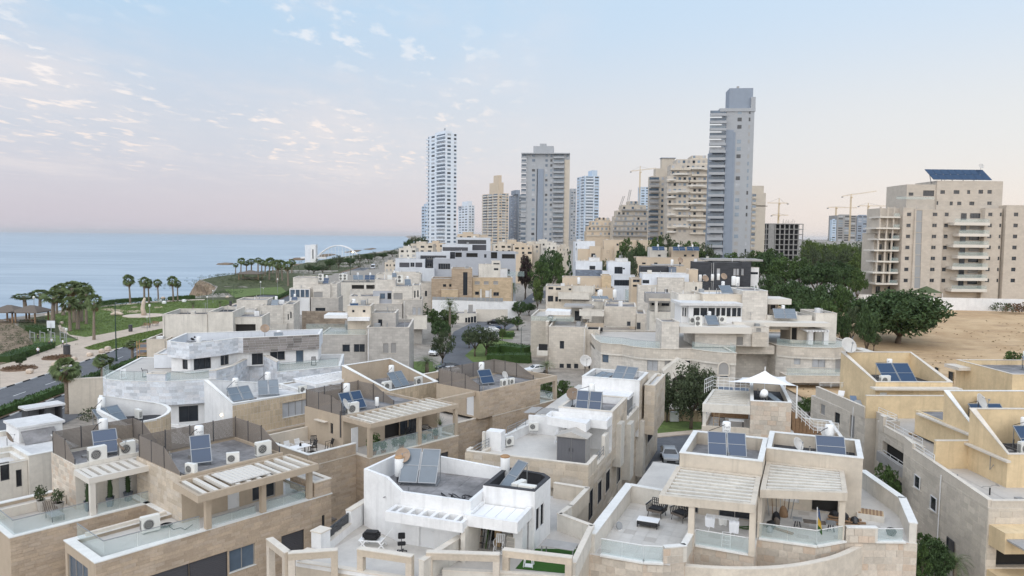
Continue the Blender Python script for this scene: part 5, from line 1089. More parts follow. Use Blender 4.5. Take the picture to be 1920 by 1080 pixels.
N8.walls([(-4.5,7.6),(0,7.6),(0,13.5),(-4.5,13.5)],6.805,9.35,'white',{0:[(.55,1.25,6.82,8.9,'m'),(-9,-8,6,7,'-')][:1],1:[(2.7,3.4,6.82,7.9,'k')]},clad={**CS,'edges':[1]},roof='roofgrey',para=.6,cop='coping',pt=.2)
can=arc(-4.2,6.3,.95,180,265,6)+[(-1.35,4.45),(-1.35,5.9),(-.05,5.9),(-.05,7.58),(-5.15,7.58)]
N8.part(G().prism(can,8.95,9.25),'canopy','white');I_=inset(can,.16);g=G()
for i in range(len(can)):j=(i+1)%len(can);g.prism([can[i],can[j],I_[j],I_[i]],9.253,9.62)
N8.part(g,'canopy_parapet','white');N8.part(G().box(-1.6,-1.35,4.5,4.75,6.8,8.95),'canopy_post','white');N8.part(G().box(-3.4,-2.4,7.0,7.59,6.8,8.95),'wall_panel','metalgrey')
N8.rect(-5.6,.04,19.3,24,5.0,9.9,'white',f=[(-1.6,-.6,6.85,8.9,'m')],clad={**CS,'edges':[1]},roof='roofgrey',para=.5,cop='copingwhite',pt=.25)
N8.part(G().box(-5.6,-.5,17.0,19.28,9.0,9.3),'eave','white');N8.rect(.3,1.3,20.5,27,5.0,9.6,'cream',clad={**CS,'edges':[0,1]},roof='roofwhite',para=.2)
wallline(N8,[(-.12,13.6),(-.12,19.2)],6.8,7.9,'cream',.24);N8.rail([(-.12,15),(-.12,18)],7.9,.6,2)
for y0_,y1_,z0_,z1_ in((9.2,10.6,5.0,8.6),(13.4,15.0,2.6,7.6),(19.8,21.2,1.0,6.4)):N8.part(G().box(-.28,.42,y0_,y1_,z0_,z1_),'bay','creamlight')
p_=[N8.P(*c(3,*q),2.6)for q in((985,640),(1058,655),(1083,497),(1035,500))];N8.part(G().prism(p_,2.45,2.6),'carport_roof','cladgrey');[N8.part(G().box(q[0]-.1,q[0]+.1,q[1]-.1,q[1]+.1,0,2.45),'carport_post','metalgrey')for q in p_]
N8.roofkit(-4.2,-.3,8,13,9.35,8);N8.roofkit(-5.2,-.3,19.7,23.6,9.9,9);N8.downpipe([(.06,11.3,8.8),(.06,11.3,5.9),(-.24,11.3,5.6),(-.24,11.3,.3)],'potstone');N8.downpipe([(-7.0,-.05,6.7),(-7.0,-.05,5.85)],'metalgrey');N8.finish();N8.reroot(-5,12)
heater('two blue panels with tall white boiler on the cream stone house, next to rusty dish',N8.w(-2.3,8.8,9.37),R8+.05,npan=2,pw=1.05,pl=1.75,tilt=62);dish('big rusty dish behind parapet on the cream stone house',N8.w(-4.2,10.8,9.37),R8+.3,'dishrust',1.1);heater('two tilted grey panels on the rear roof of the cream stone house',N8.w(-1.9,20.6,9.92),R8-.2,npan=2,tank=False,pm='solargrey',pw=1.1,pl=1.8,tilt=38)
heater('pair of panels lying flatter beside tilted panels on the rear roof of cream stone house',N8.w(-4.2,21.0,9.92),R8-.4,npan=2,tank=False,pm='solargrey',pw=.8,pl=1.5,tilt=12)
ac('unit on low wall nearest to the terrace corner of the cream stone house',N8.w(-8.1,5.6,6.85),R8+1.0,sc=.85);ac('unit mounted higher on white wall of the cream stone house terrace',N8.w(-7.3,9.6,7.2),R8+.3,sc=.85)
r=thing('garden_shed','grey two door garden shed with beige gable roof on the open terrace','shed',N8.w(-2.2,3.3,6.81),R8)
G().box(-1.15,1.15,-.02,1.3,0,1.95).build('body','cladgrey',r)
for x in(-.56,.56):d_=G().box(x-.54,x+.54,-.06,-.022,.06,1.86).build('door','shedgrey',r);[G().box(x-.5+i*.25,x-.42+i*.25,-.075,-.061,.1,1.8).build('plank_rib','shedgrey',d_)for i in range(4)];G().box(x*.25-.03,x*.25+.03,-.1,-.062,.85,1.1).build('handle','metaldark',d_)
g=G();g.v=[(-1.3,-.2,1.96),(1.3,-.2,1.96),(0,-.2,2.4),(-1.3,1.45,1.96),(1.3,1.45,1.96),(0,1.45,2.4)];g.f=[(0,1,2),(5,4,3),(0,2,5,3),(1,4,5,2),(0,3,4,1)];g.build('roof','potstone',r)
plchair('white plastic chair stacked under the rounded canopy, left',N8.w(-4.7,8.4,6.81),R8+.2,sc=1.1);plchair('white plastic chair tucked under the rounded canopy, right behind another',N8.w(-4.3,8.9,6.81),R8+.1,sc=1.1);plchair('black chair beside the blue grey panel below rounded canopy',N8.w(-3.6,7.0,6.81),R8-.8,'blackgloss');potted('dark potted plant beside black chair under rounded canopy',N8.w(-3.9,6.3,6.81),'terracotta','leafdark',.35,.22,'bush',.8,31)
rng=random.Random(12)
r=thing('tarpaulin','crumpled black and white tarpaulin strip lying along the front parapet','tarpaulin',N8.w(-5.2,.9,6.82),R8);
for m_,o_ in(('black',0),('plasticwhite',1)):
 g=G()
 for i in range(26):x=(i*.2)+.05*o_;
 for i in range(30):x=-1.6+i*.19;y=rng.uniform(-.2,.35);h_=rng.uniform(.1,.32);g.prism([(x,y),(x+rng.uniform(.1,.3),y+rng.uniform(-.05,.1)),(x+.25,y+.25),(x-.02,y+.2)],.0,h_*(1.0 if o_==0 else 1.15))
 g.build('fold',m_,r)
R9=radians(-22);N9=House('terrace_house','light stone house with curved front, twin slatted pergolas and laundry, bottom right',-22,*c(4,907,722),8.9)
LS=dict(m='lightstone',w=.62,h=.42)
BASE=[(-8.95,-3.3),(-5.66,-3.3),(-4.6,-2.95),(-3.55,-2.2),(-3.4,.45),(0,.25),(0,2.85),(3.3,3.0),(4.9,4.5),(8.2,5.85),(8.95,6.0),(8.75,10.8),(6.65,16.2),(-8.95,16)]
N9.walls(BASE,0,5.85,'creamlight',{9:[]},clad={**LS,'z0':2.0},roof='tilelight',para=.0)
def ledge(H,pts,z,m='copingwhite',th=.1,wd=.42):
 for a,b in zip(pts[:-1],pts[1:]):
  a2,b2=Vector(a),Vector(b);u=(b2-a2).normalized();n=Vector((-u.y,u.x))*wd/2;G().prism([a2-n,b2+u*.05-n,b2+u*.05+n,a2+n],z,z+th).build('coping',m,H.root)
ledge(N9,[(-8.1,-3.2),(-5.66,-3.2),(-4.65,-2.9)],5.853);N9.glass([(-8.1,-3.15),(-5.66,-3.15),(-4.65,-2.85)],5.955,.85,1.4,rail='metalwhite')
ledge(N9,[(-3.3,.4),(-.15,.3)],5.853);N9.glass([(-3.3,.4),(-.15,.32)],5.955,.85,1.6,rail='metalwhite')
ledge(N9,[(.1,2.95),(3.3,3.1),(4.85,4.55)],5.853);N9.glass([(.1,2.95),(3.3,3.1),(4.85,4.55)],5.955,.85,1.7,rail='metalwhite')
ledge(N9,[(6.6,5.25),(8.2,5.9)],5.853);N9.glass([(6.7,5.3),(8.15,5.9)],5.955,.7,1.6,rail='metalwhite')
wallline(N9,[(-4.6,-2.75),(-3.62,-2.1),(-3.5,.3)],5.85,6.75,'creamlight',.3,'copingwhite');wallline(N9,[(4.95,4.6),(6.55,5.2)],5.85,6.75,'creamlight',.3,'copingwhite')
wallline(N9,[(-8.72,-3.1),(-8.72,6.3)],5.85,6.95,'creamlight',.45,'copingwhite');wallline(N9,[(-8.6,6.2),(-5.3,5.8)],5.85,7.0,'creamlight',.3,'copingwhite')
wallline(N9,[(8.7,6.1),(8.55,10.8),(6.5,16.2)],5.85,7.0,'creamlight',.4,'copingwhite')
for a,b in(((-8.95,-3.3),(-8.95,6.0)),):
 a=Vector((*a,0));b=Vector((*b,0));u=(a-b).normalized();N9.lay(b,u,Vector((u.y,-u.x,0)),(b-a).length,5.85,6.9,[],LS)
N9.lay(Vector((-4.6,-2.92,0)),Vector((.833,.553,0)),Vector((.553,-.833,0)),1.2,5.86,6.7,[],LS);N9.lay(Vector((4.95,4.43,0)),Vector((.936,.351,0)),Vector((.351,-.936,0)),1.75,5.86,6.7,[],LS);N9.lay(Vector((8.91,6.1,0)),Vector((-.03,1,0)),Vector((1,.03,0)),4.7,5.86,6.95,[],LS)
k_=0;tm=G().box(.008,.692,.008,.692,0,.012).mesh('tile','tilelight');tm2=G().box(.008,.692,.008,.692,0,.012).mesh('tile','tile')
for i in range(12):
 for j in range(13):
  x,y=-8.4+i*.7,-3.0+j*.7
  if(x>-4.3 and y<-1.6)or(x>-3.9 and y<.6)or x>-.7:continue
  if y>5.0:continue
  put('tile',tm if(i*7+j*3)%11 else tm2,N9.root,(x,y,5.852))
for i in range(12):
 for j in range(10):
  x,y=.1+i*.7,3.3+j*.7
  if y<3.3+max(0,(x-2.8)*.62)or x>8.0 or(x<5.6 and y>8.7):continue
  put('tile',tm if(i*5+j*3)%9 else tm2,N9.root,(x,y,5.852))
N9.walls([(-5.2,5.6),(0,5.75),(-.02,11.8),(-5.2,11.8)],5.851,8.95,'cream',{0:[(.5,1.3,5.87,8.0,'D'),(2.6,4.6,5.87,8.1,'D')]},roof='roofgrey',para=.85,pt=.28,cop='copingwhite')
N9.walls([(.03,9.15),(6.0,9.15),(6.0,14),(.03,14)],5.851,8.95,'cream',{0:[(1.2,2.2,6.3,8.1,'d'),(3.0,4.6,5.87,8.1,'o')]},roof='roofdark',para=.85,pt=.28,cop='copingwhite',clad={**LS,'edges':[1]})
N9.part(G().box(-.14,.14,-.1,5.7,5.86,8.55),'party_wall','cream')if False else None
N9.part(G().box(-.02,.2,3.0,9.1,5.86,8.4),'party_wall','cream')
N9.pergola([(-5.35,-.6),(.02,0),(-.05,5.6),(-5.35,5.55)],8.92,8,along=1,th=.5,bt=.3,m='cream',sm='creamlight',slat=.22,posts=[(-3.5,-.15),(-.12,.22)],pz=5.86,pw=.34)
N9.pergola([(.08,2.85),(4.95,4.35),(4.9,9.1),(.06,9.1)],8.92,8,along=1,th=.5,bt=.3,m='cream',sm='creamlight',slat=.22,posts=[(4.7,4.65)],pz=5.86,pw=.34)
mat('stonepale',(.63,.56,.47),.8,vary=.2,grain=.15,gscale=2.0,streak=.3)
cp=[N9.P(*c(k,x,y),5.6)for k,x,y in((4,432,1017),(4,560,1030),(4,700,1041),(4,850,1045),(4,1000,1041),(4,1150,1025),(5,300,1000),(5,400,958),(5,467,927))];cs=[]
for i in range(len(cp)-1):
 q0,q1,q2,q3=[Vector(cp[max(0,min(len(cp)-1,i+j))])for j in(-1,0,1,2)]
 cs+=[tuple(.5*((2*q1)+(q2-q0)*t+(2*q0-5*q1+4*q2-q3)*t*t+(3*q1-q0-3*q2+q3)*t**3))for t in(0,.25,.5,.75)]
cs.append(cp[-1]);g=G();n_=len(cs);inn=[(Vector(p)+Vector((-(Vector(cs[min(i+1,n_-1)])-Vector(cs[max(i-1,0)])).normalized().y,(Vector(cs[min(i+1,n_-1)])-Vector(cs[max(i-1,0)])).normalized().x))*.36)[:]for i,p in enumerate(cs)]
for i in range(n_-1):g.prism([cs[i],cs[i+1],inn[i+1],inn[i]],4.0,5.55)
N9.part(g,'curved_wall','stonepale');g=G()
for i in range(n_-1):g.prism([cs[i],cs[i+1],inn[i+1],inn[i]],5.553,5.6)
N9.part(g,'coping','coping')
N9.part(G().prism([(4.6,3.4),(6.6,5.6),(5.0,5.6),(3.4,3.4)],3.6,3.75),'lower_slab','creamlight')
N9.roofkit(-4.8,-.4,6.2,11.4,8.95,10);N9.roofkit(.4,5.6,9.6,13.6,8.95,11,'roofdark');N9.finish();N9.reroot(0,6)
heater('two blue panels with printed boiler in the left roof well above the laundry pergola',N9.w(-2.4,8.4,8.98),R9+.18,npan=2,pw=1.25,pl=1.9,tilt=42,text=(('כרמל',.2,.18),('1955',.18,-.05)));heater('single blue panel with plain tall boiler in right roof well above work bench',N9.w(4.2,11.0,8.98),R9+.15,npan=1,pw=1.9,pl=1.6,tilt=50)
dish('dish tipped low behind parapet of the right roof well',N9.w(1.9,10.6,8.98),R9+1.0,'dishwhite',.95)
r=inst('wicker',mk_wicker,'black woven armchair at the left behind white coffee table on tiled terrace',N9.w(-6.35,4.2,5.865),R9-.2,'woven armchairs on the tiled terrace',1.15);inst('wicker',mk_wicker,'black woven armchair at the right, near the pergola post, on tiled terrace',N9.w(-4.75,4.1,5.865),R9-.5,'woven armchairs on the tiled terrace',1.15)
table('low white topped woven coffee table on tiled terrace',N9.w(-6.5,2.2,5.865),R9,1.35,.8,.45,'plasticwhite','blackgloss','coffee_table',shelf=True)
r=thing('fan','small round white fan lying by the left parapet of tiled terrace','fan',N9.w(-8.05,.9,5.865),.4);G().lathe([(.2,-.06),(.24,0),(.2,.06)],0,0,16).xf(Matrix.Translation((0,0,.26))@Matrix.Rotation(1.2,4,'X')).build('cage','metalgrey',r);G().box(-.15,.15,-.12,.12,0,.04).build('base','plasticwhite',r)
r=thing('drying_rack','white folding drying rack standing under left pergola','drying rack',N9.w(-2.1,3.0,5.865),R9);g=G();[g.bar((-.95,-.27+i*.09,.95),(.95,-.27+i*.09,.95),.008)for i in range(7)];g.bar((-.95,-.3,.95),(-.95,.3,.95),.015).bar((.95,-.3,.95),(.95,.3,.95),.015);g.build('rack_wires','plasticwhite',r)
for s_ in(-1,1):G().bar((s_*.8,-.3,0),(s_*.5,.3,.95),.016).bar((s_*.8,.3,0),(s_*.5,-.3,.95),.016).build('leg','plasticwhite',r)
def cloth(lab,x,y,wd,ln,m,seed):
 g=G();n=9;rng=random.Random(seed)
 for i in range(n):
  for j in range(7):u_=i/(n-1)-.5;t=j/6*2-1;z=.97-abs(t)*ln+.0;g.v.append((u_*wd*(1-.1*abs(t)),t*.06+.03*sin(i*1.9+seed)*abs(t)+(.02 if t>0 else-.02),z+.03*sin(i*1.3+seed)))
 for i in range(n-1):
  for j in range(6):g.f.append((i*7+j,(i+1)*7+j,(i+1)*7+j+1,i*7+j+1))
 g.build('laundry',m,None,smooth=True,loc=N9.w(x,y,5.865),rz=R9+.1,label=lab,cat='laundry')
cloth('white sheet hanging at left end of the drying rack',-2.8,2.75,.6,.62,'clothwhite',1);cloth('pale shirt hanging in the middle of the drying rack',-2.05,2.95,.5,.45,'cloth',2);cloth('white towel hanging at right end of the drying rack',-1.35,2.7,.6,.75,'clothwhite',3)
r=thing('ladder','small white step ladder outside glass below the laundry','ladder',N9.w(-1.6,.65,5.865),R9);G().bar((-.25,0,0),(-.22,.2,.9),.015).bar((.25,0,0),(.22,.2,.9),.015).build('rail','plasticwhite',r);[G().bar((-.24,.2*t,.9*t),(.24,.2*t,.9*t),.012).build('rung','plasticwhite',r)for t in(.25,.5,.75,1)]
g=G();rng=random.Random(3);[g.tube([(.3*cos(t*.6+j)*(1+.3*j),.18*sin(t*.6+j),.02+.02*j)for t in range(12)],.02,5)for j in range(3)];g.build('garden_hose','turf',None,loc=N9.w(-.75,4.3,5.87),label='green garden hose coiled under left pergola by the party wall',cat='hose')
r=thing('work_bench','grey plank bench on two metal trestles under right pergola','bench',N9.w(3.2,5.9,5.865),R9+.1);G().box(-.65,.65,-.25,.25,.42,.5).build('bench_top','woodgrey',r)
for x in(-1.0,.95):
 t_=G().box(x-.28,x+.28,-.22,.22,.46,.6).build('trestle_top','metalgrey',r);G().bar((x-.2,-.15,0),(x-.1,0,.46),.03).bar((x+.2,-.15,0),(x+.1,0,.46),.03).bar((x,.2,0),(x,0,.46),.03).build('trestle_leg','metaldark',r)
for i,(x,y,ln,a,lb)in enumerate(((5.9,7.4,2.6,.2,'lowest and longest plank leaning beside right pergola post'),(5.7,7.7,2.3,.12,'second plank of the pile beside right pergola post'),(5.6,8.0,2.0,.05,'third plank of the pile beside right pergola post'),(1.6,4.9,2.2,-.45,'single dark plank lying diagonally by the clutter'))):
 G().box(-ln/2,ln/2,-.12,.12,.02+.1*(i%3),.1+.1*(i%3)).build('plank','wood',None,loc=N9.w(x-.6,y,5.865),rz=R9+a,label=lb,cat='plank')
for i,(x,y,h,r_,m,lb)in enumerate(((.9,6.6,.55,.28,'black','dark drum at back of the cluttered corner'),(1.0,5.8,.45,.25,'woodgrey','grey bundle in the cluttered corner'),(.7,5.0,.5,.26,'black','black bag in front of the cluttered corner'),(1.3,7.4,.7,.3,'wood','brown sack at rear of the cluttered corner'),(4.4,8.2,.6,.35,'black','leftmost black bin bag at back of right pergola'),(5.0,8.1,.55,.33,'black','middle black bin bag at back of right pergola'),(5.6,7.9,.5,.33,'blackgloss','rightmost black bin bag at back of right pergola'),(.65,4.3,.35,.2,'metalgrey','small grey tool box nearest the glass in cluttered corner'))):
 g=G().lathe([(r_*.9,0),(r_,h*.3),(r_*.8,h*.75),(r_*.25,h)],0,0,9);g.v=[(a+.1*noise.noise(Vector((a*3+i,b*3,z))),b+.1*noise.noise(Vector((b*3,a*3+i,z))),z)for a,b,z in g.v];g.build('sack',m,None,loc=N9.w(x,y,5.865),label=lb,cat='sack')
for i in range(7):
 o=G().bar((0,0,0),(.15*(i-3)*.5,.35,1.5+.1*(i%3)),.02).build('pole',('metalgrey','wood','metaldark')[i%3],None,loc=N9.w(.45+.22*i,7.2+.1*(i%2),5.865),rz=R9,label='tool pole number %d'%i,cat='pole');o['label']=('leftmost slim pole','second slim pole','third slim pole','middle slim pole','fifth slim pole','sixth slim pole','rightmost slim pole')[i]+' leaning in the cluttered corner of right pergola';o['group']='poles leaning in the cluttered corner'
r=thing('flag','drooping blue and yellow flag on white pole fixed to the glass rail','flag',N9.w(3.35,3.3,5.87),R9);G().tube([(0,0,0),(-.05,0,2.3)],.02,6).build('flagpole','metalwhite',r)
for m_,t0,t1 in(('flagblue',0,.4),('flagyellow',.4,.75),('turf',.75,1.0)):
 g=G();n=7
 for i in range(n):
  for j,t in enumerate((t0,t1)):g.v.append((.02+.26*i/(n-1)*(.35+.65*t)+0,.05*sin(i*1.7+t*3),2.25-1.35*t-.25*i/(n-1)))
 for i in range(n-1):g.f.append((2*i,2*i+2,2*i+3,2*i+1))
 g.build('flag_stripe',m_,r)
r=thing('pallet_crate','white low crate with slatted wooden top near right parapet','crate',N9.w(6.6,9.4,5.865),R9-.05);G().box(-.8,.8,-.55,.55,0,.4).build('body','creamlight',r)
for i in range(7):G().box(-.72+i*.21,-.6+i*.21,-.5,.5,.405,.43).build('slat','wood',r)
G().box(-.76,.76,-.52,.52,.401,.404).build('rim','woodlight',r)
r=thing('dark_pot','dark broken pot beside glass at right end of terrace','pot',N9.w(7.6,6.8,5.865));G().lathe([(.2,0),(.32,.25),(.25,.4),(.2,.4),(.15,.1)],0,0,10).build('bowl','black',r)
def wn(H,k,y,wins):return[hf(H,k,y,*q)for q in wins]
def vol(H,k,y,tl,xr,depth,m,wins=(),zb=0.0,para=.45,roof='roofgrey',cop='coping',clad=None,zt=None,cope=True,right=(),left=(),x0=None,x1=None,pt=.22,name='wall'):
 """block of building H whose front stands at local depth y and is seen between the pixels tl and (xr, tl.y)"""
 a=H.Fy(*c(k,*tl),y);b=H.Fy(*c(k,xr,tl[1]),y);X0=a[0]if x0 is None else x0;X1=b[0]if x1 is None else x1;Z=a[1]if zt is None else zt
 ff=[h for h in wn(H,k,y,wins)]
 ff=[(max(h[0],X0+.08),min(h[1],X1-.08),max(h[2],zb+.05),min(h[3],Z-.05),h[4])for h in ff];ff=[h for h in ff if h[1]-h[0]>.15 and h[3]-h[2]>.15]
 rr=[(h[0],h[1],max(h[2],zb+.05),min(h[3],Z-.05),h[4])for h in[hs(H,k,X1,*q)for q in right]];rr=[h for h in rr if y<h[0]and h[1]<y+depth and h[3]-h[2]>.1]
 H.rect(X0,X1,y,y+depth,zb,Z-para,m,f=ff,r=rr,roof=roof,para=para,cop=cop,clad=clad,cope=cope,pt=pt,name=name)
 if roof and depth>=5 and X1-X0>3 and not x0:
  rg=random.Random(int(X0*31+Z*17+y*7));zr=Z-para
  for _ in range(rg.randint(1,3)):a_,b_=rg.uniform(X0+.6,X1-.6),rg.uniform(y+.6,y+depth-.8);H.part(G().tube([(a_,b_,zr),(a_,b_,zr+rg.uniform(.5,1.3))],.07,6),'vent_pipe',rg.choice(('metalgrey','white','potstone')))
  if rg.random()<.6:a_,b_=rg.uniform(X0+.8,X1-1.8),rg.uniform(y+.8,y+depth-1.5);H.part(G().box(a_,a_+rg.uniform(.6,1.2),b_,b_+.9,zr+.003,zr+rg.uniform(.5,1.1)),'roof_hatch',rg.choice(('white','creamlight','metalgrey','acwhite')))
  if rg.random()<.35:a_,b_=rg.uniform(X0+.8,X1-.8),y+depth*.6;H.part(G().bar((a_,b_,zr),(a_,b_,zr+2.2),.025).bar((a_-.5,b_,zr+2.1),(a_+.5,b_,zr+2.1),.015).bar((a_-.35,b_,zr+1.8),(a_+.35,b_,zr+1.8),.015),'antenna','metalgrey')
  if rg.random()<.5 and zb<3:a_=rg.choice((X0+.3,X1-.3));H.part(G().tube([(a_,y-.06,Z-.2),(a_,y-.06,.3)],.05,6),'downpipe',rg.choice(('white','potstone')))
 return X0,X1,Z
def slab(H,k,y,tl,br,depth,m='creamlight',name='slab',back=0.0):
 a=H.Fy(*c(k,*tl),y);b=H.Fy(*c(k,*br),y);H.part(G().box(min(a[0],b[0]),max(a[0],b[0]),y+back,y+depth,min(a[1],b[1]),max(a[1],b[1])),name,m)
def gl(H,k,y,a,b,bot,step=1.5,d=0.0,rail='metalgrey'):
 p=H.Fy(*c(k,*a),y);q=H.Fy(*c(k,*b),y);z=H.Fy(*c(k,a[0],bot),y)[1];H.glass([(p[0],y),(q[0],y+d)],z,max(.3,p[1]-z),step,rail=rail)
def onroof(H,k,pt,y):
 """world point on building H at depth y seen at a pixel"""
 x,z=H.Fy(*c(k,*pt),y);return H.w(x,y,z)
def bld(name,label,k,Y,rot,tl,cat='house',group=None):
 p=D(*c(k,*tl),Y);return House(name,label,rot,0,0,0,cat,group,world=(p.x,p.y))
R10=radians(-14);N10=House('terrace_house','cream house with white shade sail over its roof and slatted pergola, right of centre',-14,*c(4,640,210),9.3)
N10.walls([(0,0),(7.5,.3),(7.7,9),(.6,9)],0,6.9,'cream',{0:[]},clad={**LS,'edges':[0],'z0':4.5},roof='tile',para=0)
N10.walls([(4.1,.2),(7.5,.35),(7.6,9),(4.6,9)],6.9,9.1,'cream',clad={**LS,'edges':[0]},roof='roofdark',para=.7,cop='copingwhite')
N10.part(G().prism([(0,0),(4.08,.18),(4.1,.45),(0,.28)],6.9,7.35),'parapet','cream');N10.part(G().prism([(.02,.3),(.28,.3),(1.0,7),(.7,7)],6.9,7.35),'parapet','cream')
N10.pergola([(0,0),(4.08,.18),(4.5,7),(1.0,7)],9.35,8,along=1,th=.75,bt=.25,m='creamlight',slat=.2,posts=[(.2,.3)],pz=7.35,pw=.3)
g=G();[g.quad((.9,5.5+0,6.95),(4.3,5.5,6.95),(4.3,5.5,8.6),(.9,5.5,8.6))];N10.part(g,'back_wall','wood')
N10.rail([(1.0,7.2,9.3),(4.6,7.2,9.3)],9.3,1.2,4,'metalwhite',.5);N10.rail([(.2,5.0,9.3),(1.0,7.2,9.3)],9.3,1.3,3,'metalwhite',.6)
N10.rail([(7.75,3.5,8.4),(9.6,2.0,6.9),(11.8,3.0,6.6)],7,1.1,4,'metalwhite',.4);N10.walls([(7.72,.4),(12,1.2),(12,8),(7.8,9)],0,6.2,'cream',roof='tile',para=.5,cop='copingwhite')
g=G();[g.box(7.9+i*.32,8.2+i*.32,3,4.4,6.2,8.4-i*.25)for i in range(8)];N10.part(g,'stair','wood')
N10.roofkit(4.9,7.2,.8,8.6,9.1,16,'roofdark');N10.finish();N10.reroot(4,4)
pk=onroof(N10,4,(957,40),3.2);q1,q2,q3,q4=onroof(N10,4,(762,97),2.2),onroof(N10,4,(1120,118),1.2),onroof(N10,4,(1060,70),7.5),onroof(N10,4,(840,75),7.5)
r=thing('shade_sail','white peaked shade sail stretched over the roof terrace','shade sail',pk);g=G();n=8;K=[q1,q2,q3,q4]
ringv=[]
for i in range(4):
 a,b=K[i],K[(i+1)%4]
 for j in range(n):t=j/n;p=a.lerp(b,t);cmid=(K[0]+K[1]+K[2]+K[3])/4;ringv.append(p.lerp(cmid,.32*4*t*(1-t)*.5))
m_=len(ringv)
for lv in range(7):
 t=lv/6;
 for p in ringv:q=p.lerp(pk,t);q.z=p.z+(pk.z-p.z)*(t**1.9);g.v.append(tuple(q-pk))
for lv in range(6):
 for i in range(m_):g.f.append((lv*m_+i,lv*m_+(i+1)%m_,(lv+1)*m_+(i+1)%m_,(lv+1)*m_+i))
g.build('canvas','plasticwhite',r,smooth=True);G().tube([(0,0,-3.5),(0,0,.35)],.05,8).build('mast','metalwhite',r)
g=G();[g.bar(tuple(K[i]-pk),tuple(Vector((K[i].x,K[i].y,8.3))-pk),.05)for i in(1,2)];g.build('corner_post','metalwhite',r)
r=thing('solar_water_heater','white horizontal boiler with steep pale panel under the shade sail','water heater',N10.w(5.4,1.2,9.15),R10);G().lathe([(.1,-.62),(.33,-.58),(.33,.58),(.1,.62)],0,0,16).xf(Matrix.Translation((-.1,.6,1.0))@Matrix.Rotation(radians(65),4,'X')).build('tank','tank',r,smooth=True);G().bar((.3,.7,1.05),(1.7,-.1,.15),.42,.04).build('solar_panel','solargrey',r);G().bar((-.3,.4,0),(-.2,.6,.7),.03).bar((.2,.9,0),(0,.7,.7),.03).bar((-.4,1.0,0),(-.2,.8,.7),.03).build('stand','metaldark',r)
heater('flat dark blue panel behind slatted pergola below the shade sail',N10.w(3.0,7.3,9.0),R10,npan=2,tank=False,tilt=8,pw=1.4,pl=1.0)
table('white table inside the dark pergola room below the shade sail',N10.w(3.0,1.5,6.91),R10,1.3,.8,.8,'plasticwhite','metaldark');plchair('dark chair inside the pergola room below the shade sail',N10.w(1.8,1.6,6.91),R10,'blackgloss')
r=thing('ladder','wooden ladder leaning at left inside the dark pergola room','ladder',N10.w(1.3,2.2,6.91),R10);G().bar((-.25,0,0),(-.2,.5,2.0),.03).bar((.25,0,0),(.2,.5,2.0),.03).build('rail','woodlight',r);[G().bar((-.22,.5*t,2*t),(.22,.5*t,2*t),.02).build('rung','woodlight',r)for t in(.15,.3,.45,.6,.75,.9)]
GS=dict(m='greystone',w=.85,h=.42)
Y2=House('yellow_house','yellow plaster house with grey stone side wall and dry white trim, bottom right corner',2,*c(5,600,465),7.5)
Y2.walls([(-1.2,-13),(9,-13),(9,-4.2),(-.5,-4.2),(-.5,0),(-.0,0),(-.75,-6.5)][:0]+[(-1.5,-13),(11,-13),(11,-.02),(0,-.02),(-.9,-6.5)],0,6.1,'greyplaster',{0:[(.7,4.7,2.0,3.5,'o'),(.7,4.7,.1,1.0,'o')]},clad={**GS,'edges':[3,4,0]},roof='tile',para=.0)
for a,b,z0_,z1_ in((-2.5,-3.7,4.05,5.1),(-5.45,-6.6,3.3,4.4),(-8.2,-9.6,.6,2.2)):
 xx=-.9*(-a/6.5)if a>-6.5 else-.9-.6*((-a-6.5)/6.5);mf,mp=win_mesh('x' if z0_>2 else 'k',1.05,round(z1_-z0_,2));f_=put('window',mf,Y2.root,(xx-.11,a,z0_),radians(-98));put('pane',mp,f_);Y2.part(G().box(xx-.24,xx-.0,b-.05,a+.1,z0_-.07,z0_-.01),'sill','coping')
wallline(Y2,[(.12,-.1,7.4),(-.1,-1.6,7.3)],6.1,7.4,'greystone',.26);wallline(Y2,[(-.1,-1.7),(-.62,-5.4)],6.1,6.9,'greystone',.26);Y2.rail([(-.1,-1.7),(-.6,-5.3)],6.95,.5,2,'metalwhite');wallline(Y2,[(-.65,-5.5,6.9),(-1.35,-12.8,6.6)],6.1,6.9,'greystone',.28)
wallline(Y2,[(-1.3,-12.85),(1.0,-12.85)],6.1,6.55,'greystone',.26)
Y2.walls([(2.6,-8.9),(11,-8.9),(11,-4.4),(2.6,-4.4)],6.1,8.2,'yellow',roof='roofdark',para=.3,pt=.25,cop='coping',top=[8.55,8.55,10.9,10.9]);Y2.part(G().box(2.25,2.58,-9.3,-4.3,8.05,8.2),'eave','coping')
wallline(Y2,[(-.0,-4.3,8.3),(2.6,-4.3,8.3)],6.1,8.3,'yellow',.25)
Y2.walls([(4.5,-2.4),(13,-2.4),(13,2.0),(4.5,2.0)],6.1,8.3,'yellow',roof='roofdark',para=.3,pt=.25,cop='copingwhite',top=[8.65,8.65,11.0,11.0]);Y2.part(G().box(4.1,4.48,-2.7,5.4,8.1,8.25),'eave','coping');Y2.walls([(4.52,2.02),(13,2.02),(13,6.2),(4.52,6.2)],6.1,8.2,'yellow',roof='roofgrey',para=.1,cope=False)
for x0,x1,y0,y1,z0,z1 in((-1.4,3.5,-14.6,-13.02,3.6,5.0),(-1.4,3.5,-16.4,-13.02,1.0,1.9)):Y2.part(G().box(x0,x1,y0,y1,z0,z1),'balcony','yellow')
Y2.part(G().box(-1.3,3.4,-16.2,-14.62,4.5,4.62),'awning_slab','cladgrey');Y2.rail([(-1.2,-16.3),(3.4,-16.3)],1.92,.8,3,'metalwhite')
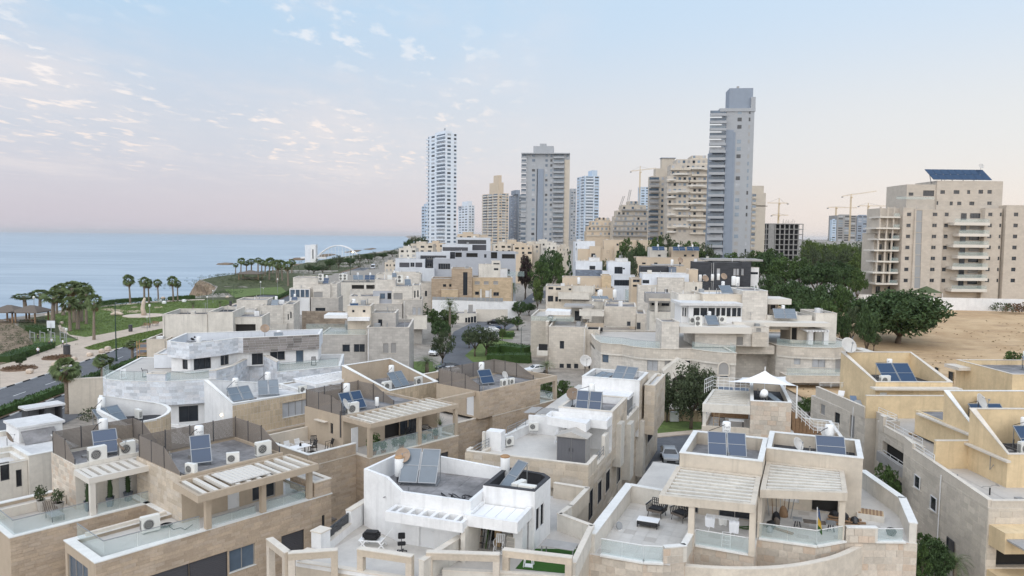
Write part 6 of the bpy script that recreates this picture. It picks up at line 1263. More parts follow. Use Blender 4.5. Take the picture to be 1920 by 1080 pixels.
Y2.roofkit(3,10,-8.5,-4.8,8.2,12);Y2.roofkit(5,12,-2,1.6,8.3,13);Y2.roofkit(-.6,2.3,-12.5,-5,6.1,14,'tile');Y2.downpipe([(-1.02,-6.9,6.4),(-1.05,-6.9,2.0),(-1.05,-6.9,.3)]);Y2.downpipe([(2.5,-7.2,8.0),(2.5,-7.2,6.9),(2.5,-7.6,7.4)],'cladgrey',.03);Y2.finish();Y2.reroot(4,-5)
heater('two blue panels with white boiler inside the sloping yellow wall, middle right',Y2.w(7.4,-.9,8.35),.05,npan=2,pm='solar',pw=1.4,pl=2.4,tilt=40);heater('panel with white boiler inside the nearest sloping yellow wall, right edge',Y2.w(6.2,-7.7,8.25),.1,npan=2,pw=1.3,pl=2.2,tilt=45);dish('mesh dish at the upper tip of the sloping yellow wall, middle right',Y2.w(6.0,-.4,9.0),.7,'dishwhite',1.5);ac('white unit between nearest sloping yellow wall and its panel',Y2.w(4.6,-7.9,8.25),.2,sc=1.1)
Y1=House('yellow_house','yellow plaster house with loungers on its terrace and big mesh dish',2,*c(5,600,465),7.5)
Y1.walls([(1.7,0.02),(14,0.02),(14,12.8),(4.4,12.8),(4.4,8.7),(2.5,8.7)],0,5.9,'greyplaster',{5:[(1.0,7.4,3.4,5.0,'o'),(1.0,7.4,.6,2.3,'o')],3:[(1.2,2.2,3.2,4.6,'s')]},clad={**GS,'edges':[4,5]},roof='tile',para=0)
wallline(Y1,[(4.4,12.6),(4.4,8.8),(2.5,8.7)],5.9,6.6,'greystone',.26);Y1.rail([(4.4,12.4),(4.4,9),(2.7,8.7)],6.65,.5,2,'metalwhite');wallline(Y1,[(2.5,8.4,7.3),(2.4,7.6,7.3)],5.9,7.3,'greystone',.3);wallline(Y1,[(2.35,7.3),(1.85,.3)],5.9,6.5,'greystone',.26);Y1.rail([(2.35,7.2),(1.9,.5)],6.55,.6,2,'metalwhite');wallline(Y1,[(5.9,7.8,7.6),(6.0,2.6,7.6)],5.9,7.6,'yellow',.25)
Y1.rail([(2.3,7.4),(1.75,1.2)],3.4,.8,3,'metalwhite');Y1.rail([(2.3,7.4),(1.75,1.2)],.6,.8,3,'metalwhite')
Y1.part(G().prism([(1.3,.4),(1.68,.4),(2.45,8.2),(2.1,8.2)],3.0,3.9),'balcony','cladgrey')
Y1.walls([(3.27,12.82),(14,12.9),(14,24),(2.6,24)],0,5.9,'greyplaster',{3:[(5.3,6.4,4.0,5.2,'k'),(2.2,3.2,4.2,5.4,'s'),(8.4,9.3,3.2,5.6,'s')]},clad={**GS,'edges':[3]},roof='tilelight',para=0)
wallline(Y1,[(3.0,23.5,7.0),(3.3,13.0,7.0)],5.9,7.0,'greystone',.26);wallline(Y1,[(3.3,12.95,8.2),(11.3,12.95,8.2)],5.9,8.2,'yellow',.3)
Y1.walls([(5.9,16),(14.2,16),(14.2,24),(5.9,24)],5.9,8.4,'yellow',{0:[(.5,1.3,6.0,7.9,'d')]},roof='roofdark',para=.3,pt=.3,cop='coping',top=[9.0,9.0,11.0,11.0]);Y1.part(G().box(5.3,14.6,14.9,15.98,8.35,8.55),'eave','coping')
Y1.rail([(3.1,23),(7,23)],7.0,.6,3,'metalwhite')
Y1.roofkit(6.4,13.8,16.6,23.4,8.4,15);Y1.downpipe([(3.1,15,6.6),(2.95,15,1)]);Y1.finish();Y1.reroot(8,12)
heater('two blue panels with boiler in the sloping yellow roof well, upper right',Y1.w(9.5,17.4,8.45),.05,npan=2,pw=1.8,pl=2.8,tilt=40);ac('white unit left of two blue panels in the upper yellow roof well',Y1.w(7.4,17.0,8.45),.2,sc=1.2);dish('large mesh dish at upper left corner of yellow roof well',Y1.w(6.3,23.4,9.9),.2,'dishwhite',1.9);ac('white unit on the low terrace between two yellow houses',Y1.w(5.4,4.6,5.95),-1.2,sc=1.2)
r=thing('pallet','small wooden pallet on low terrace between two yellow houses','pallet',Y1.w(4.8,6.2,5.92),.2);[G().box(-.55+i*.2,-.4+i*.2,-.5,.5,.1,.14).build('slat','woodlight',r)for i in range(6)];G().box(-.55,.6,-.45,-.35,0,.1).box(-.55,.6,.35,.45,0,.1).build('bearer','wood',r)
for i,(x,y,a,m,lb)in enumerate(((5.0,18.6,1.3,'clothblue','sun lounger with blue cushion on the yellow house terrace'),(4.8,21.5,1.0,'plasticwhite','white sun lounger with raised back on the yellow house terrace'),(4.6,16.4,1.5,'metalgrey','grey sun lounger nearest the stone parapet on yellow house terrace'))):
 r=thing('sun_lounger',lb,'lounger',Y1.w(x,y,5.92),a);G().box(-1.0,.4,-.33,.33,.3,.4).build('seat',m,r,bev=.03);G().bar((.4,0,.38),(1.0,0,.85),.33,.04).build('backrest',m,r);[G().box(q-.03,q+.03,s_*.3-.03,s_*.3+.03,0,.3).build('leg','plasticwhite',r)for q in(-.9,.3)for s_ in(-1,1)]
Y3=House('yellow_house','yellow plaster house with flat roof and row of panels, at right edge',2,*c(5,830,125),8.6)
Y3.walls([(0,-10.5),(14,-10.5),(14,0),(0,0)],0,7.9,'yellow',{3:[hs(Y3,5,0,(838,190),(858,248),'k'),hs(Y3,5,0,(908,210),(928,258),'k'),(9,9.9,3.5,4.8,'k')]},roof='roofgrey',para=.6,cop='coping');Y3.part(G().box(-1.6,-.02,-3,0,7.6,8.0),'eave','coping');Y3.walls([(0,-13),(14,-13),(14,-10.52),(0,-10.52)],0,5.9,'yellow',clad=None,roof='tile',para=.5)
Y3.finish();Y3.reroot(6,-6)
heater('grey panel with tall white boiler and dish beside it on right edge yellow roof',Y3.w(7.0,-5.5,7.92),.1,npan=1,pm='solargrey',pw=1.8,pl=2.4);dish('round dish in front of grey panel on right edge yellow roof',Y3.w(6.8,-7.2,7.92),.3,'dishwhite',1.4)
for i in range(3):ac(('left','middle','right')[i]+' white unit in row of three on right edge yellow roof',Y3.w(9.0+i*1.3,-6.5,7.92),.1,sc=1.2)
BS=dict(m='bluestone',w=.75,h=.36)
N12=House('stone_house','faceted bluish white stone house with glass balconies and dark grey stone panel, left',10,*c(6,580,660),6.6)
FP=[(-7.4,3.5),(-7.3,1.2),(-6.4,-.3),(-4.4,-1.4),(-1.5,-2.1),(.63,-2.4),(6,-1.3),(7.4,2),(8.2,8),(10.0,7.9),(12.5,2.3),(20,5.7),(20,16),(-7.4,16)]
N12.walls([(p[0]*.96,p[1]+.7)for p in FP],0,3.95,'white',{4:[(.3,.9,2.2,3.8,'w')],2:[(.5,2.0,2.0,3.8,'b')],3:[(.8,2.6,1.9,3.7,'k')],5:[(1.2,3.3,1.7,3.6,'k'),(4.3,5.0,1.6,3.7,'k')]},roof=None)
N12.walls(FP,3.955,6.7,'whitecool',clad={**BS},roof='tile',para=.05,pt=.25,cop='copingwhite')
N12.glass([FP[i]for i in(0,1,2,3,4)],6.85,1.05,1.6,posts=True);N12.walls([(-1.5,-2.08),(.6,-2.38),(.9,-1.2),(-1.3,-.9)],6.76,7.6,'whitecool',clad=BS,roof='tile',para=.05);N12.glass([(.75,-2.35),(5.2,-1.42)],6.85,1.0,1.6)
N12.walls([(5.2,-1.35),(6.0,-1.28),(7.4,2),(8.2,7.9),(7.8,7.9),(7.0,2.3),(5.6,-.6)],6.76,7.7,'whitecool',clad=BS,roof='tile',para=.03);N12.walls([(8.22,8.0),(9.98,7.92),(12.4,2.4),(12.6,3.4),(10.4,8.6),(8.3,8.6)],6.76,8.0,'whitecool',clad=BS,roof='tile',para=.03);N12.glass([(12.6,2.5),(19.8,5.75)],6.85,1.0,1.7)
UP=[(-.83,4.06),(2.26,1.94),(5.3,4.3),(7.1,6.7),(7.76,6.4),(17.1,8.95),(17.1,15),(-.5,12)]
IN=[(-.5,4.6),(2.2,2.7),(4.9,4.8),(6.9,7.2),(7.7,7.0),(16.9,9.5),(16.9,14.9),(-.3,11.9)]
N12.walls(IN,6.76,8.62,'white',{0:[(1.9,2.8,7.2,8.4,'k')],1:[(.4,2.6,7.1,8.5,'k')],2:[(.5,1.8,7.2,8.5,'w')],4:[(1.0,2.4,6.9,8.4,'k'),(3.3,5.2,7.3,8.5,'w'),(6.6,7.6,6.8,8.5,'b')]},roof=None)
for i,m in enumerate(('bluestone',)*4+('darkstone',)+('bluestone',)*3):
 a=Vector((*UP[i],0));b=Vector((*UP[(i+1)%8],0));u=(b-a).normalized();nn=Vector((u.y,-u.x,0))
 if i<=4:N12.lay(a,u,nn,(b-a).length,8.63,10.55,[],{**BS,'m':m,'w':.95 if m=='darkstone' else .8,'h':.32})
N12.walls(UP,8.625,9.5,'whitecool',roof='roofgrey',para=1.05,pt=.22,cop='copingwhite')
N12.walls([(-3.2,7),(-.9,7),(-.9,12),(-3.2,12)],6.76,8.4,'whitecool',roof='roofwhite',para=.1)
cw=[(1.0,-3.6),(2.6,-4.6),(4.4,-4.8),(5.8,-4.2),(6.6,-3.4),(8.0,-3.9),(9.6,-4.2)]
for a,b in zip(cw[:-1],cw[1:]):
 wallline(N12,[a,b],0,2.1,'white',.22,'copingwhite');u=(Vector(b)-Vector(a));L=u.length;u/=L;v=Vector((-u.y,u.x));p0=Vector(a)+u*L*.18-v*.14;p1=Vector(a)+u*L*.82-v*.14
 N12.part(G().prism([p0-v*.01,p1-v*.01,p1+v*.03,p0+v*.03],1.25,1.85),'wall_opening','cladgrey')
N12.roofkit(.5,15,7.5,11.5,9.5,17);N12.finish(300);N12.reroot(5,4)
tank('white printed boiler standing inside bluish stone parapet',N12.w(2.8,4.4,9.52));tank('white boiler above the dark grey stone panel',N12.w(11.8,9.5,9.52));dish('rusty dish with pole behind the dark grey stone panel',N12.w(9.8,11,9.52),.4,'dishrust',1.2,1.3)
heater('grey panel leaning over dark grey stone panel edge',N12.w(11.9,8.2,9.55),.2,npan=1,tank=False,pm='solargrey',pw=1.2,pl=1.4,tilt=60)
for i,(x,y,a,m,lb)in enumerate(((-4.8,.4,.5,'plasticwhite','white plastic chair on the rounded glass balcony'),(-2.6,1.2,2.0,'blackgloss','dark chair on the rounded glass balcony'),(16.5,7.2,.3,'blackgloss','dark chair on the far right glass balcony of bluish stone house'))):plchair(lb,N12.w(x,y,6.76),a,m,1.2)
g=G();g.v=[(0,0,0)];g=G().lathe([(.02,-.2),(.09,-.08),(.10,.05),(.05,.16)],0,0,8);g.xf(Matrix.Rotation(radians(60),4,'X'));g.lathe([(.06,.1),(.07,.17),(.02,.24)],0,.16,8);g.box(-.01,.01,.2,.3,.15,.18);g.bar((0,-.05,-.1),(0,-.05,-.28),.01);g.bar((-.05,-.05,-.1),(-.05,-.05,-.28),.01);g.quad((-.06,-.15,-.05),(.06,-.15,-.05),(.04,-.42,-.12),(-.04,-.42,-.12))
g.build('bird','black',None,loc=N12.w(2.3,3.5,10.9),rz=-1.2,scale=(1.5,)*3,label='dark crow perched on the bluish stone parapet',cat='bird')
P1=bld('stone_house','light grey stone house with two closed shutters and glass railed deck, left of the street',8,118,4,(1110,830))
x0,x1,z=vol(P1,8,0,(1108,826),1416,12,'greywall',[((1228,940),(1266,1012),'s'),((1284,938),(1322,1012),'s')],cop='coping',roof='roofgrey',para=.5)
vol(P1,8,1.2,(765,880),1106,10,'greywall',[((932,948),(988,1003),'w'),((1015,945),(1096,1005),'w')],para=.1,roof='tile');gl(P1,8,1.3,(660,840),(1106,840),880,1.6);gl(P1,8,6,(670,800),(968,800),840,1.6);gl(P1,8,1.25,(932,1008),(1104,1008),1042,1.2)
vol(P1,8,4.5,(1140,722),1318,6,'greywall',[((1190,766),(1222,818),'w')],zb=6,para=.3);vol(P1,8,3.5,(970,670),1138,5,'cream',[((1003,698),(1020,716),'k'),((1080,698),(1100,716),'k')],zb=6,para=.2);slab(P1,8,2.2,(970,755),(1128,778),3,'white');slab(P1,8,2.6,(800,735),(968,760),4,'white','pergola');P1.reroot(2,4)
N13=House('apartment_house','broad cream stone apartment house with rounded balconies and arched window, right of centre',0,*c(10,1000,760),6.6)
FPL=[(-9.3,9.7),(-8.8,5.2),(-7.2,4.0),(-5.6,3.6),(-4.0,1.2),(-2.2,-.1),(-.2,-.7),(4.9,-.45),(6.4,-2.4),(8.4,-3.9),(10.8,-4.6),(10.8,8),(20,8),(20.2,4.6),(22.2,3.0),(25,2.2),(28.6,2.0),(32.2,4.0),(34.4,8.0),(34.6,22),(-9.3,22)]
N13.walls([(p[0],p[1]+.25)for p in FPL],-.5,4.9,'lightwall',{1:[(.3,1.5,3.2,4.7,'b')],5:[(.2,1.9,2.8,4.8,'c')],6:[(.9,2.3,2.4,4.8,'s'),(3.7,5.0,3.4,4.9,'k')],9:[(.2,1.4,2.6,4.3,'b')],14:[(.4,1.4,3.5,4.8,'c')],15:[(.3,2.4,3.2,4.9,'c')],16:[(.6,2.0,2.3,4.8,'s')]},roof=None)
N13.walls(FPL,4.905,6.3,'creamwall',roof='tile',para=.15,cop='coping',ov=.1);N13.walls([(p[0],p[1]-.1)for p in FPL],4.6,4.9,'creamlight',roof=None,name='cornice')
N13.glass([FPL[i]for i in(0,1,2,3,4,5,6)],6.5,1.1,1.6);N13.glass([(5.0,-.35),(6.4,-2.3),(8.4,-3.8),(10.7,-4.5),(10.7,-1.5)],6.5,1.1,1.6);N13.glass([FPL[i]for i in(13,14,15,16,17,18)],6.5,1.1,1.6)
vol(N13,10,-.72,(1012,590),1130,5,'lightwall',zb=6.4,para=.2,clad=None)
ax,az=N13.Fy(*c(11,494,860),-4.3);g=G();A_=[(ax-.85,az-1.0)]+[(ax+.85*cos(radians(180-t*18)),az+.2+.85*sin(radians(t*18)))for t in range(11)]+[(ax+.85,az-1.0)]
g.quad(*[(x,-4.62+.0,z)for x,z in A_[::-1]]);pa=N13.part(g,'arched_shutter','shutter');g=G()
for i in range(len(A_)):p,q=A_[i],A_[(i+1)%len(A_)];g.bar((p[0],-4.64,p[1]),(q[0],-4.64,q[1]),.08)
g.build('arch_frame','coping',pa)
N13.rect(20.05,34,-.6,2.4,1.2,2.3,'creamwall',roof='tile',para=.05);N13.glass([(20.1,-.5),(33,-.5)],2.4,1.1,1.7)
N13.part(G().prism([(11,5.0),(20,5.0),(20,7.98),(11,7.98)],4.9,6.3),'overhang','creamwall')
vol(N13,11,2.2,(328,652),575,8,'lightwall',[((238,645),(262,705),'k'),((275,648),(300,710),'k')],zb=6.4,para=.2,roof='roofgrey');slab(N13,11,.8,(238,612),(666,655),10,'slabwhite','roof_slab')
vol(N13,11,3.4,(575,612),770,9,'lightwall',[((530,672),(612,722),'s'),((692,620),(720,645),'s')],zb=6.4,para=.3);vol(N13,11,3.1,(668,648),758,.3,'creamwall',zb=6.4,para=.1)
sr=vol(N13,11,6.0,(292,488),608,6,'framewhite',[((318,498),(356,553),'x'),((360,498),(402,553),'x'),((406,498),(448,553),'x'),((454,498),(478,553),'x'),((484,498),(510,553),'x'),((516,498),(542,553),'x'),((548,498),(576,553),'x'),((579,498),(605,553),'x')],zb=8.6,para=.05,roof='roofwhite',cope=False);slab(N13,11,5.2,(242,470),(612,490),8,'roofwhite','sunroom_roof')
vol(N13,11,7.0,(246,486),292,5,'framewhite',[((252,496),(262,550),'x'),((266,498),(276,552),'x'),((280,500),(290,553),'x')],zb=8.6,para=.05,cope=False)
vol(N13,11,9,(612,398),762,9,'lightwall',zb=8,para=.15,cop='copingwhite');vol(N13,11,9.5,(375,418),612,9,'fineblocks',zb=8,para=.2,roof='roofwhite');vol(N13,11,11,(228,418),372,6,'creamlight',zb=8,para=.3)
slab(N13,11,5,(560,585),(1136,614),12,'slabwhite','roof_slab');vol(N13,11,8.5,(760,545),1026,7,'creamlight',[((700,538),(724,562),'k')],zb=8.6,para=.3);slab(N13,11,10,(762,446),(902,480),6,'slabwhite','roof_slab');vol(N13,11,14,(770,478),820,4,'cream',[((778,482),(805,508),'k')],zb=8.6,para=.1)
vol(N13,11,8,(1048,532),1174,7,'creamlight',zb=6.4,para=.3,roof='roofdark');vol(N13,11,9,(1030,612),1100,4,'creamlight',[((1042,618),(1078,685),'c')],zb=6.4,para=.1)
for x in(1006,1098):a=N13.Fy(*c(11,x,615),6);N13.part(G().box(a[0],a[0]+.8,6,6.8,6.4,8.9),'post','white')
for i in range(8):a=N13.Fy(*c(11,990+i*18,585),5);N13.part(G().box(a[0],a[0]+.18,4.4,9,8.75,9.0),'slat','white')
vol(N13,11,7.5,(900,612),1000,5,'cream',[((905,618),(935,690),'o')],zb=6.4,para=.1)
for q,m in(([(34.7,3),(36.4,3),(36.4,9),(34.7,9)],'creamlight'),):N13.part(G().prism(q,4.0,5.6),'porch_roof',m)
N13.part(G().lathe([(.35,0),(.3,.2),(.25,3.8),(.35,4.0)],35.8,3.6,12),'porch_column','creamlight')
g=G();a=N13.Fy(*c(11,140,900),-2.5);b=N13.Fy(*c(11,310,840),-2.5);pk_=N13.Fy(*c(11,235,803),-2.5);g.v=[(a[0],-2.5,0),(a[0],-2.5,a[1]+.6),(pk_[0],-2.5,pk_[1]),(b[0],-2.5,b[1]),(b[0],-2.5,0)];g.v+=[(x,y+2.6,z)for x,y,z in g.v];g.f=[(0,4,3,2,1),(5,6,7,8,9)]+[(i,(i+1)%5,(i+1)%5+5,i+5)for i in range(5)];N13.part(g,'entrance_gable','creamlight');g=G();g.quad((pk_[0]-1.0,-2.51,0),(pk_[0]+1.5,-2.51,0),(pk_[0]+1.5,-2.51,2.0),(pk_[0]+.2,-2.51,2.8),(pk_[0]-1.0,-2.51,2.0));N13.part(g,'entrance_shade','roomshade')  # entrance is a black quad on the gable face, painted shade, not a hole
N13.finish();N13.reroot(12,8)
heater('grey panel with small boiler on the cream apartment house, in front of the sunroom',onroof(N13,11,(440,608),2.6),.1,npan=1,pm='solargrey',pw=2.0,pl=2.2);ac('double fan unit beside grey panel in front of the sunroom',onroof(N13,11,(346,612),2.4),.1,True,1.3);ac('single fan unit left of double fan unit in front of the sunroom',onroof(N13,11,(314,595),3.5),.1,sc=1.3);ac('single fan unit right of grey panel in front of the sunroom',onroof(N13,11,(490,590),3.5),.1,sc=1.3)
heater('two grey panels with boiler on right roof of the cream apartment house',onroof(N13,11,(870,570),7.0),-.1,npan=2,pm='solargrey',pw=1.8,pl=2.3,tilt=40);heater('curved dark panel on the brick roof box above the sunroom',onroof(N13,11,(525,418),12),.2,npan=1,pm='solargrey',pw=2.2,pl=2.0)
dish('white dish near the big palm at the left of cream apartment house',Vector((W(*c(10,493,895),5).x,W(*c(10,493,895),5).y,3.2)),.2,'dishwhite',1.8,1.4)
N14=House('stone_house','plain cream stone house with flat walls, three tall ground windows and roof terraces, centre',-8,*c(10,250,625),7.5)
vol(N14,10,0,(248,628),500,14,'creamwall',[((322,716),(352,772),'w'),((320,870),(350,935),'w'),((368,870),(398,935),'w'),((418,870),(447,935),'w')],zt=7.6,para=.5,roof='tile');vol(N14,10,.35,(500,655),592,12,'creamwall',[((530,720),(576,776),'k'),((516,850),(576,930),'k')],zt=7.2,para=.3)
vol(N14,10,4,(228,598),246,9,'creamwall',zt=8.0,para=.3);a=N14.Fy(*c(10,128,560),12);N14.rect(a[0],N14.Fy(*c(10,240,560),12)[0],12,26,0,7.8,'creamwall',roof='tile',para=.4)
vol(N14,10,9,(622,485),838,10,'creamwall',[((775,585),(800,655),'w')],zb=7,para=.3);vol(N14,10,8.6,(840,535),900,8,'creamwall',[((840,592),(868,640),'w')],zb=0,para=.3);vol(N14,10,7,(455,512),620,2.2,'creamlight',[((492,556),(553,584),'k')],zb=9.0,para=.3);slab(N14,10,10,(348,478),(552,495),5,'cladgrey','roof_slab');vol(N14,10,13,(400,492),470,4,'creamlight',[((424,515),(474,582),'k')],zb=7,para=.1)
slab(N14,10,6,(225,514),(392,545),5,'white','white_wall');gl(N14,10,6,(128,548),(420,548),580,1.6);slab(N14,10,3,(512,630),(612,655),1.0,'black','balcony_glass');slab(N14,10,5,(494,595),(618,625),.2,'tanplaster','screen_wall');slab(N14,10,-1.4,(168,765),(240,818),2.0,'creamlight','balcony');slab(N14,10,-1.42,(180,738),(240,782),.1,'black','balcony_rail')
vol(N14,10,12,(540,452),620,6,'creamlight',zb=7,para=.2);N14.reroot(3,6)
def MB(label,k,Y,rot,vols,cat='house',name='house'):
 """house from a list of blocks (depth offset, (left, top), right, depth, material, windows, options)"""
 H=bld(name,label,k,Y,rot,(vols[0][1][0],vols[0][1][1]),cat)
 for v in vols:vol(H,k,v[0],v[1],v[2],v[3],v[4],[((q[0],q[1]),(q[2],q[3]),q[4])for q in v[5]]if len(v)>5 else(),**(v[6]if len(v)>6 else{}))
 b=H.Fy(*c(k,vols[0][2],vols[0][1][1]),0)[0];H.reroot(b/2,vols[0][3]/2);return H
Z5=dict(zb=5,para=.25);Zw=dict(para=.3,roof='roofwhite')
H1=MB('cream stone house with glazed sunroom and round edged lower floor, near the coast road',8,185,6,[(0,(705,612),905,9,'greywall',[(650,668,692,703,'k'),(738,683,810,706,'k')],dict(para=.6)),(1,(722,515),846,8,'lightwall',[(722,568,790,610,'s')],Z5),(1.6,(846,510),895,8,'lightwall',[],Z5),(3,(576,466),758,8,'lightwall',[],Z5),(1.4,(550,545),696,5,'framewhite',[(556,552,590,608,'b'),(594,552,625,608,'b'),(630,552,660,608,'b'),(664,552,692,608,'b')],dict(zb=4,para=.05,roof='roofwhite'))])
H2=MB('cream stone house with closed shutter and bay balcony, beside the street trees',8,165,6,[(0,(1370,625),1510,9,'greywall',[(1440,680,1465,735,'c'),(1478,680,1500,735,'c')],dict(para=.5)),(1,(1290,530),1440,9,'lightwall',[(1303,577,1368,624,'s')],Z5),(1.2,(1441,522),1495,9,'lightwall',[(1452,560,1462,610,'k'),(1474,556,1484,606,'k')],Z5),(3,(1170,480),1318,8,'lightwall',[],Z5),(1.5,(1155,560),1290,5,'greymodern',[(1205,578,1242,620,'b'),(1258,575,1288,622,'w')],dict(zb=4,para=.1)),(.5,(982,602),1200,8,'lightwall',[],dict(para=.2)),(-.6,(1160,655),1365,7,'greywall',[(1195,695,1225,712,'k')],dict(para=.3)),(-1.8,(1400,745),1545,2.0,'creamlight',[],dict(zb=3.5,para=.8))])
H3=MB('plain cream rendered block with dark roof well, next to the bluish stone house',6,128,8,[(0,(557,192),882,10,'creamlight',[],dict(roof='roofdark',para=.7)),(-.3,(886,176),1066,10,'creamlight',[],dict(roof='roofdark',para=.5)),(1.5,(1066,212),1276,8,'creamlight',[(1075,262,1232,318,'o')],dict(para=.3)),(-3,(442,372),590,8,'cream',[],dict(roof='roofdark',para=.4))])
H4=MB('low cream stone house with blue glass door and roof cupboards, left of brown walled yard',8,150,8,[(0,(338,668),504,9,'lightwall',[(355,735,392,802,'b')],Z5),(.3,(505,660),580,9,'lightwall',[(537,728,546,770,'k'),(556,712,566,758,'k')],dict(para=.3)),(-.6,(350,800),530,9,'lightwall',[],dict(para=.1)),(3,(168,628),390,7,'lightwall',[],Z5),(-.8,(170,697),235,2,'roofwhite',[],dict(zb=7,para=.05)),(-.8,(238,694),304,2,'roofwhite',[],dict(zb=7,para=.05))])
H5=MB('cream house with open columned floor under a roof crowded with water heaters',8,212,6,[(0,(905,500),1168,10,'creamlight',[(1000,518,1090,548,'o'),(1105,518,1166,548,'o')],dict(roof='roofdark',para=.3)),(-1,(988,548),1166,8,'lightwall',[],dict(para=.2))])
H6=MB('long cream house in front of grey modern blocks, upper left of the street',8,238,4,[(0,(1178,440),1500,9,'lightwall',[],dict(para=.3)),(1,(1230,428),1490,6,'creamlight',[(1270,440,1300,466,'k')],Z5),(-3,(1420,505),1580,9,'lightwall',[(1530,560,1545,600,'k')],dict(para=.6))])
wl=thing('boundary_wall','rough brown stone wall enclosing a yard between cream houses','wall',D(*c(8,640,700),166));q=D(*c(8,600,680),168);q2=D(*c(8,890,700),165)
wl.location=(*wl.location[:2],2.0);p=wl.location;g=G();ww=9.0;rng=random.Random(4)
for r_ in range(10):
 x=0.0
 while x<ww:L=rng.uniform(.5,1.1);G().box(x,x+L-.03,0,.4+.05*rng.random(),r_*.5,r_*.5+.47).build('stone','yardstone',wl);x+=L
G1=MB('grey modern apartment block with flat frames and dark recessed storeys, centre left',9,262,3,[(0,(332,305),890,12,'greymodern',[(367,338,447,378,'w'),(835,378,850,410,'w')],dict(para=.4,cope=False)),(1.5,(480,256),890,10,'greymodern',[(482,264,525,296,'o'),(556,268,632,296,'o'),(676,276,692,300,'k'),(722,262,764,305,'o'),(796,275,884,306,'o')],dict(zb=8,para=.2,cope=False)),(-2,(90,368),340,8,'greyframe',[],dict(para=.3,cope=False)),(.5,(77,306),276,9,'greyframe',[(104,332,172,364,'S'),(178,332,206,362,'w'),(212,332,258,364,'S')],dict(zb=4,para=.2,cope=False)),(6,(216,262),446,8,'greyframe',[(246,284,420,300,'S')],dict(zb=10,para=.2,cope=False)),(4,(246,290),338,6,'darkclad',[(290,288,336,308,'w'),(290,336,322,362,'w')],dict(zb=4,para=.1,cope=False)),(14,(392,208),596,9,'greyframe',[(396,228,566,255,'S')],dict(zb=10,para=.3,cope=False)),(18,(490,162),720,10,'greyframe',[(497,178,690,208,'k'),(590,212,690,250,'S')],dict(zb=10,para=.3,cope=False)),(8,(446,262),480,6,'darkclad',[],dict(zb=10,para=.1,cope=False))],'apartment block','apartment_block')
gl(G1,9,13,(350,203),(490,203),214,2)
G2=MB('brown stone villa with tall stair window and cream wing, facing the street bend',9,226,4,[(0,(320,440),505,10,'brownwall',[(398,478,420,496,'k'),(440,478,462,496,'k')],dict(para=.3)),(-.6,(456,372),596,9,'brownwall',[(534,397,563,553,'k')],dict(para=.3)),(.4,(597,432),868,10,'sandwall',[(612,458,646,481,'s'),(674,458,706,481,'s'),(738,457,770,481,'s'),(614,528,642,551,'w'),(738,532,776,558,'w'),(684,520,713,566,'d')],dict(para=.3)),(-1.2,(386,515),500,1.5,'sandwall',[],dict(zb=4,para=.3)),(-.5,(648,512),660,.5,'creamlight',[],dict(para=.02,cope=False)),(-.5,(716,512),726,.5,'creamlight',[],dict(para=.02,cope=False)),(3,(640,345),788,5,'creamlight',[(742,370,772,384,'k')],dict(zb=8,para=.2)),(3.2,(728,322),786,4,'creamlight',[(738,335,780,350,'w')],dict(zb=9,para=.1)),(2.5,(785,375),832,4,'roofwhite',[],dict(zb=8,para=.1))],'villa','villa')
gl(G2,9,.6,(597,395),(866,405),430,1.6)
fe=thing('fence','dark grey panel fence on white base in front of the brown stone villa','fence',D(*c(9,325,590),218));a=fe.location;bx=D(*c(9,805,598),216)-a;zt=D(*c(9,325,563),218).z-a.z
for i in range(16):t0,t1=i/16,(i+1)/16;G().prism([(bx.x*t0+.05,bx.y*t0),(bx.x*t1-.05,bx.y*t1),(bx.x*t1-.05,bx.y*t1+.08),(bx.x*t0+.05,bx.y*t0+.08)],.25,zt).build('fence_panel','metalgrey',fe)
G().prism([(0,-.1),(bx.x+5,bx.y-.1),(bx.x+5,bx.y+.2),(0,.2)],-6,.24).build('base_wall','white',fe)
vm=MB('white marbled retaining wall with cream lock ups at the street bend',9,210,3,[(0,(620,650),835,.6,'coping',[],dict(para=.05)),(-3,(482,676),626,5,'creamlight',[(548,705,562,752,'k'),(566,702,582,748,'k'),(586,698,602,744,'k'),(606,694,622,738,'k')],dict(para=.1)),(.5,(570,618),600,1,'cladgrey',[],dict(para=.05))],'wall','retaining_wall')
MB('white cubic house with grey brick lower wall, left of two white neighbours',10,262,-3,[(0,(432,180),610,9,'whitecool',[(523,210,562,236,'k')],Zw),(-.4,(430,236),608,3,'blueclad',[],dict(para=.1)),(2,(522,155),592,5,'roofwhite',[],dict(zb=8,para=.05))])
MB('white cubic house with dark square window and flat canopy, right of two white neighbours',10,255,-3,[(0,(650,182),800,9,'whitecool',[(692,217,746,264,'k'),(748,224,762,234,'k')],Zw),(2,(705,160),782,5,'roofwhite',[],dict(zb=8,para=.05)),(-3,(680,272),830,4,'whitecool',[(690,305,800,345,'k')],dict(para=.1)),(.5,(612,245),652,4,'whitecool',[],dict(para=.1))])
MB('low sandy house with many small windows and wide flat garage, beside the street corner',10,212,-4,[(0,(230,345),405,9,'cream',[(246,354,278,370,'k'),(296,358,330,374,'k'),(382,362,400,376,'k'),(242,412,278,452,'k'),(292,418,310,452,'k'),(316,420,330,452,'k')],dict(para=.2)),(.6,(404,345),560,9,'creamlight',[(412,408,524,448,'s')],dict(para=.3)),(6,(340,288),605,8,'towertan',[],dict(zb=7,para=.3)),(.8,(562,360),690,8,'towertan',[(562,368,586,386,'k'),(632,348,660,362,'k')],dict(para=.2)),(5,(606,275),670,8,'yellowwall',[],dict(para=.3)),(-1.2,(312,388),524,2,'creamlight',[],dict(zb=6.5,para=.1))])
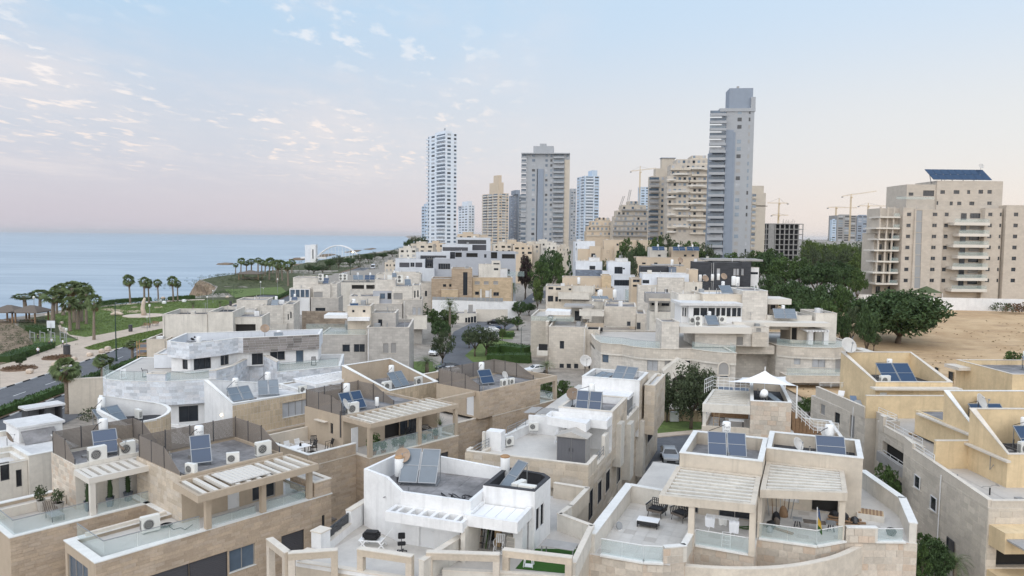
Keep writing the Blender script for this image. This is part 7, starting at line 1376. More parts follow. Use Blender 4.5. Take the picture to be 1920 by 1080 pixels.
MB('pale blockwork house with curved white roof edge, in front of black clad house',10,192,-4,[(0,(985,290),1165,9,'lightwall',[(1030,368,1052,390,'k')],dict(para=.3)),(.4,(852,340),984,8,'lightwall',[],dict(para=.4)),(4,(806,296),880,7,'towertan',[(816,302,862,322,'w'),(816,338,845,352,'k')],dict(para=.2)),(2,(880,262),1195,7,'whitecool',[(878,305,926,330,'k')],dict(zb=6,para=.1,roof='roofwhite')),(-.5,(1166,320),1285,8,'creamlight',[(1236,350,1248,392,'k')],dict(para=.3)),(3,(1195,236),1256,5,'towertan',[],dict(zb=6,para=.2))])
DH=MB('black clad modern house with pale roof slab and narrow bright windows, right of centre',10,232,-6,[(0,(1355,184),1545,10,'darkclad',[(1383,228,1404,274,'c'),(1495,230,1511,274,'c'),(1516,230,1531,274,'c')],dict(para=.05,cope=False)),(.6,(1230,184),1356,9,'darkclad',[],dict(para=.05,cope=False)),(1.0,(1545,184),1615,9,'darkclad',[(1548,230,1564,274,'c')],dict(para=.05,cope=False)),(3,(1605,222),1668,4,'white',[(1612,252,1660,268,'k')],dict(para=.1)),(-4,(868,214),1062,8,'darkclad',[],dict(para=.1,cope=False)),(-6,(1062,218),1110,4,'blueclad',[],dict(para=.1,cope=False))])
slab(DH,10,-.8,(1226,165),(1624,183),12,'cladgrey','roof_slab');slab(DH,10,-4.6,(862,206),(1080,216),8,'cladgrey','roof_slab')
MB('sand coloured row with two hipped roof boxes holding panels, behind black clad house',10,300,-4,[(0,(840,152),1230,12,'towertan',[(878,188,902,200,'k'),(960,188,982,200,'k'),(1128,186,1140,200,'k')],dict(para=.3)),(.3,(1230,158),1388,12,'cream',[],dict(para=.2)),(2,(930,86),1046,8,'creamlight',[(985,134,1004,148,'k')],dict(zb=8,para=1.2)),(2,(1078,86),1262,8,'towertan',[(1160,134,1178,148,'k'),(1212,134,1230,148,'k')],dict(zb=8,para=1.2))])
for lb,k,Y,m,vs in(('far sandy stepped house with square windows, left end of the upper row',10,345,'towertan',[(0,(445,96),682,10,[(540,128,558,142,'k'),(640,108,658,124,'k')]),(2,(440,42),560,8,[]),(-1,(525,78),600,3,[(535,126,562,150,'k')])]),('far sandy house with two dark windows, middle of the upper row',10,342,'towertan',[(0,(686,78),850,10,[(704,60,722,76,'k'),(706,108,726,128,'k')]),(2,(620,34),842,8,[(706,60,720,74,'k')])]),('far sandy taller house with balcony and chimney, right end of the upper row',10,340,'towertan',[(0,(850,36),946,10,[(870,86,890,110,'k')]),(-1,(846,66),955,1.2,[])])):
 MB(lb,k,Y,-4,[(y,tl,xr,d,m if i!=1 else 'whitecool' if 'left' in lb else m,w_,dict(para=.3))for i,(y,tl,xr,d,w_)in enumerate(vs)])
MB('cream open pergola house with thin posts, left of the glazed sunroom',10,172,-5,[(0,(930,520),1130,7,'creamlight',[],dict(para=.1)),(4,(930,432),1120,4,'creamlight',[(942,458,962,478,'k'),(978,458,992,478,'k'),(1010,458,1062,482,'k')],dict(zb=6,para=.1)),(-.5,(925,430),1135,.5,'cream',[],dict(zb=9.6,para=.02,cope=False)),(-.4,(965,445),985,.5,'creamlight',[],dict(zb=5,para=.02,cope=False)),(-.4,(1115,445),1134,.5,'creamlight',[],dict(zb=5,para=.02,cope=False)),(1,(905,395),1070,5,'cladgrey',[],dict(zb=9,para=.02,cope=False)),(6,(1122,402),1290,8,'creamlight',[],dict(para=.4))])
GC=MB('roof terrace enclosed by tall white framed glass above low cream house',10,200,-4,[(0,(640,458),892,8,'creamlight',[],dict(para=.1))]);gl(GC,10,.1,(645,375),(885,385),456,1.2,rail='metalwhite');gl(GC,10,6,(650,372),(880,380),440,1.2,rail='metalwhite')
for i in range(9):x,z=GC.Fy(*c(10,645+i*30,372),.05);GC.part(G().box(x-.05,x+.05,0,.1,5,z),'frame_post','metalwhite')
rng=random.Random(21)
far=[(738,205,860,390,'cream'),(800,192,930,410,'towertan'),(870,215,1000,385,'towertan'),(935,205,1050,400,'cream'),(1015,190,1140,420,'creamlight'),(1100,212,1190,380,'creamlight'),(1180,225,1250,375,'cream'),(100,235,215,430,'creamlight'),(180,205,330,470,'cream'),(300,200,400,520,'towertan'),(620,160,730,560,'towertan'),(495,140,640,640,'towertan'),(5,330,80,380,'cream'),(1290,190,1345,430,'whitecool')]
col_={'cream':'cream','towertan':'sandy','creamlight':'pale','whitecool':'white'}
wh=['left of the treetop','below the tan tower','with rows of slits','with stepped terraces','behind the round green tree','beside the dark cypress','next to the purple tree','on the coast slope','behind white flat frames','at the foot of white tower','under dark tower base','between white and tan towers','by the coast road trees','behind white cubic house']
for i,(x0,y0,x1,Y,m)in enumerate(far):
 w_=[];n=3
 for j in range(n):
  xx=x0+(x1-x0)*(j+.35)/n;w_+=[(xx,y0+14,xx+(x1-x0)*rng.uniform(.08,.2),y0+28,rng.choice('kwso')),(xx+rng.uniform(-3,6),y0+44,xx+(x1-x0)*rng.uniform(.1,.2),y0+60,rng.choice('kwsc'))]
 MB('small far '+col_[m]+' house '+wh[i],9,Y,rng.uniform(-8,8),[(0,(x0,y0),x1,9,m,w_,dict(para=.3)),(1.5,(x0+(x1-x0)*.25,y0-14),x0+(x1-x0)*.7,5,m,[],dict(zb=6,para=.3))])
rngt=random.Random(77);mat('glasspale',(.22,.27,.32),.2,spec=.6,vary=.2)
def tower(label,k,Y,rot,corner,xl,xr,m,fh=3.2,front=(),left=(),zb=0,top=(),cat='tower',name='tower',rail='towergrey2',winm='glassblue',first=3):
 p=D(*c(k,*corner),Y);H=House(name,label,rot,0,0,0,cat,None,world=(p.x,p.y));zt=p.z;W1=H.Fy(*c(k,xr,corner[1]),0)[0];D1=H.Fx(*c(k,xl,corner[1]),0)[0]if xl is not None else W1
 D1=min(max(D1,6),45);H.part(G().box(0,W1,0,D1,zb,zt),'wall',m);n=int((zt-zb)/fh);n0=first
 meshes={}
 for(cols,L,axis)in((front,W1,0),(left,D1,1)):
  for(t0,t1,kd,*o)in cols:
   a,b=L*t0,L*t1
   for i in range(n0,n):
    z=zt-(n-i)*fh
    key=(kd,round(b-a,2),axis)
    if kd=='w':
     if key not in meshes:meshes[key]=[G().box(0,b-a,-.06,.02,0,fh*.5).mesh('window',q)for q in(winm,winm,'glasspale','curtain','glassdark')]
     put('window',rngt.choice(meshes[key]),H.root,(a,0,z+fh*.3)if axis==0 else(0,b,z+fh*.3),0 if axis==0 else radians(-90))
    elif kd=='b':
     pr=o[0]if o else 1.5
     if key not in meshes:meshes[key]=(G().box(0,b-a,-pr,.0,-.12,.12).box(0,b-a,-pr,-pr+.08,.12,1.0).box(0,.08,-pr+.08,0,.12,1.0).box(b-a-.08,b-a,-pr+.08,0,.12,1.0).mesh('balcony',rail),[G().box(.1,b-a-.1,-.05,.02,.12,fh*.78).mesh('balcony_window',q)for q in('glassblue','glasspale','glassblue','curtain')])
     bo=put('balcony',meshes[key][0],H.root,(a,0,z)if axis==0 else(0,b,z),0 if axis==0 else radians(-90));put('balcony_window',rngt.choice(meshes[key][1]),bo)
    elif kd=='s':
     break
   if kd=='s':
    H.part(G().box(a,b,-(o[0]if o else .3),.0,zb,zt-(o[1]if len(o)>1 else 0))if axis==0 else G().box(-(o[0]if o else .3),0,L-b,L-a,zb,zt-(o[1]if len(o)>1 else 0)),'wall_strip',o[2]if len(o)>2 else m)  # plain strip on the facade, raised from the wall
 for(f0,f1,g0,g1,h0,h1,mm)in top:H.part(G().box(W1*f0,W1*f1,D1*g0,D1*g1,zt+h0,zt+h1),'roof_block',mm)
 H.reroot(W1/2,D1/2);return H
tower('tallest white residential tower by the sea with balcony stack',13,635,33,(315,118),178,402,'towerwhite',3.2,[(.15,.45,'w'),(.75,.95,'w')],[(.02,.5,'b',1.5),(.62,.8,'w'),(.93,.999,'b',2.2)],top=[(.0,.6,.0,.6,0,1.8,'towerwhite'),(.1,.15,.1,.15,1.8,4,'towergrey2')],rail='towerwhite')
tower('slim grey tower partly hidden behind the tallest white tower',13,800,25,(172,690),127,200,'towerblue',3.2,[],[(.1,.45,'w'),(.6,.9,'w')],top=[(0,1,0,.6,0,2.5,'towerblue')])
tower('small pale blue tower between white and tan towers',13,900,20,(490,685),412,540,'towerwhite',3.1,[(.2,.4,'w'),(.6,.85,'w')],[(.1,.3,'w'),(.4,.6,'w'),(.7,.9,'w')],top=[(0,.6,0,.6,0,5,'towerwhite'),(0,.5,.6,1,-4,0,'towerwhite')])
tower('tan tower with stepped crown and rows of balconies',13,850,28,(725,590),600,805,'towertan',3.1,[(.1,.3,'w'),(.35,.7,'b',1.2),(.8,.95,'w')],[(.05,.3,'b',1.4),(.36,.6,'b',1.4),(.66,.95,'b',1.8)],top=[(0,.5,0,.55,0,12,'towertan'),(0,.3,0,.3,12,20,'towertan')],rail='slabwhite')
tower('grey blue tower half hidden left of the central grey tower',13,880,15,(880,600),808,945,'towergrey',3.2,[(.1,.9,'b',1.5)],[(.2,.45,'w'),(.6,.8,'w')],top=[(-.3,.2,0,.5,0,5,'towergrey')],rail='towergrey2')
tower('central grey tower with projecting roof slab and two balcony stacks',13,490,-4,(945,280),None,1283,'towergrey2',3.15,[(.13,.2,'w'),(.245,.262,'s',.35,10,'darkclad'),(.265,.40,'s',.5,10,'towergrey'),(.435,.49,'w'),(.55,.60,'w'),(.625,.87,'b',1.8),(.92,.97,'w'),(-.12,.0,'b',1.2),(.88,.999,'s',.3,4,'towercream')],top=[(-.12,1.0,-.08,.9,-.5,.1,'towergrey2'),(.15,.62,.1,.7,.1,5,'towergrey2'),(.3,.45,.1,.6,5,6.5,'towergrey2')],rail='towergrey2')
tower('slim pinkish grey tower right behind the central grey tower',13,900,10,(1290,555),1280,1332,'towergrey2',3.2,[(.1,.4,'w'),(.55,.85,'w')],[])
tower('slender blue striped tower with white verticals and rounded stepped top',13,800,12,(1400,455),1338,1512,'towerblue',3.2,[(.02,.05,'s',.4,0,'towerwhite'),(.08,.58,'b',1.0),(.60,.64,'s',1.1,0,'towerwhite'),(.70,.95,'w')],[(.1,.5,'b',1),(.55,.6,'s',.4,0,'towerwhite'),(.7,.95,'w')],top=[(.5,.85,0,.5,0,6,'towerblue')],rail='towerwhite')
def stepped(label,k,Y,rot,rows,m,rail='cream',cat='apartment block',wstep=2.6,name='apartment_block'):
 """apartment block as a stack of storeys, each (xl, xr, ytop, set back)"""
 H=bld(name,label,k,Y,rot,rows[0][:2]if False else(rows[0][0],rows[0][2]),cat);wm=None
 for i,(xl,xr,yt,sb)in enumerate(rows):
  a=H.Fy(*c(k,xl,yt),sb);b=H.Fy(*c(k,xr,yt),sb)[0];zn=H.Fy(*c(k,xl,rows[i+1][2]),rows[i+1][3])[1]if i+1<len(rows)else 0;zt=a[1];zn=min(zn,zt-1)
  H.part(G().box(a[0],b,sb,sb+14,zn,zt),'storey',m);x=a[0]+.6;j=0
  while x+1.4<b:
   if wm is None:wm=[G().box(0,1.3,-.06,.02,0,1.4).mesh('window',q)for q in('glassdark','glassblue','shutter','curtain','glasspale')]
   if(zt-zn)<6 and rngt.random()<.8:put('window',rngt.choice(wm),H.root,(x,sb,zn+.9))
   x+=wstep;j+=1
  if i%2==0 or rail!='cream':
   H.part(G().box(a[0]-.3,(a[0]+b)/2,sb-1.4,sb-.002,zn-.15,zn+.85),'balcony',rail)
  H.part(G().box((a[0]+b)/2+.5,b+.3,sb-1.3,sb-.002,zn-.15,zn+.85),'balcony',rail)
 H.reroot(4,7);return H
stepped('low brown terraced block left of planted balcony block',14,470,0,[(128,200,790,6),(90,215,808,3),(70,225,838,2),(62,225,868,1),(62,225,898,0)],'towertan','towercream')
stepped('cream block with planted balconies and small sloped roof',14,455,0,[(318,370,690,6),(275,418,712,3),(245,436,745,3),(232,436,778,2),(225,436,808,1),(222,436,838,0),(220,436,868,0),(218,436,898,0)],'towercream','cladgrey')
tower('blue glazed tower peeping behind cream blocks',14,900,5,(385,605),None,445,'towerblue',3.1,[(.1,.4,'w'),(.55,.9,'w')],[])
tower('pale grey block with dark planted balconies below roof box',14,430,0,(448,540),None,545,'towercream',3.1,[(-.12,.5,'b',1.5),(.65,.78,'w')],top=[(.3,1.2,.2,.9,0,4.5,'towercream'),(.7,1.5,.3,.8,4.5,10.3,'towercream'),(.65,1.55,.25,.85,10.3,10.7,'towergrey')],rail='cladgrey')
LB=stepped('cream block with staggered curved balconies, next to tallest grey tower',14,400,-4,[(690,776,418,8),(600,800,440,4)]+[(545+(i<2)*20,800,470+i*34.5,1.0)for i in range(13)],'stonecream','cream',name='apartment_tower')
for i in range(12):
 y=500+i*34.5;z=LB.Fy(*c(14,700,y),1.0)[1];a=LB.Fy(*c(14,(660,575,540)[i%3],y),1.0)[0];b=LB.Fy(*c(14,(782,680,600)[i%3],y),1.0)[0]
 pts=[(a,1.0)]+[(a+(b-a)*(t/6),1.0-2.2*sin(pi*(t/6))**.6)for t in range(1,6)]+[(b,1.0)];o=G().prism([(x-4,y_-7)for x,y_ in pts],z,z+.95).build('balcony','slabwhite',LB.root)
TT=tower('tallest grey tower with stacked corner balconies and box crown',14,330,-6,(898,140),None,1064,'towergrey2',3.15,[(.27,.34,'s',.25,10,'towergrey'),(.40,.55,'w'),(.80,.86,'w'),(0,.27,'s',.15,9,'towergrey'),(-.6,-.02,'b',2.0)],top=[(.1,.95,.1,.9,0,9,'towergrey'),(-.25,1.03,-.03,.9,-1.2,.2,'towergrey2'),(.87,1.03,0,.9,.2,5,'towergrey2'),(.42,.5,.4,.5,9,10.5,'cladgrey')],rail='towergrey2',winm='cladgrey',first=5)  # darker grey strips paint the shade of the recess beside the balconies
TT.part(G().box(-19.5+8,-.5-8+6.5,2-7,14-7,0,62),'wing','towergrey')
tower('cream slab block right of the tallest grey tower with dark balcony slots',14,420,0,(1050,640),None,1132,'towercream',3.1,[(.0,.3,'b',.6)],top=[(.0,.9,.2,.8,0,4,'towercream'),(-.1,1.15,0,.9,-7.5,-7,'towercream')],rail='towercream')
CF=bld('unfinished_block','unfinished concrete frame block with crane behind it',14,480,0,(1135,822),'construction site');x1=CF.Fy(*c(14,1357,822),0)[0];zt=CF.Fy(*c(14,1135,822),0)[1];n=6;fh=3.3
for i in range(8):
 z=zt-i*fh
 CF.part(G().box(0,x1,0,16,z-.5,z),'floor_slab','concrete')
 for j in range(9):CF.part(G().box(x1*j/8-.35*(j>0),x1*j/8+.35*(j<8),.3,1.0,z-fh,z-.502),'column','concrete')
 CF.part(G().box(.5,x1-.5,7,7.3,z-fh,z-.502),'core_wall','roofdark')
CF.part(G().box(x1*.06,x1*.22,.05,.28,zt-26,zt),'panel','concrete');g=G();rng=random.Random(2);[g.bar((x1*.45+i*.9,1,zt),(x1*.45+i*.9+rng.uniform(-.5,.5),1,zt+rng.uniform(1,3)),.06)for i in range(9)];CF.part(g,'reinforcement','metaldark');CF.reroot(8,8)
for i,(xl,xr,yt,m,lb)in enumerate(((1553-1560,0,0,'',''),)):pass
for(xl,xr,yt,m,lb)in((0,22,340,'towerblue','far blue unfinished tower at left of construction pair'),(25,120,318,'concrete','far unfinished concrete tower, wide left one of construction pair'),(122,196,320,'towergrey','far unfinished dark tower, right one of construction pair')):
 tower(lb,12,1150,0,(xl,yt),None,xr,m,3.6,[(.08,.3,'w'),(.4,.62,'w'),(.72,.94,'w')]if xr>30 else[(.2,.8,'w')],winm='glassdark',top=[(.3,.7,.2,.6,0,1.5,m)])
def crane(lab,k,Y,mx,ytop,ybot,jx0,jx1,jy,m='craneyellow',lean=0.0):
 p=D(*c(k,mx,ybot),Y);r=thing('tower_crane',lab,'crane',p);zt=D(*c(k,mx,ytop),Y).z-p.z;zj=D(*c(k,mx,jy),Y).z-p.z;w_=Y*.0007;g=G()
 for sx in(-1,1):
  for sy in(-1,1):g.bar((sx*w_,sy*w_,-30),(sx*w_,sy*w_,zj),w_*.16)
 n=max(8,int(zj/(w_*2.4)))
 for i in range(n):
  z=zj*i/n;z2=zj*(i+1)/n
  for sy in(-1,1):g.bar((-w_,sy*w_,z),(w_,sy*w_,z2),w_*.12);g.bar((w_,sy*w_,z),(-w_,sy*w_,z2),w_*.12)
 g.build('mast',m,r);xa=D(*c(k,jx0,jy),Y).x-p.x;xb=D(*c(k,jx1,jy),Y).x-p.x;g=G();h=w_*1.3
 for a,b,t in((xa,xb,h),):
  g.bar((a,-w_*.5,zj),(b,-w_*.5,zj+lean),w_*.16);g.bar((a,w_*.5,zj),(b,w_*.5,zj+lean),w_*.16);g.bar((a,0,zj+t),(b,0,zj+t+lean),w_*.16);k_=22
  for i in range(k_):u0=a+(b-a)*i/k_;u1=a+(b-a)*(i+1)/k_;q0=lean*i/k_;q1=lean*(i+1)/k_;g.bar((u0,w_*.5,zj+q0),((u0+u1)/2,0,zj+t+q0),w_*.1);g.bar(((u0+u1)/2,0,zj+t+q0),(u1,-w_*.5,zj+q1),w_*.1)
 g.build('jib',m,r);g=G().bar((0,0,zj),(0,0,zt),w_*.5);g.build('tower_head',m,r);g=G().bar((0,0,zt),(xa*.9,0,zj+h),w_*.1).bar((0,0,zt),(xb*.6,0,zj+h+lean*.6),w_*.1);g.build('tie_bar','metaldark',r)
 G().box(xa*(1 if abs(xa)<abs(xb)else 0)+xb*(0 if abs(xa)<abs(xb)else 1)-w_*1.5,xa*(1 if abs(xa)<abs(xb)else 0)+xb*(0 if abs(xa)<abs(xb)else 1)+w_*1.5,-w_,w_,zj-w_*2,zj).build('counterweight','concrete',r);G().box(w_*1.1,w_*2.6,-w_,w_*.6,zj-w_*2.2,zj).build('cab',m,r)
crane('orange tower crane behind pale grey block, left of cream balconies',14,700,379,482,640,326,478,514,lean=3)
crane('yellow tower crane over the unfinished concrete frame',14,560,1206,672,800,1140,1262,703);crane('low yellow crane with short jib on unfinished concrete frame',14,540,1205,762,805,1165,1265,775)
crane('tall yellow crane in front of construction pair',12,1100,84,215,420,50,214,228,lean=8);crane('yellow crane at left of construction pair with long level jib',12,1180,18,276,330,-20,120,282);crane('yellow crane at right behind construction pair',12,1160,172,258,330,128,270,274)
for lb,x0,y0,x1,y1 in(('left of two thin raised crane jibs behind planted balcony block',258,738,285,660),('right of two thin raised crane jibs behind planted balcony block',308,700,324,622)):
 p=D(*c(14,x0,y0),800);q=D(*c(14,x1,y1),800)-p;r=thing('crane_jib',lb,'crane',p);g=G();[g.bar((s_,0,0),(q.x+s_,0,q.z),.25)for s_ in(-1,1)];[g.bar((-1+q.x*t/12,0,q.z*t/12),(1+q.x*(t+1)/12,0,q.z*(t+1)/12),.15)for t in range(12)];g.build('jib','cladgrey',r)
AB=House('apartment_block','nine storey cream stone apartment block with roof solar array, right edge',0,0,0,0,'apartment block',None,world=D(*c(12,400,290),218)[:2])
def rowsw(cols,rows=range(7)):return[(x-2.7*r-w_/2,314+53.1*r-h_/2,x-2.7*r+w_/2,314+53.1*r+h_/2,k_)for r in rows for x,w_,h_,k_ in cols]
def abv(y,tl,xr,depth,wins=(),zb=3.5,**kw):return vol(AB,12,y,tl,xr,depth,'stonecream',[((q[0],q[1]),(q[2],q[3]),q[4])for q in wins],zb=zb,cope=kw.pop('cope',True),**kw)
abv(0,(402,290),486,14,[(408-1.6*r,294+54*r,434-1.6*r,346+54*r,'m')for r in range(7)],para=.3);abv(.5,(345,282),402,14,rowsw([(372,20,18,'w')]),para=.3);abv(.4,(486,290),540,14,rowsw([(497,22,18,'w')]),para=.3)
abv(2.4,(540,292),740,14,rowsw([(553,18,18,'k')]),para=.3);abv(.8,(740,285),822,14,rowsw([(764,20,18,'w'),(816,12,17,'k')]),para=.3);abv(1.6,(822,272),842,14,rowsw([(842-9,10,17,'k')]),para=.3);abv(0,(842,270),1010,14,rowsw([(888,20,18,'k'),(960,20,18,'w')]),para=.3)
abv(3,(508,152),826,12,[(523,197,544,215,'k'),(587,197,614,215,'k'),(652,197,666,215,'k'),(707,195,728,214,'k'),(750,196,770,214,'k'),(492,250,512,268,'k'),(568,252,582,270,'k'),(604,252,624,270,'w'),(663,252,686,270,'k'),(749,251,770,269,'w')],zb=26);abv(3.4,(362,170),508,12,[(370,208,392,224,'k'),(440,198,492,226,'k')],zb=26);gl(AB,12,1.2,(310,228),(495,226),240,2)
for i in range(7):
 y=338+53.2*i;s_=-2.4*i;x0=580+s_ if i%2==0 else 604+s_;z=AB.Fy(*c(12,660,y),.8)[1];a=AB.Fy(*c(12,x0,y),.2)[0];b=AB.Fy(*c(12,752+s_,y),.2)[0];AB.part(G().box(a,b,-.9,2.38,z-1.75,z-.9),'balcony_slab','slabwhite');AB.glass([(a+.1,-.85),(b-.1,-.85)],z-.9,1.0,2.0)
 for xx,ww,hh_,kk in((635,24,32,'k'),(690,46,24,'k' if i%2==0 else 's')):
  h_=hf(AB,12,2.38,(xx+s_-ww/2,y-30),(xx+s_+ww/2,y-30+hh_),kk);mf,mp=win_mesh(kk,h_[1]-h_[0],h_[3]-h_[2]);f_=put('window',mf,AB.root,(h_[0],2.28,h_[2]));put('pane',mp,f_)
 y=328+53.5*i;z=AB.Fy(*c(12,280,y),2)[1];a=AB.Fy(*c(12,226-4*i,y),2)[0];b=AB.Fy(*c(12,322-2.2*i,y),2)[0]
 AB.part(G().box(a-(1.0 if i%2 else 0),b,1.0,8,z-.2,z+.25),'balcony_slab','slabwhite');AB.glass([(a+4,1.1),(b-.1,1.1)],z+.25,.9,2.0);AB.part(G().box(a+4.2,b,5,5.3,z+.252,z+3.05),'balcony_back','stonecream');AB.part(G().box(a+5,a+6.8,4.93,4.998,z+.3,z+2.4),'balcony_window','glassdark')
 for xx in(a+.1,a+2.2,a+4.0):AB.part(G().box(xx,xx+.4,1.5,2.0,z+.25,z+3.05),'balcony_post','stonecream')
abv(3,(232,285),345,8,[],zb=26,para=.3);q=AB.Fy(*c(12,210,300),6.2)[0];q2=AB.Fy(*c(12,345,300),6.2)[0]
AB.rect(q,q2,6.2,14,3.5,26,'stonecream',f=[(q+1.0+3.6*j,q+2.4+3.6*j,5+3.15*i_,7.1+3.15*i_,'kw'[(i_+j)%2])for i_ in range(6)for j in range(4)],para=.1)
a=AB.Fy(*c(12,476,96),3)[0];b=AB.Fy(*c(12,775,148),3);zt=AB.Fy(*c(12,476,94),5)[1];zb_=b[1];n=8
for i in range(n):
 for j in range(2):
  x0=a+1+(b[0]-a-1)*i/n;x1=a+1+(b[0]-a-1)*(i+1)/n-.12;t0,t1=j/2+.01,(j+1)/2-.01;g=G();sk=-1.2
  v=[(x0+sk*t0,3+3*t0,zb_+(zt-zb_)*t0),(x1+sk*t0,3+3*t0,zb_+(zt-zb_)*t0),(x1+sk*t1,3+3*t1,zb_+(zt-zb_)*t1),(x0+sk*t1,3+3*t1,zb_+(zt-zb_)*t1)];g.quad(*v);g.quad(*[(p[0],p[1]+.06,p[2]-.08)for p in v[::-1]]);AB.part(g,'solar_panel','solar')
g=G();[g.bar((a+2+i*3.2,6,zb_-1),(a+1+i*3.2,5.8,zt-.3),.07)for i in range(5)];AB.part(g,'array_stand','metalgrey');AB.reroot(15,8)
dish('white dish at right end of the roof solar array',AB.w(22,6,zt-.6),0,'dishwhite',1.6)
BW=thing('boundary_wall','long white boundary wall below the right edge apartment block','wall',(0,0,0));L=[D(*c(12,120,700),216),D(*c(12,560,735),206),D(*c(12,1010,742),203)]
for p,q in zip(L[:-1],L[1:]):
 n=max(2,int((q-p).length/4))
 for i in range(n):u0,u1=p.lerp(q,i/n),p.lerp(q,(i+.995)/n);G().prism([(u0.x,u0.y),(u1.x,u1.y),(u1.x,u1.y+.3),(u0.x,u0.y+.3)],0,L[1].z+1.1).build('wall_panel','white',BW)
r=thing('garden_canopy','green garden canopy tent behind the white boundary wall','canopy',D(*c(12,455,690),210));g=G();g.v=[(-3.5,-2,0),(3.5,-2,0),(3.5,2,0),(-3.5,2,0),(0,0,1.8)];g.f=[(0,1,4),(1,2,4),(2,3,4),(3,0,4),(3,2,1,0)];g.build('canvas','leafolive',r);[G().bar((x,y,-3),(x,y,0),.06).build('pole','metalwhite',r)for x in(-3.4,3.4)for y in(-1.9,1.9)]
ORD=['first','second','third','fourth','fifth','sixth','seventh','eighth','ninth','tenth','eleventh','twelfth','thirteenth','fourteenth','fifteenth','sixteenth','seventeenth','eighteenth','nineteenth','twentieth']
TK={'dark':(mk_tree('leafdark',7,3.6,1.6,74,44,3,leaf=.27),7.9,3.9),'green':(mk_tree('leaf',7,3.2,1.8,64,38,5,leaf=.25),7.9,3.5),'light':(mk_tree('leaflight',6,2.8,1.6,56,36,8,leaf=.23),6.8,3.0),'olive':(mk_tree('leafolive',6,2.7,1.7,54,34,11,leaf=.2,open_=.1),6.8,2.9),'purple':(mk_tree('leafpurple',6,2.6,1.4,54,36,14,leaf=.24),6.8,2.8),'weep':(mk_tree('leafolive',8,3.2,2.2,70,60,17,leaf=.2,weep=1.8,flat=.9),8,3.1),'big':(mk_tree('leafdark',11,7.4,2.0,190,64,23,flat=1.0,leaf=.40,name='spreading_tree',limbs=9),12.2,8.0),'cypress':(mk_tree('leafdark',7,1.3,.5,44,40,29,leaf=.18,flat=1.0,name='cypress_tree'),7.1,1.4),'palm':(mk_palm(8,1,36,1.9),9.4,2.0),'palm2':(mk_palm(8,2,40,2.1),9.5,2.2),'palmnear':(mk_palm(6.5,5,46,1.7,True,13),7.9,1.9),'date':(mk_datepalm(3.2,3),5.5,2.3),'datetall':(mk_datepalm(5.5,6,44,2.9),8,2.6)}
def plant(kind,lab,k,x,yb,yt,wpx=None,Y=None,group=None,rz=None):
 mk,h0,r0=TK[kind]
 if Y is None:q=W(*c(k,x,yb),0);Y=q.y
 q=D(*c(k,x,yt),Y);zb=ground_z(q.x,q.y);h=max(1.5,q.z-zb);sc=KS[k][0]
 o=inst(('tree',kind),mk,lab,(q.x,q.y,zb),rz if rz is not None else(x*.7)%6.28,group);sz=h/h0;sx=(wpx/sc*Y/FX/2/r0)if wpx else sz
 o.scale=(sx,sx,sz);return o
def row(kinds,lab,k,pts,group):
 for i,p in enumerate(sorted(pts)):plant(kinds[i%len(kinds)],lab%ORD[i],k,*p[:3],*(p[3:]),group=group)
row(['palm','palm2'],'fan palm, %s from the left in the thick clump beside the beach pavilion',7,[(180,625,505,166),(285,635,480,153),(375,722,490,179),(405,650,455,115),(452,660,432,140),(500,775,535,140),(532,712,418,166),(556,762,530,166),(580,705,425,153),(617,722,462,128),(671,836,512,115)],'palms beside the beach pavilion')
row(['palm2','palm'],'fan palm, %s from the left in the seaside row across the lawn',7,[(937,574,374,85),(1040,584,386,90),(1073,572,400,75),(1142,557,402,65),(1250,562,384,80),(1282,557,408,60)],'palms in the seaside row')
row(['palm','palm2'],'fan palm, %s from the left in the grove round the second pavilion',8,[(160,462,362,45),(197,464,326,60),(238,462,348,55),(275,458,332,70),(322,470,322,65),(348,480,338,60),(373,490,345,60),(403,505,326,75),(430,480,342,55),(456,515,342,60),(470,512,365,50),(497,505,342,70),(540,530,350,80),(566,455,336,60)],'palms round the second pavilion')
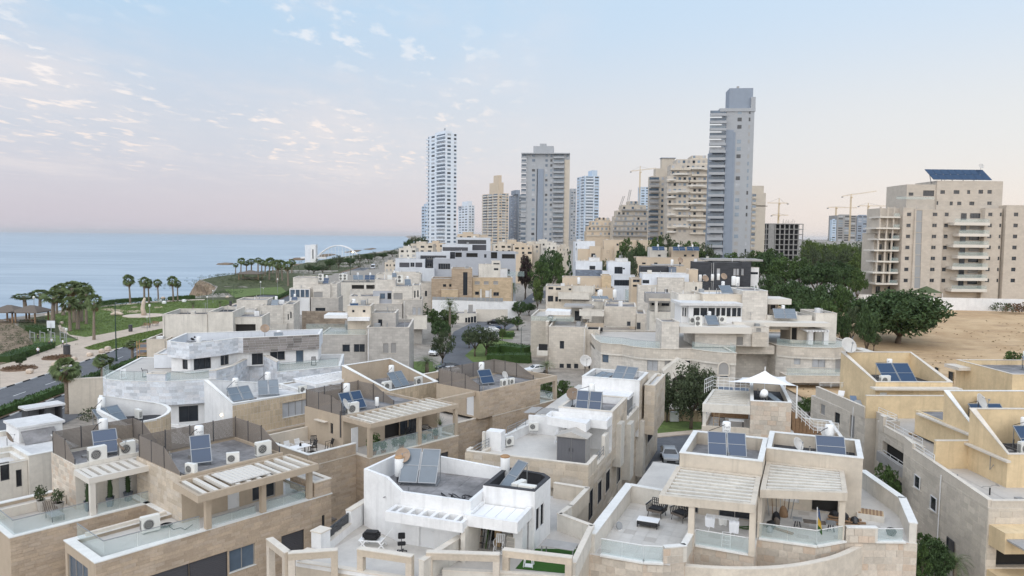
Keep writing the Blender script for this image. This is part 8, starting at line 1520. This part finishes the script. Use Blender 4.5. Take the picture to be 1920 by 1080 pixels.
for a in(('palmnear','bushy fan palm on the road median, bottom left of the park',7,480,1370,975,215),('palmnear','low fan palm beside the road left of the rounded glass balcony',7,735,1180,945,150),('palm','fan palm in front of the scaffolded house',7,955,1010,842,120),('date','shaggy palm on the lawn above flat grey rendered block',7,1395,660,530,110),('date','shaggy palm beside the path above rendered block, right of another',7,1590,640,530,80),('olive','slim street tree on grass left of the curving street',9,398,1045,785,170),('olive','broad street tree at the inner bend of the curving street, left',9,615,965,750,185),('olive','reddish broad street tree at the inner bend, right',9,690,960,765,200),('datetall','tall ragged palm behind the slim street tree',9,445,850,535,140),('green','leafy tree between tall ragged palm and street',9,415,830,640,160),('date','wide date palm at bottom of the street beside parked cars',9,290,1085,945,190),('datetall','tall date palm before brown stone villa, left of pair',9,815,615,425,110),('datetall','tall date palm before brown stone villa, right of pair',9,865,620,445,110),('dark','dark tree below the pair of tall date palms',9,915,720,575,110),('dark','dark round tree right of the pair of tall date palms',9,980,690,595,100),('olive','olive green tree over parked cars at street bend',9,815,790,690,120),('light','pale shrub like tree between parked cars and clipped hedge',9,800,860,770,60),('dark','dark dense tree on the left kerb above the slim street tree',9,385,900,700,140),('green','rounded green tree on the left kerb beside bay balcony house',9,345,810,650,110),('olive','low olive tree by the lock ups at street bend',9,462,770,655,90),('dark','dark low tree hugging the inner bend hedges',9,575,910,790,110),('green','green tree on right kerb below the pair of date palms',9,900,790,690,100),('cypress','dark cypress beside the cream bay balcony house',9,285,720,605,42),('green','shaded tree next to the bay balcony house',9,330,730,640,70),('green','green tree behind open square frame, right one',3,585,250,80,110),('green','green tree behind open square frame, left one',3,510,215,55,110),('weep','large weeping tree behind the shade sail house',4,590,335,15,250),('weep','narrower weeping tree left of the large weeping tree',4,465,300,60,150),('weep','weeping tree with visible trunk, right of the large weeping tree',4,650,325,35,150),('date','small date palm in front of the plain cream house',10,235,940,838,130),('date','small palm on terrace of rounded balconies house',10,920,960,880,110),('green','green bush tree beside the white stair railing',5,185,400,285,110),('big','large spreading dark tree standing alone on the dry field',12,330,1003,672,420,158),('olive','smaller dark tree at left of the dry field',12,102,930,750,105,150),('olive','slim young tree left of the large spreading tree',12,205,985,870,70,150),('green','bushy green tree between two yellow houses',5,520,900,575,130,62),('green','dark green bush tree at bottom right below the grey stone wall',5,700,1300,885,150,52),('dark','big dark shrub tree at bottom right, left of spiky palm',5,740,1300,900,170,50),('green','leafy shrub tree right at the foot of the curved stone house',5,668,1300,925,110,49),('date','spiky palm at bottom right below the grey stone wall',5,830,1300,945,140,50),('green','low dark tree at right edge behind flat yellow roof',12,880,1010,962,150,112)):
 plant(*a)
row(['green','dark','olive','green'],'leafy tree, %s from the left in the green clump behind the villa',9,[(925,455,330,110),(960,340,262,90,290),(1060,425,310,170,270),(1075,480,330,150),(1125,300,208,180,320),(1145,485,388,110),(1205,420,345,80,260),(1010,560,425,90),(1180,330,260,70,310)],'trees in the clump behind the villa')
plant('purple','dark purple tree beside the round green treetop',9,955,345,264,100,285);plant('cypress','dark cypress right of the round green treetop',9,1252,340,246,50,300);plant('light','bright green young tree by the street end',9,1040,545,420,80,225)
row(['dark','green','dark'],'dark tree, %s from the left in the dense grove below the tallest tower',11,[(700,0,148,150,290),(780,0,135,210,285),(850,0,185,230,250),(790,0,268,160,205),(890,0,300,230,185),(960,0,180,150,260),(1010,0,340,240,168),(1060,0,200,230,240),(1130,0,320,230,180),(1180,0,190,210,245),(1240,0,212,150,225),(1300,0,255,110,215),(680,0,345,140,190),(1210,0,360,160,172),(940,0,420,200,158),(1120,0,445,180,152),(1210,0,490,110,148),(1360,0,440,130,140)],'trees in the dense grove')
row(['dark','green','olive'],'tree, %s from the left along the band under the balcony towers',14,[(300,0,895,110,330),(370,0,900,110,320),(480,0,885,120,330),(540,0,878,140,340),(610,0,905,140,320),(700,0,915,150,310),(780,0,930,120,310),(320,0,985,110,285),(170,0,1010,90,280),(850,0,985,130,290),(930,0,985,140,290),(1010,0,985,120,290),(1090,0,965,140,300),(1160,0,960,130,310)],'trees in the band under the towers')
row(['olive','dark'],'coast tree, %s from the left along the cliff road',8,[(725,445,372,110),(790,442,372,110),(845,410,318,80),(905,400,298,90),(985,385,312,90),(1060,368,290,80),(1120,365,282,90),(1165,352,275,70),(1225,350,278,80),(1295,345,265,90),(690,445,362,70),(1410,0,172,70,700),(1450,0,160,70,720),(1490,0,158,70,730),(1525,0,156,60,720)],'trees along the cliff road')
row(['light','olive','light'],'distant tree, %s from the left between unfinished block and apartments',11,[(1000,0,72,90,420),(1050,0,85,100,400),(1100,0,95,110,380),(1160,0,100,110,370),(1220,0,92,90,390),(1270,0,110,100,360),(1340,0,100,100,380),(1030,0,120,110,340),(1120,0,140,130,320),(1230,0,140,120,330),(1320,0,150,130,310)],'distant trees before the construction pair')  # haze on these far trees is put into paler leaf colours
row(['date'],'palm, %s from the left in front of the construction pair',11,[(1145,0,80,90,385),(1305,0,85,80,385),(1080,0,70,80,410)],'palms before the construction pair')
def belt(name,pts,m,n,h,seed):
 rng=random.Random(seed);g=G()
 for _ in range(n):
  i=rng.randrange(len(pts)-1);a,b=Vector(pts[i]),Vector(pts[i+1]);q=a.lerp(b,rng.random())+Vector((rng.gauss(0,1),rng.gauss(0,1)))*pts_w;z=ground_z(q.x,q.y);hh=h*rng.uniform(.4,1.1);r=hh*.6
  for _ in range(26):d=Vector((rng.gauss(0,1),rng.gauss(0,1),rng.gauss(0,.8))).normalized();leafq(g,(q.x+d.x*r,q.y+d.y*r,z+hh*.6+d.z*hh*.45),hh*.14,rng)
 g.build(name,m,None,kind='stuff')
pts_w=26;belt('woodland',[(110,420),(220,440),(330,470),(520,560)],'leaflight',420,7,1);pts_w=60;belt('woodland',[(180,620),(420,700),(800,900),(1300,1200)],'leafolive',500,10,2);pts_w=22;belt('scrubland',[(-120,520),(-125,620),(-120,760),(-90,900)],'leafolive',360,3.0,3)  # first woodland belt takes the pale leaf to imitate haze
pts_w=5;belt('scrubland',[(-104,140),(-106,158),(-118,182),(-124,196)],'scrubleaf' if 'scrubleaf' in MATS else 'leafolive',330,.8,4);pts_w=12;belt('scrubland',[(-122,330),(-138,350),(-140,400),(-135,470),(-142,540)],'leafolive',420,1.0,9);pts_w=10;belt('scrubland',[(-112,345),(-128,370),(-140,395),(-138,420)],'leafolive',300,1.1,5);pts_w=3;belt('scrubland',[(-131,234),(-130,246),(-119,262),(-112,290),(-116,305)],'leafdark',160,1.3,6)
rng=random.Random(8);g=G()
def blades(name,poly_px,k,n,m,h,seed):
 rng=random.Random(seed);P_=[W(*c(k,*p),0)for p in poly_px];xs_=[p.x for p in P_];ys_=[p.y for p in P_];g=G();t=0
 def inside(x,y):
  r_=False
  for a,b in zip(P_,P_[1:]+P_[:1]):
   if(a.y>y)!=(b.y>y)and x<(b.x-a.x)*(y-a.y)/(b.y-a.y)+a.x:r_=not r_
  return r_
 while t<n:
  x,y=rng.uniform(min(xs_),max(xs_)),rng.uniform(min(ys_),max(ys_));t+=1
  if inside(x,y):s_=rng.uniform(.1,.3);a=rng.uniform(0,6.28);g.quad((x-s_*cos(a),y-s_*sin(a),.014),(x+s_*cos(a),y+s_*sin(a),.014),(x+s_*.4*cos(a)+.05,y+s_*.4*sin(a),.014+h*rng.uniform(.5,1.2)))
 g.build(name,m,None,kind='stuff')
blades('grass',[(470,760),(500,800),(620,818),(760,793),(1000,745),(1175,703),(1500,632),(1690,565),(1640,548),(1480,548),(1250,560),(1000,575),(700,600),(350,645),(320,690),(430,722)],7,26000,'tuft',.10,1);blades('grass',[(605,895),(700,865),(1000,790),(1170,757),(1500,690),(1500,700),(1170,825),(1060,850),(900,890),(760,912),(640,908)],7,9000,'tuft',.10,2)
g=G();rng=random.Random(5)
for _ in range(4500):
 x,y=rng.uniform(46,230),rng.uniform(94,216);n_=noise.noise(Vector((x*.06,y*.06,2)))
 if n_<.02:continue
 s_=rng.uniform(.12,.4);a=rng.uniform(0,6.28);z=ground_z(x,y)+.3;g.quad((x-s_*cos(a),y-s_*sin(a),z),(x+s_*cos(a),y+s_*sin(a),z),(x+.1,y,z+rng.uniform(.08,.22)))
g.build('dry_weeds','palmdry',None,kind='stuff')
hedge('long clipped hedge running along the road median',[Vector(p)-Vector((.05,0))for p in ROAD[6:30]],1.5,1.0,dens=34,leaf=.16,z=.1)
for lab,k,pts,wd,ht,m in(('dark clipped hedge block behind the round hedge at street bend',9,[(790,930),(975,950)],4.5,1.6,'hedgeleaf'),('yellow green clipped hedge block at the street bend',9,[(712,935),(785,940)],4.5,1.5,'leaflight'),('low dark hedge in front of two hedge blocks',9,[(700,990),(830,995)],3.0,1.3,'hedgeleaf'),('dark hedge below plain cream house, beside low hedge',9,[(815,1000),(990,1005)],3.5,1.7,'hedgeleaf'),('small hedge strip beside parked cars',9,[(790,830),(870,835)],3.0,.9,'hedgeleaf'),('clipped hedge on lawn edge along the sea path',7,[(715,590),(860,572),(1000,560),(1092,556)],2.2,1.3,'hedgeleaf'),('short clipped hedge right of the seaside palms',7,[(1225,553),(1400,540)],2.2,1.3,'hedgeleaf'),('dark green bank hedge along the promenade edge',7,[(10,1000),(150,955),(345,895)],3.5,1.2,'hedgeleaf'),('green hedge behind the outdoor gym',7,[(225,770),(345,790)],3.0,1.3,'hedgeleaf'),('hedge at foot of green trees behind open square frame',3,[(470,255),(640,262)],2.5,1.4,'leaf')):
 hedge(lab,[W(*c(k,*p),0)for p in pts],wd,ht,m,60,.14)
for i,(x,y,r_,h_)in enumerate(((820,772,3.0,2.2),(872,774,2.4,2.2),(918,776,2.0,2.4))):
 p=D(*c(12,x,y),200);bush(('left','middle','right')[i]+' wild bush against the long white boundary wall',(p.x,p.y,p.z-.4),('leafolive','drybush','drybush')[i],r_,h_,40+i,300,.25)
for i,(x,y,r_)in enumerate(((415,970,2.6),(140,1048,2.8))):
 p=W(*c(7,x,y),0);r=thing('planter_bed',('upper','lower')[i]+' round planting bed with dry ground cover on the promenade','planting bed',p);G().lathe([(r_,0),(r_,.14),(r_*.9,.16),(.1,.22)],0,0,26).build('earth','soil',r);g=G();rng=random.Random(i)
 for _ in range(500):a=rng.uniform(0,6.28);q=r_*.9*sqrt(rng.random());leafq(g,(q*cos(a),q*sin(a),.2+.25*rng.random()),.14,rng)
 g.build('ground_cover','drybush',r)
plant('dark','small tree in the lower round planting bed',7,140,1040,925,90)
def pt(k,x,y,z=0):p=W(*c(k,x,y),z);return Vector((p.x,p.y,ground_z(p.x,p.y)))
def pav(lab,k,x0,x1,yb,Y,roofs):
 r=thing('pavilion',lab,'pavilion',pt(k,(x0+x1)/2,yb));s_=r.location.y/FX/KS[k][0];L=(x1-x0)*s_;g=G()
 for i in range(roofs):
  a,b=-L/2+L*i/roofs,-L/2+L*(i+1)/roofs;e=.8;g=G();g.v=[(a-e,-3-e,2.9),(b+e,-3-e,2.9),(b+e,3+e,2.9),(a-e,3+e,2.9),((a+b)/2-.6,0,4.5),((a+b)/2+.6,0,4.5),(a-e,-3-e,2.7),(b+e,-3-e,2.7),(b+e,3+e,2.7),(a-e,3+e,2.7)];g.f=[(0,1,5,4),(1,2,5),(2,3,4,5),(3,0,4),(6,9,8,7),(0,6,7,1),(1,7,8,2),(2,8,9,3),(3,9,6,0)];g.build('roof','woodgrey',r)
  for x in(a+.4,b-.4):
   for y in(-2.8,2.8):G().box(x-.16,x+.16,y-.16,y+.16,0,2.75).build('post','wood',r)
 g=G();[g.bar((-L/2+.5,y,h_),(L/2-.5,y,h_),.05)for y in(-2.7,2.7)for h_ in(.5,.95)];g.build('railing','woodgrey',r)
 for x in(-L/4,L/4):b_=G().box(x-.9,x+.9,-.5,.5,.7,.8).box(x-.1,x+.1,-.3,.3,0,.7).build('picnic_table','wood',r)
pav('brown hip roofed pavilion on posts at cliff edge beside the palm clump',7,-10,315,708,None,2);pav('small brown pavilion among the second palm grove',8,195,345,508,None,1)
p=pt(7,1042,664);r=thing('sculpture','cream upright stone figure on a round white disc in the lawn','sculpture',p);G().lathe([(5.6,0),(5.6,.16),(5.2,.2)],0,0,32).build('disc','pavelight',r);g=G().tube([(0,0,.2),(-.4,0,2.2),(0,0,4.2),(.35,0,5.2)],[.75,.6,.5,.3],8);g.build('figure','pavelight',r,smooth=True);G().tube([(-9.5,0,.3),(-8,.2,.7),(-6.2,0,.4)],[.4,.6,.4],8).build('lying_stone','pavelight',r)
for k,x,y,yt,lab in((7,842,992,572,'tall green street lamp by the road, nearest in the park'),(9,905,790,590,'slim street lamp at the bend beside dark trees'),(9,925,960,760,'street lamp standing in clipped hedges'),(11,1217,540,475,'street lamp in front of the dense grove, right'),(11,903,320,272,'street lamp inside the dense grove, left'),(8,150,640,515,'thin street lamp between headland and promenade'),(7,1692,560,430,'street lamp on path below the headland')):
 q=pt(k,x,y)if k!=11 else D(*c(k,x,y),165);q.z=0 if k!=11 else q.z;h=(y-yt)/KS[k][0]*q.y/FX;inst('lamp',mk_lamp(),lab,q,x%6,'street lamps',h/8.3)
for k,x,y,yt,lab in((7,485,945,748,'left of the litter block on promenade'),(7,1085,748,578,'beside the two benches on main path'),(7,1065,772,668,'nearer one beside the two benches'),(7,250,700,520,'in front of the palm clump pavilion'),(7,350,850,760,'beside the blue gym sign'),(7,465,840,745,'by the lawn corner near gym'),(7,1500,640,520,'on path beyond the rendered block'),(7,1540,570,476,'between headland and lawn'),(8,343,610,490,'beside second pavilion, left'),(8,465,580,470,'beside second pavilion, right'),(8,362,600,540,'short one on path near second pavilion')):
 q=pt(k,x,y);h=(y-yt)/KS[k][0]*q.y/FX;inst('parklamp',mk_parklamp,'slim grey park lamp '+lab,q,0,'park lamps',h/4.75)
q=pt(8,990,448);inst('lamp',mk_lamp(),'lit street lamp above the coast road near white car',q,1,'street lamps',1.6);G().lathe([(.1,0),(.35,.1),(.35,.4),(.1,.5)],0,0,10).build('lamp','lampglow',None,loc=q+Vector((1.4,0,13.2)),label='glowing lantern on the coast road lamp',cat='lamp')
inst('bench',mk_bench,'left of two benches beside the main path',pt(7,1053,750),-.4,'benches beside the main path',1.3);inst('bench',mk_bench,'right of two benches beside the main path',pt(7,1116,736),-.4,'benches beside the main path',1.3)
inst('bin',mk_bin,'dark litter bin on main path across from benches',pt(7,944,778),0,'litter bins',1.5);inst('bin',mk_bin,'dark litter bin at foot of promenade lamp',pt(7,484,955),0,'litter bins',2.0);inst('bin',mk_bin,'dark litter bin on path beyond rendered block',pt(7,1667,592),0,'litter bins',1.4)
for i,(x,y,s_,lb)in enumerate(((780,916,1.5,'biggest in the row at lawn tip'),(738,930,1.3,'second in the row at lawn tip'),(650,955,1.3,'leftmost in the row at lawn tip'),(398,1025,1.3,'nearest the upper planting bed'),(535,985,1.2,'between planting bed and road'),(445,722,1.1,'on narrow path corner by palms'),(795,575,1.6,'on the sea path left of the row palms'),(1047,552,1.5,'beside second seaside palm'),(1180,545,1.6,'lone one between seaside palms'),(1346,540,1.4,'right of seaside palms'),(1645,535,1.4,'by far path near headland'),(215,1080,1.3,'beside lower planting bed'))):
 inst(('rock',i%3),mk_rock(i%3),'cream boulder '+lb,pt(7,x,y),i,'cream boulders in the park',s_)
for i,(x,y,lb)in enumerate(((1157,567,'left'),(1187,578,'middle'),(1331,566,'right'))):inst('whiterock',mk_rock(5,'plasticwhite'),lb+' of three white stones on the lawn edge',pt(7,x,y),0,'white stones on lawn',1.7)
r=thing('outdoor_gym','metal outdoor gym frames on green mat beside the promenade','exercise equipment',pt(7,318,850))
for i in range(4):
 f_=G().bar((i*2.2-3,0,0),(i*2.2-3,0,2.4),.07).bar((i*2.2-2,0,0),(i*2.2-2,0,2.0),.07).bar((i*2.2-3,0,2.1),(i*2.2-2,0,1.9),.06).bar((i*2.2-3,-.4,.9),(i*2.2-2,.4,.9),.06);f_.build('gym_frame','metalgrey',r)
r=thing('sign','pale blue square sign on post beside the outdoor gym','sign',pt(7,372,835));G().bar((0,0,0),(0,0,3.6),.06).build('post','metalgrey',r);G().box(-.9,.9,-.06,.0,2.6,4.2).build('board','whitecool',r)
for i,(x,y,sh,tr,rz,lb)in enumerate(((275,952,'shirtwhite','shirtdark',.3,'walking person in white top and dark trousers on the promenade'),(455,892,'shirtwhite','shirtdark',2.8,'person in white shirt walking near the gym corner'),(357,905,'shirtdark','shirtdark',1.0,'person in dark clothes walking by the outdoor gym'),(375,880,'shirtwhite','clothblue',1.2,'person in white top beside someone in dark clothes'),(275,850,'shirtdark','shirtdark',.0,'person in dark clothes standing behind the gym frames'))):person(lb,pt(7,x,y),rz,sh,tr,.22+.02*i)
r=thing('scaffold','rusty tube scaffold with plank decks beside the bluish stone house','scaffold',W(*c(6,470,530),1.5),radians(8));q=r.location.y/FX/3.856;g=G()
for x in(-90,-10,50,118):
 for y in(0,1.2):g.bar((x*q,y,-2),(x*q,y,150*q),.05)
for z in(20,55,92,128):g.bar((-92*q,0,z*q),(120*q,0,z*q),.045);g.bar((-92*q,1.2,z*q),(120*q,1.2,z*q),.045)
g.build('tube_frame','tankrust',r)
for z in(40,85):G().box(-92*q,-12*q,0,1.2,z*q,z*q+.06).build('deck_plank','woodlight',r)
Yt=640;a=D(*c(8,662,225),Yt);b=D(*c(8,740,225),Yt);r=thing('lift_tower','white cliff lift tower with footbridge and pale arch by the sea','tower',(a.x,Yt,-28));wx=b.x-a.x;zt=a.z+28
G().box(0,wx*.52,0,6,0,zt-.4).build('shaft','whitecool',r);G().box(wx*.53,wx,-.5,6,zt-16,zt).build('upper_shaft','white',r);G().box(wx*.58,wx*.95,0,5,0,zt-16.01).build('lower_shaft','white',r);G().box(wx*.7,wx*.8,-.56,-.45,zt-12,zt-4).build('slit_window','glassdark',r)
e=D(*c(8,812,322),Yt);G().box(-4,e.x-a.x,1,4,e.z+28-.8,e.z+28+.6).build('footbridge','white',r);g=G();u0=D(*c(8,752,312),Yt);u1=D(*c(8,1055,318),Yt);up=D(*c(8,905,233),Yt)
for s_ in(0,4):g.tube([(u0.x+(u1.x-u0.x)*t/20-a.x,s_,u0.z+28+(up.z-u0.z)*4*(t/20)*(1-t/20))for t in range(21)],.45,6)
g.build('arch','white',r);g=G();[g.bar((u0.x+(u1.x-u0.x)*t/12-a.x,2,e.z+28),(u0.x+(u1.x-u0.x)*t/12-a.x,2,u0.z+28+(up.z-u0.z)*4*(t/12)*(1-t/12)),.12)for t in range(1,12)];g.build('hanger','white',r)
for k,pts in((8,[(560,338),(600,326),(655,328),(640,340)]),(8,[(45,371),(90,364),(135,369),(90,374)]),(8,[(740,312),(830,296),(890,300),(800,315)]),(8,[(950,285),(1010,272),(1070,268),(1030,282)]),(8,[(580,376),(640,370),(665,376),(620,380)]),(8,[(1090,262),(1150,254),(1170,258),(1130,264)])):
 g=G();P_=[W(*c(k,*p),-28)for p in pts];rng=random.Random(int(P_[0].x));cx_=sum((p for p in P_),Vector())/4
 for _ in range(90):s_,t_=rng.random(),rng.random();q=P_[0].lerp(P_[1],s_).lerp(P_[3].lerp(P_[2],s_),t_);z=rng.uniform(.5,2.2);w_=rng.uniform(2,6);g.prism([(q.x-w_,q.y-w_),(q.x+w_*.8,q.y-w_*.7),(q.x+w_,q.y+w_),(q.x-w_*.6,q.y+w_)],-28.5,-28+z)
 g.build('breakwater','cliff',None,kind='structure')
for k,x,y,rz,m,suv,lb in((9,440,1090,.5,'carwhite',False,'white car parked beside the wide date palm, lower one'),(9,430,1062,.5,'cardark',False,'dark car parked behind the white one near date palm'),(9,500,1226,1.2,'carwhite',True,'white car seen through the open frame of the row house'),(9,352,955,1.25,'carwhite',False,'white car half hidden by the slim street tree'),(9,745,750,.15,'carblack',False,'black car, uppermost of three at the street bend'),(9,735,790,.15,'carblue',False,'blue car, middle of three at the street bend'),(9,720,806,.15,'carwhite',False,'white car, lowest of three at the street bend'),(9,1040,592,.1,'carwhite',True,'white car parked by low sandy house'),(10,165,935,.4,'carwhite',False,'white car beside small date palm and cream house'),(8,947,443,1.3,'carwhite',False,'white car driving on the coast road')):
 q=W(*c(k,x,y),0);car(lb,(q.x,q.y,.02),rz,m,suv)
q=W(1255,864,0);car('silver grey car parked between stone houses, facing us',(q.x,q.y,.02),1.45,'carsilver',False)
for i,(x,y,lb,m)in enumerate(((465,1062,'dark van like car behind the upper yellow house','carblue'),(178,1000,'dark car in shadow left of yellow house','carblack'))):q=D(*c(12,x,y),125);car(lb,(q.x,q.y,ground_z(q.x,q.y)+.05),.2,m,True)
q=W(*c(8,1155,400),0);inst('bus',mk_bus,'blue white bus on the coast road',(q.x,q.y,.05),1.7)
for lb,k,x,y,m,wd,ht in(('small white garden cabinet on grass by the weeping tree',4,497,300,'plasticwhite',1.1,1.3),):
 r=thing('utility_cabinet',lb,'cabinet',pt(k,x,y));G().box(-wd/2,wd/2,-.2,.2,.1,ht).build('body',m,r);G().box(-wd/2-.05,wd/2+.05,-.25,.25,ht,ht+.06).build('lid',m,r);G().box(-wd/2+.05,wd/2-.05,-.215,-.201,.2,ht-.1).build('door',m,r)
r=thing('garden_wall','low sand stone wall behind weeping trees','wall',W(*c(4,415,292),0));q=W(*c(4,640,300),0)-Vector(r.location);[G().prism([(q.x*i/9+.02,q.y*i/9),(q.x*(i+1)/9-.02,q.y*(i+1)/9),(q.x*(i+1)/9-.02,q.y*(i+1)/9+.25),(q.x*i/9+.02,q.y*i/9+.25)],0,1.5).build('wall_panel','sandwall',r)for i in range(9)]
r=thing('bus_shelter','small flat roofed white kiosk beside the road, far left','kiosk',W(80,800,0),.9);G().box(-2.2,2.2,-1.2,1.2,2.5,2.75).build('roof','roofwhite',r);G().box(-1.9,1.9,.8,.95,0,2.5).build('back_wall','metalgrey',r);[G().box(x-.1,x+.1,-1,1,0,2.5).build('side_wall','metaldark',r)for x in(-1.8,0,1.8)]
r=thing('garden_wall','grey rendered wall with gate left of rounded balconies, beside the road','wall',W(*c(1,350,262),0),.35);G().box(0,8,0,.3,0,4.6).build('wall_panel','greyplaster',r);G().box(-.02,8.02,-.05,.35,4.603,4.75).build('coping','coping',r);G().box(0.02,.3,.32,7,0,4.4).build('return_wall','greyplaster',r)
bush('small shrub at foot of the grey rendered wall',W(*c(1,470,285),0),'leafolive',1.6,1.4,61)
for i,(H,k,x,y,d,n,lb)in enumerate(((H1,8,812,512,2,1,'on sunroom house by the coast road'),(H2,8,1408,526,2,1,'beside bay balcony house chimney'),(H2,8,1235,650,2,1,'above lower storey of bay balcony house'),(H4,8,440,680,2,1,'on low house with blue glass door'),(H1,8,585,650,-1,1,'in front of the glazed sunroom'),(H5,8,1050,485,3,2,'left on crowded water heater roof'),(H5,8,1130,485,3,2,'right on crowded water heater roof'),(H6,8,1310,466,-2,1,'on long cream house before grey blocks'),(P1,8,1025,720,4,1,'on small penthouse with square holes'))):
 heater('grey panel water heater '+lb,onroof(H,k,(x,y),d),.1+.1*(i%3),npan=n,pm='solargrey' if i%2 else 'solar',pw=1.4,pl=2.0)
for i,(H,k,x,y,d,lb)in enumerate(((H5,8,925,485,2,'first unit from left on crowded heater roof'),(H5,8,955,485,2,'second unit from left on crowded heater roof'),(H1,8,780,490,2,'unit beside heater on sunroom house'),(H2,8,1350,505,2,'unit on roof of bay balcony house'))):ac(lb,onroof(H,k,(x,y),d),.1,True,1.3)
for i,(x,y)in enumerate(((1195,310),(1270,325),(1300,325),(1352,322),(1392,318))):p=D(*c(10,x,y),205);tank(ORD[i]+' boiler from left on rooftops before black clad house',(p.x,p.y,p.z),sc=1.4)
for i,(x,y,k,Y)in enumerate(((1300,345,10,200),(1425,330,10,205),(1132,216,10,228))):p=D(*c(k,x,y),Y);dish(('left','right','far upper')[i]+' rusty dish on rooftops before black clad house',p,.3,'dishrust',1.9)
for i,(x,y,Y)in enumerate(((450,345,214),(598,440,172),(692,440,172),(1080,220,230),(1495,360,150),(1520,365,150))):p=D(*c(10,x,y),Y);tank('white boiler '+('on low sandy house roof','on cream block left of glass cage','beside glass cage corner','on blue grey block near black house','on brick block left of two','on brick block right of two')[i],p,sc=1.5)
for i,(x,y,n)in enumerate(((990,110,2),(1130,112,2),(1225,112,2))):p=D(*c(10,x,y),297);heater('dark panels in '+('first','second','third')[i]+' hipped roof box of the sandy row',p,-.05,npan=n,tank=True,pw=2.0,pl=2.0,sc=1.2)
p=onroof(N14,10,(600,440),10);heater('blue panels beside boiler on plain cream house upper roof',p,.1,npan=2,pm='solargrey',pw=1.6,pl=1.5,tilt=15)
hb=bpy.data.materials.new('haze');hb.use_nodes=True;nt=hb.node_tree;nt.nodes.clear();pv=nt.nodes.new('ShaderNodeVolumePrincipled');pv.inputs['Color'].default_value=(.92,.93,.95,1);pv.inputs['Density'].default_value=HAZE;pv.inputs['Anisotropy'].default_value=.2
mo=nt.nodes.new('ShaderNodeOutputMaterial');nt.links.new(pv.outputs[0],mo.inputs['Volume']);MATS['haze']=hb
if HAZE>0:G().box(-36500,33000,-4500,40500,-31,118).build('haze','haze',None,kind='stuff')
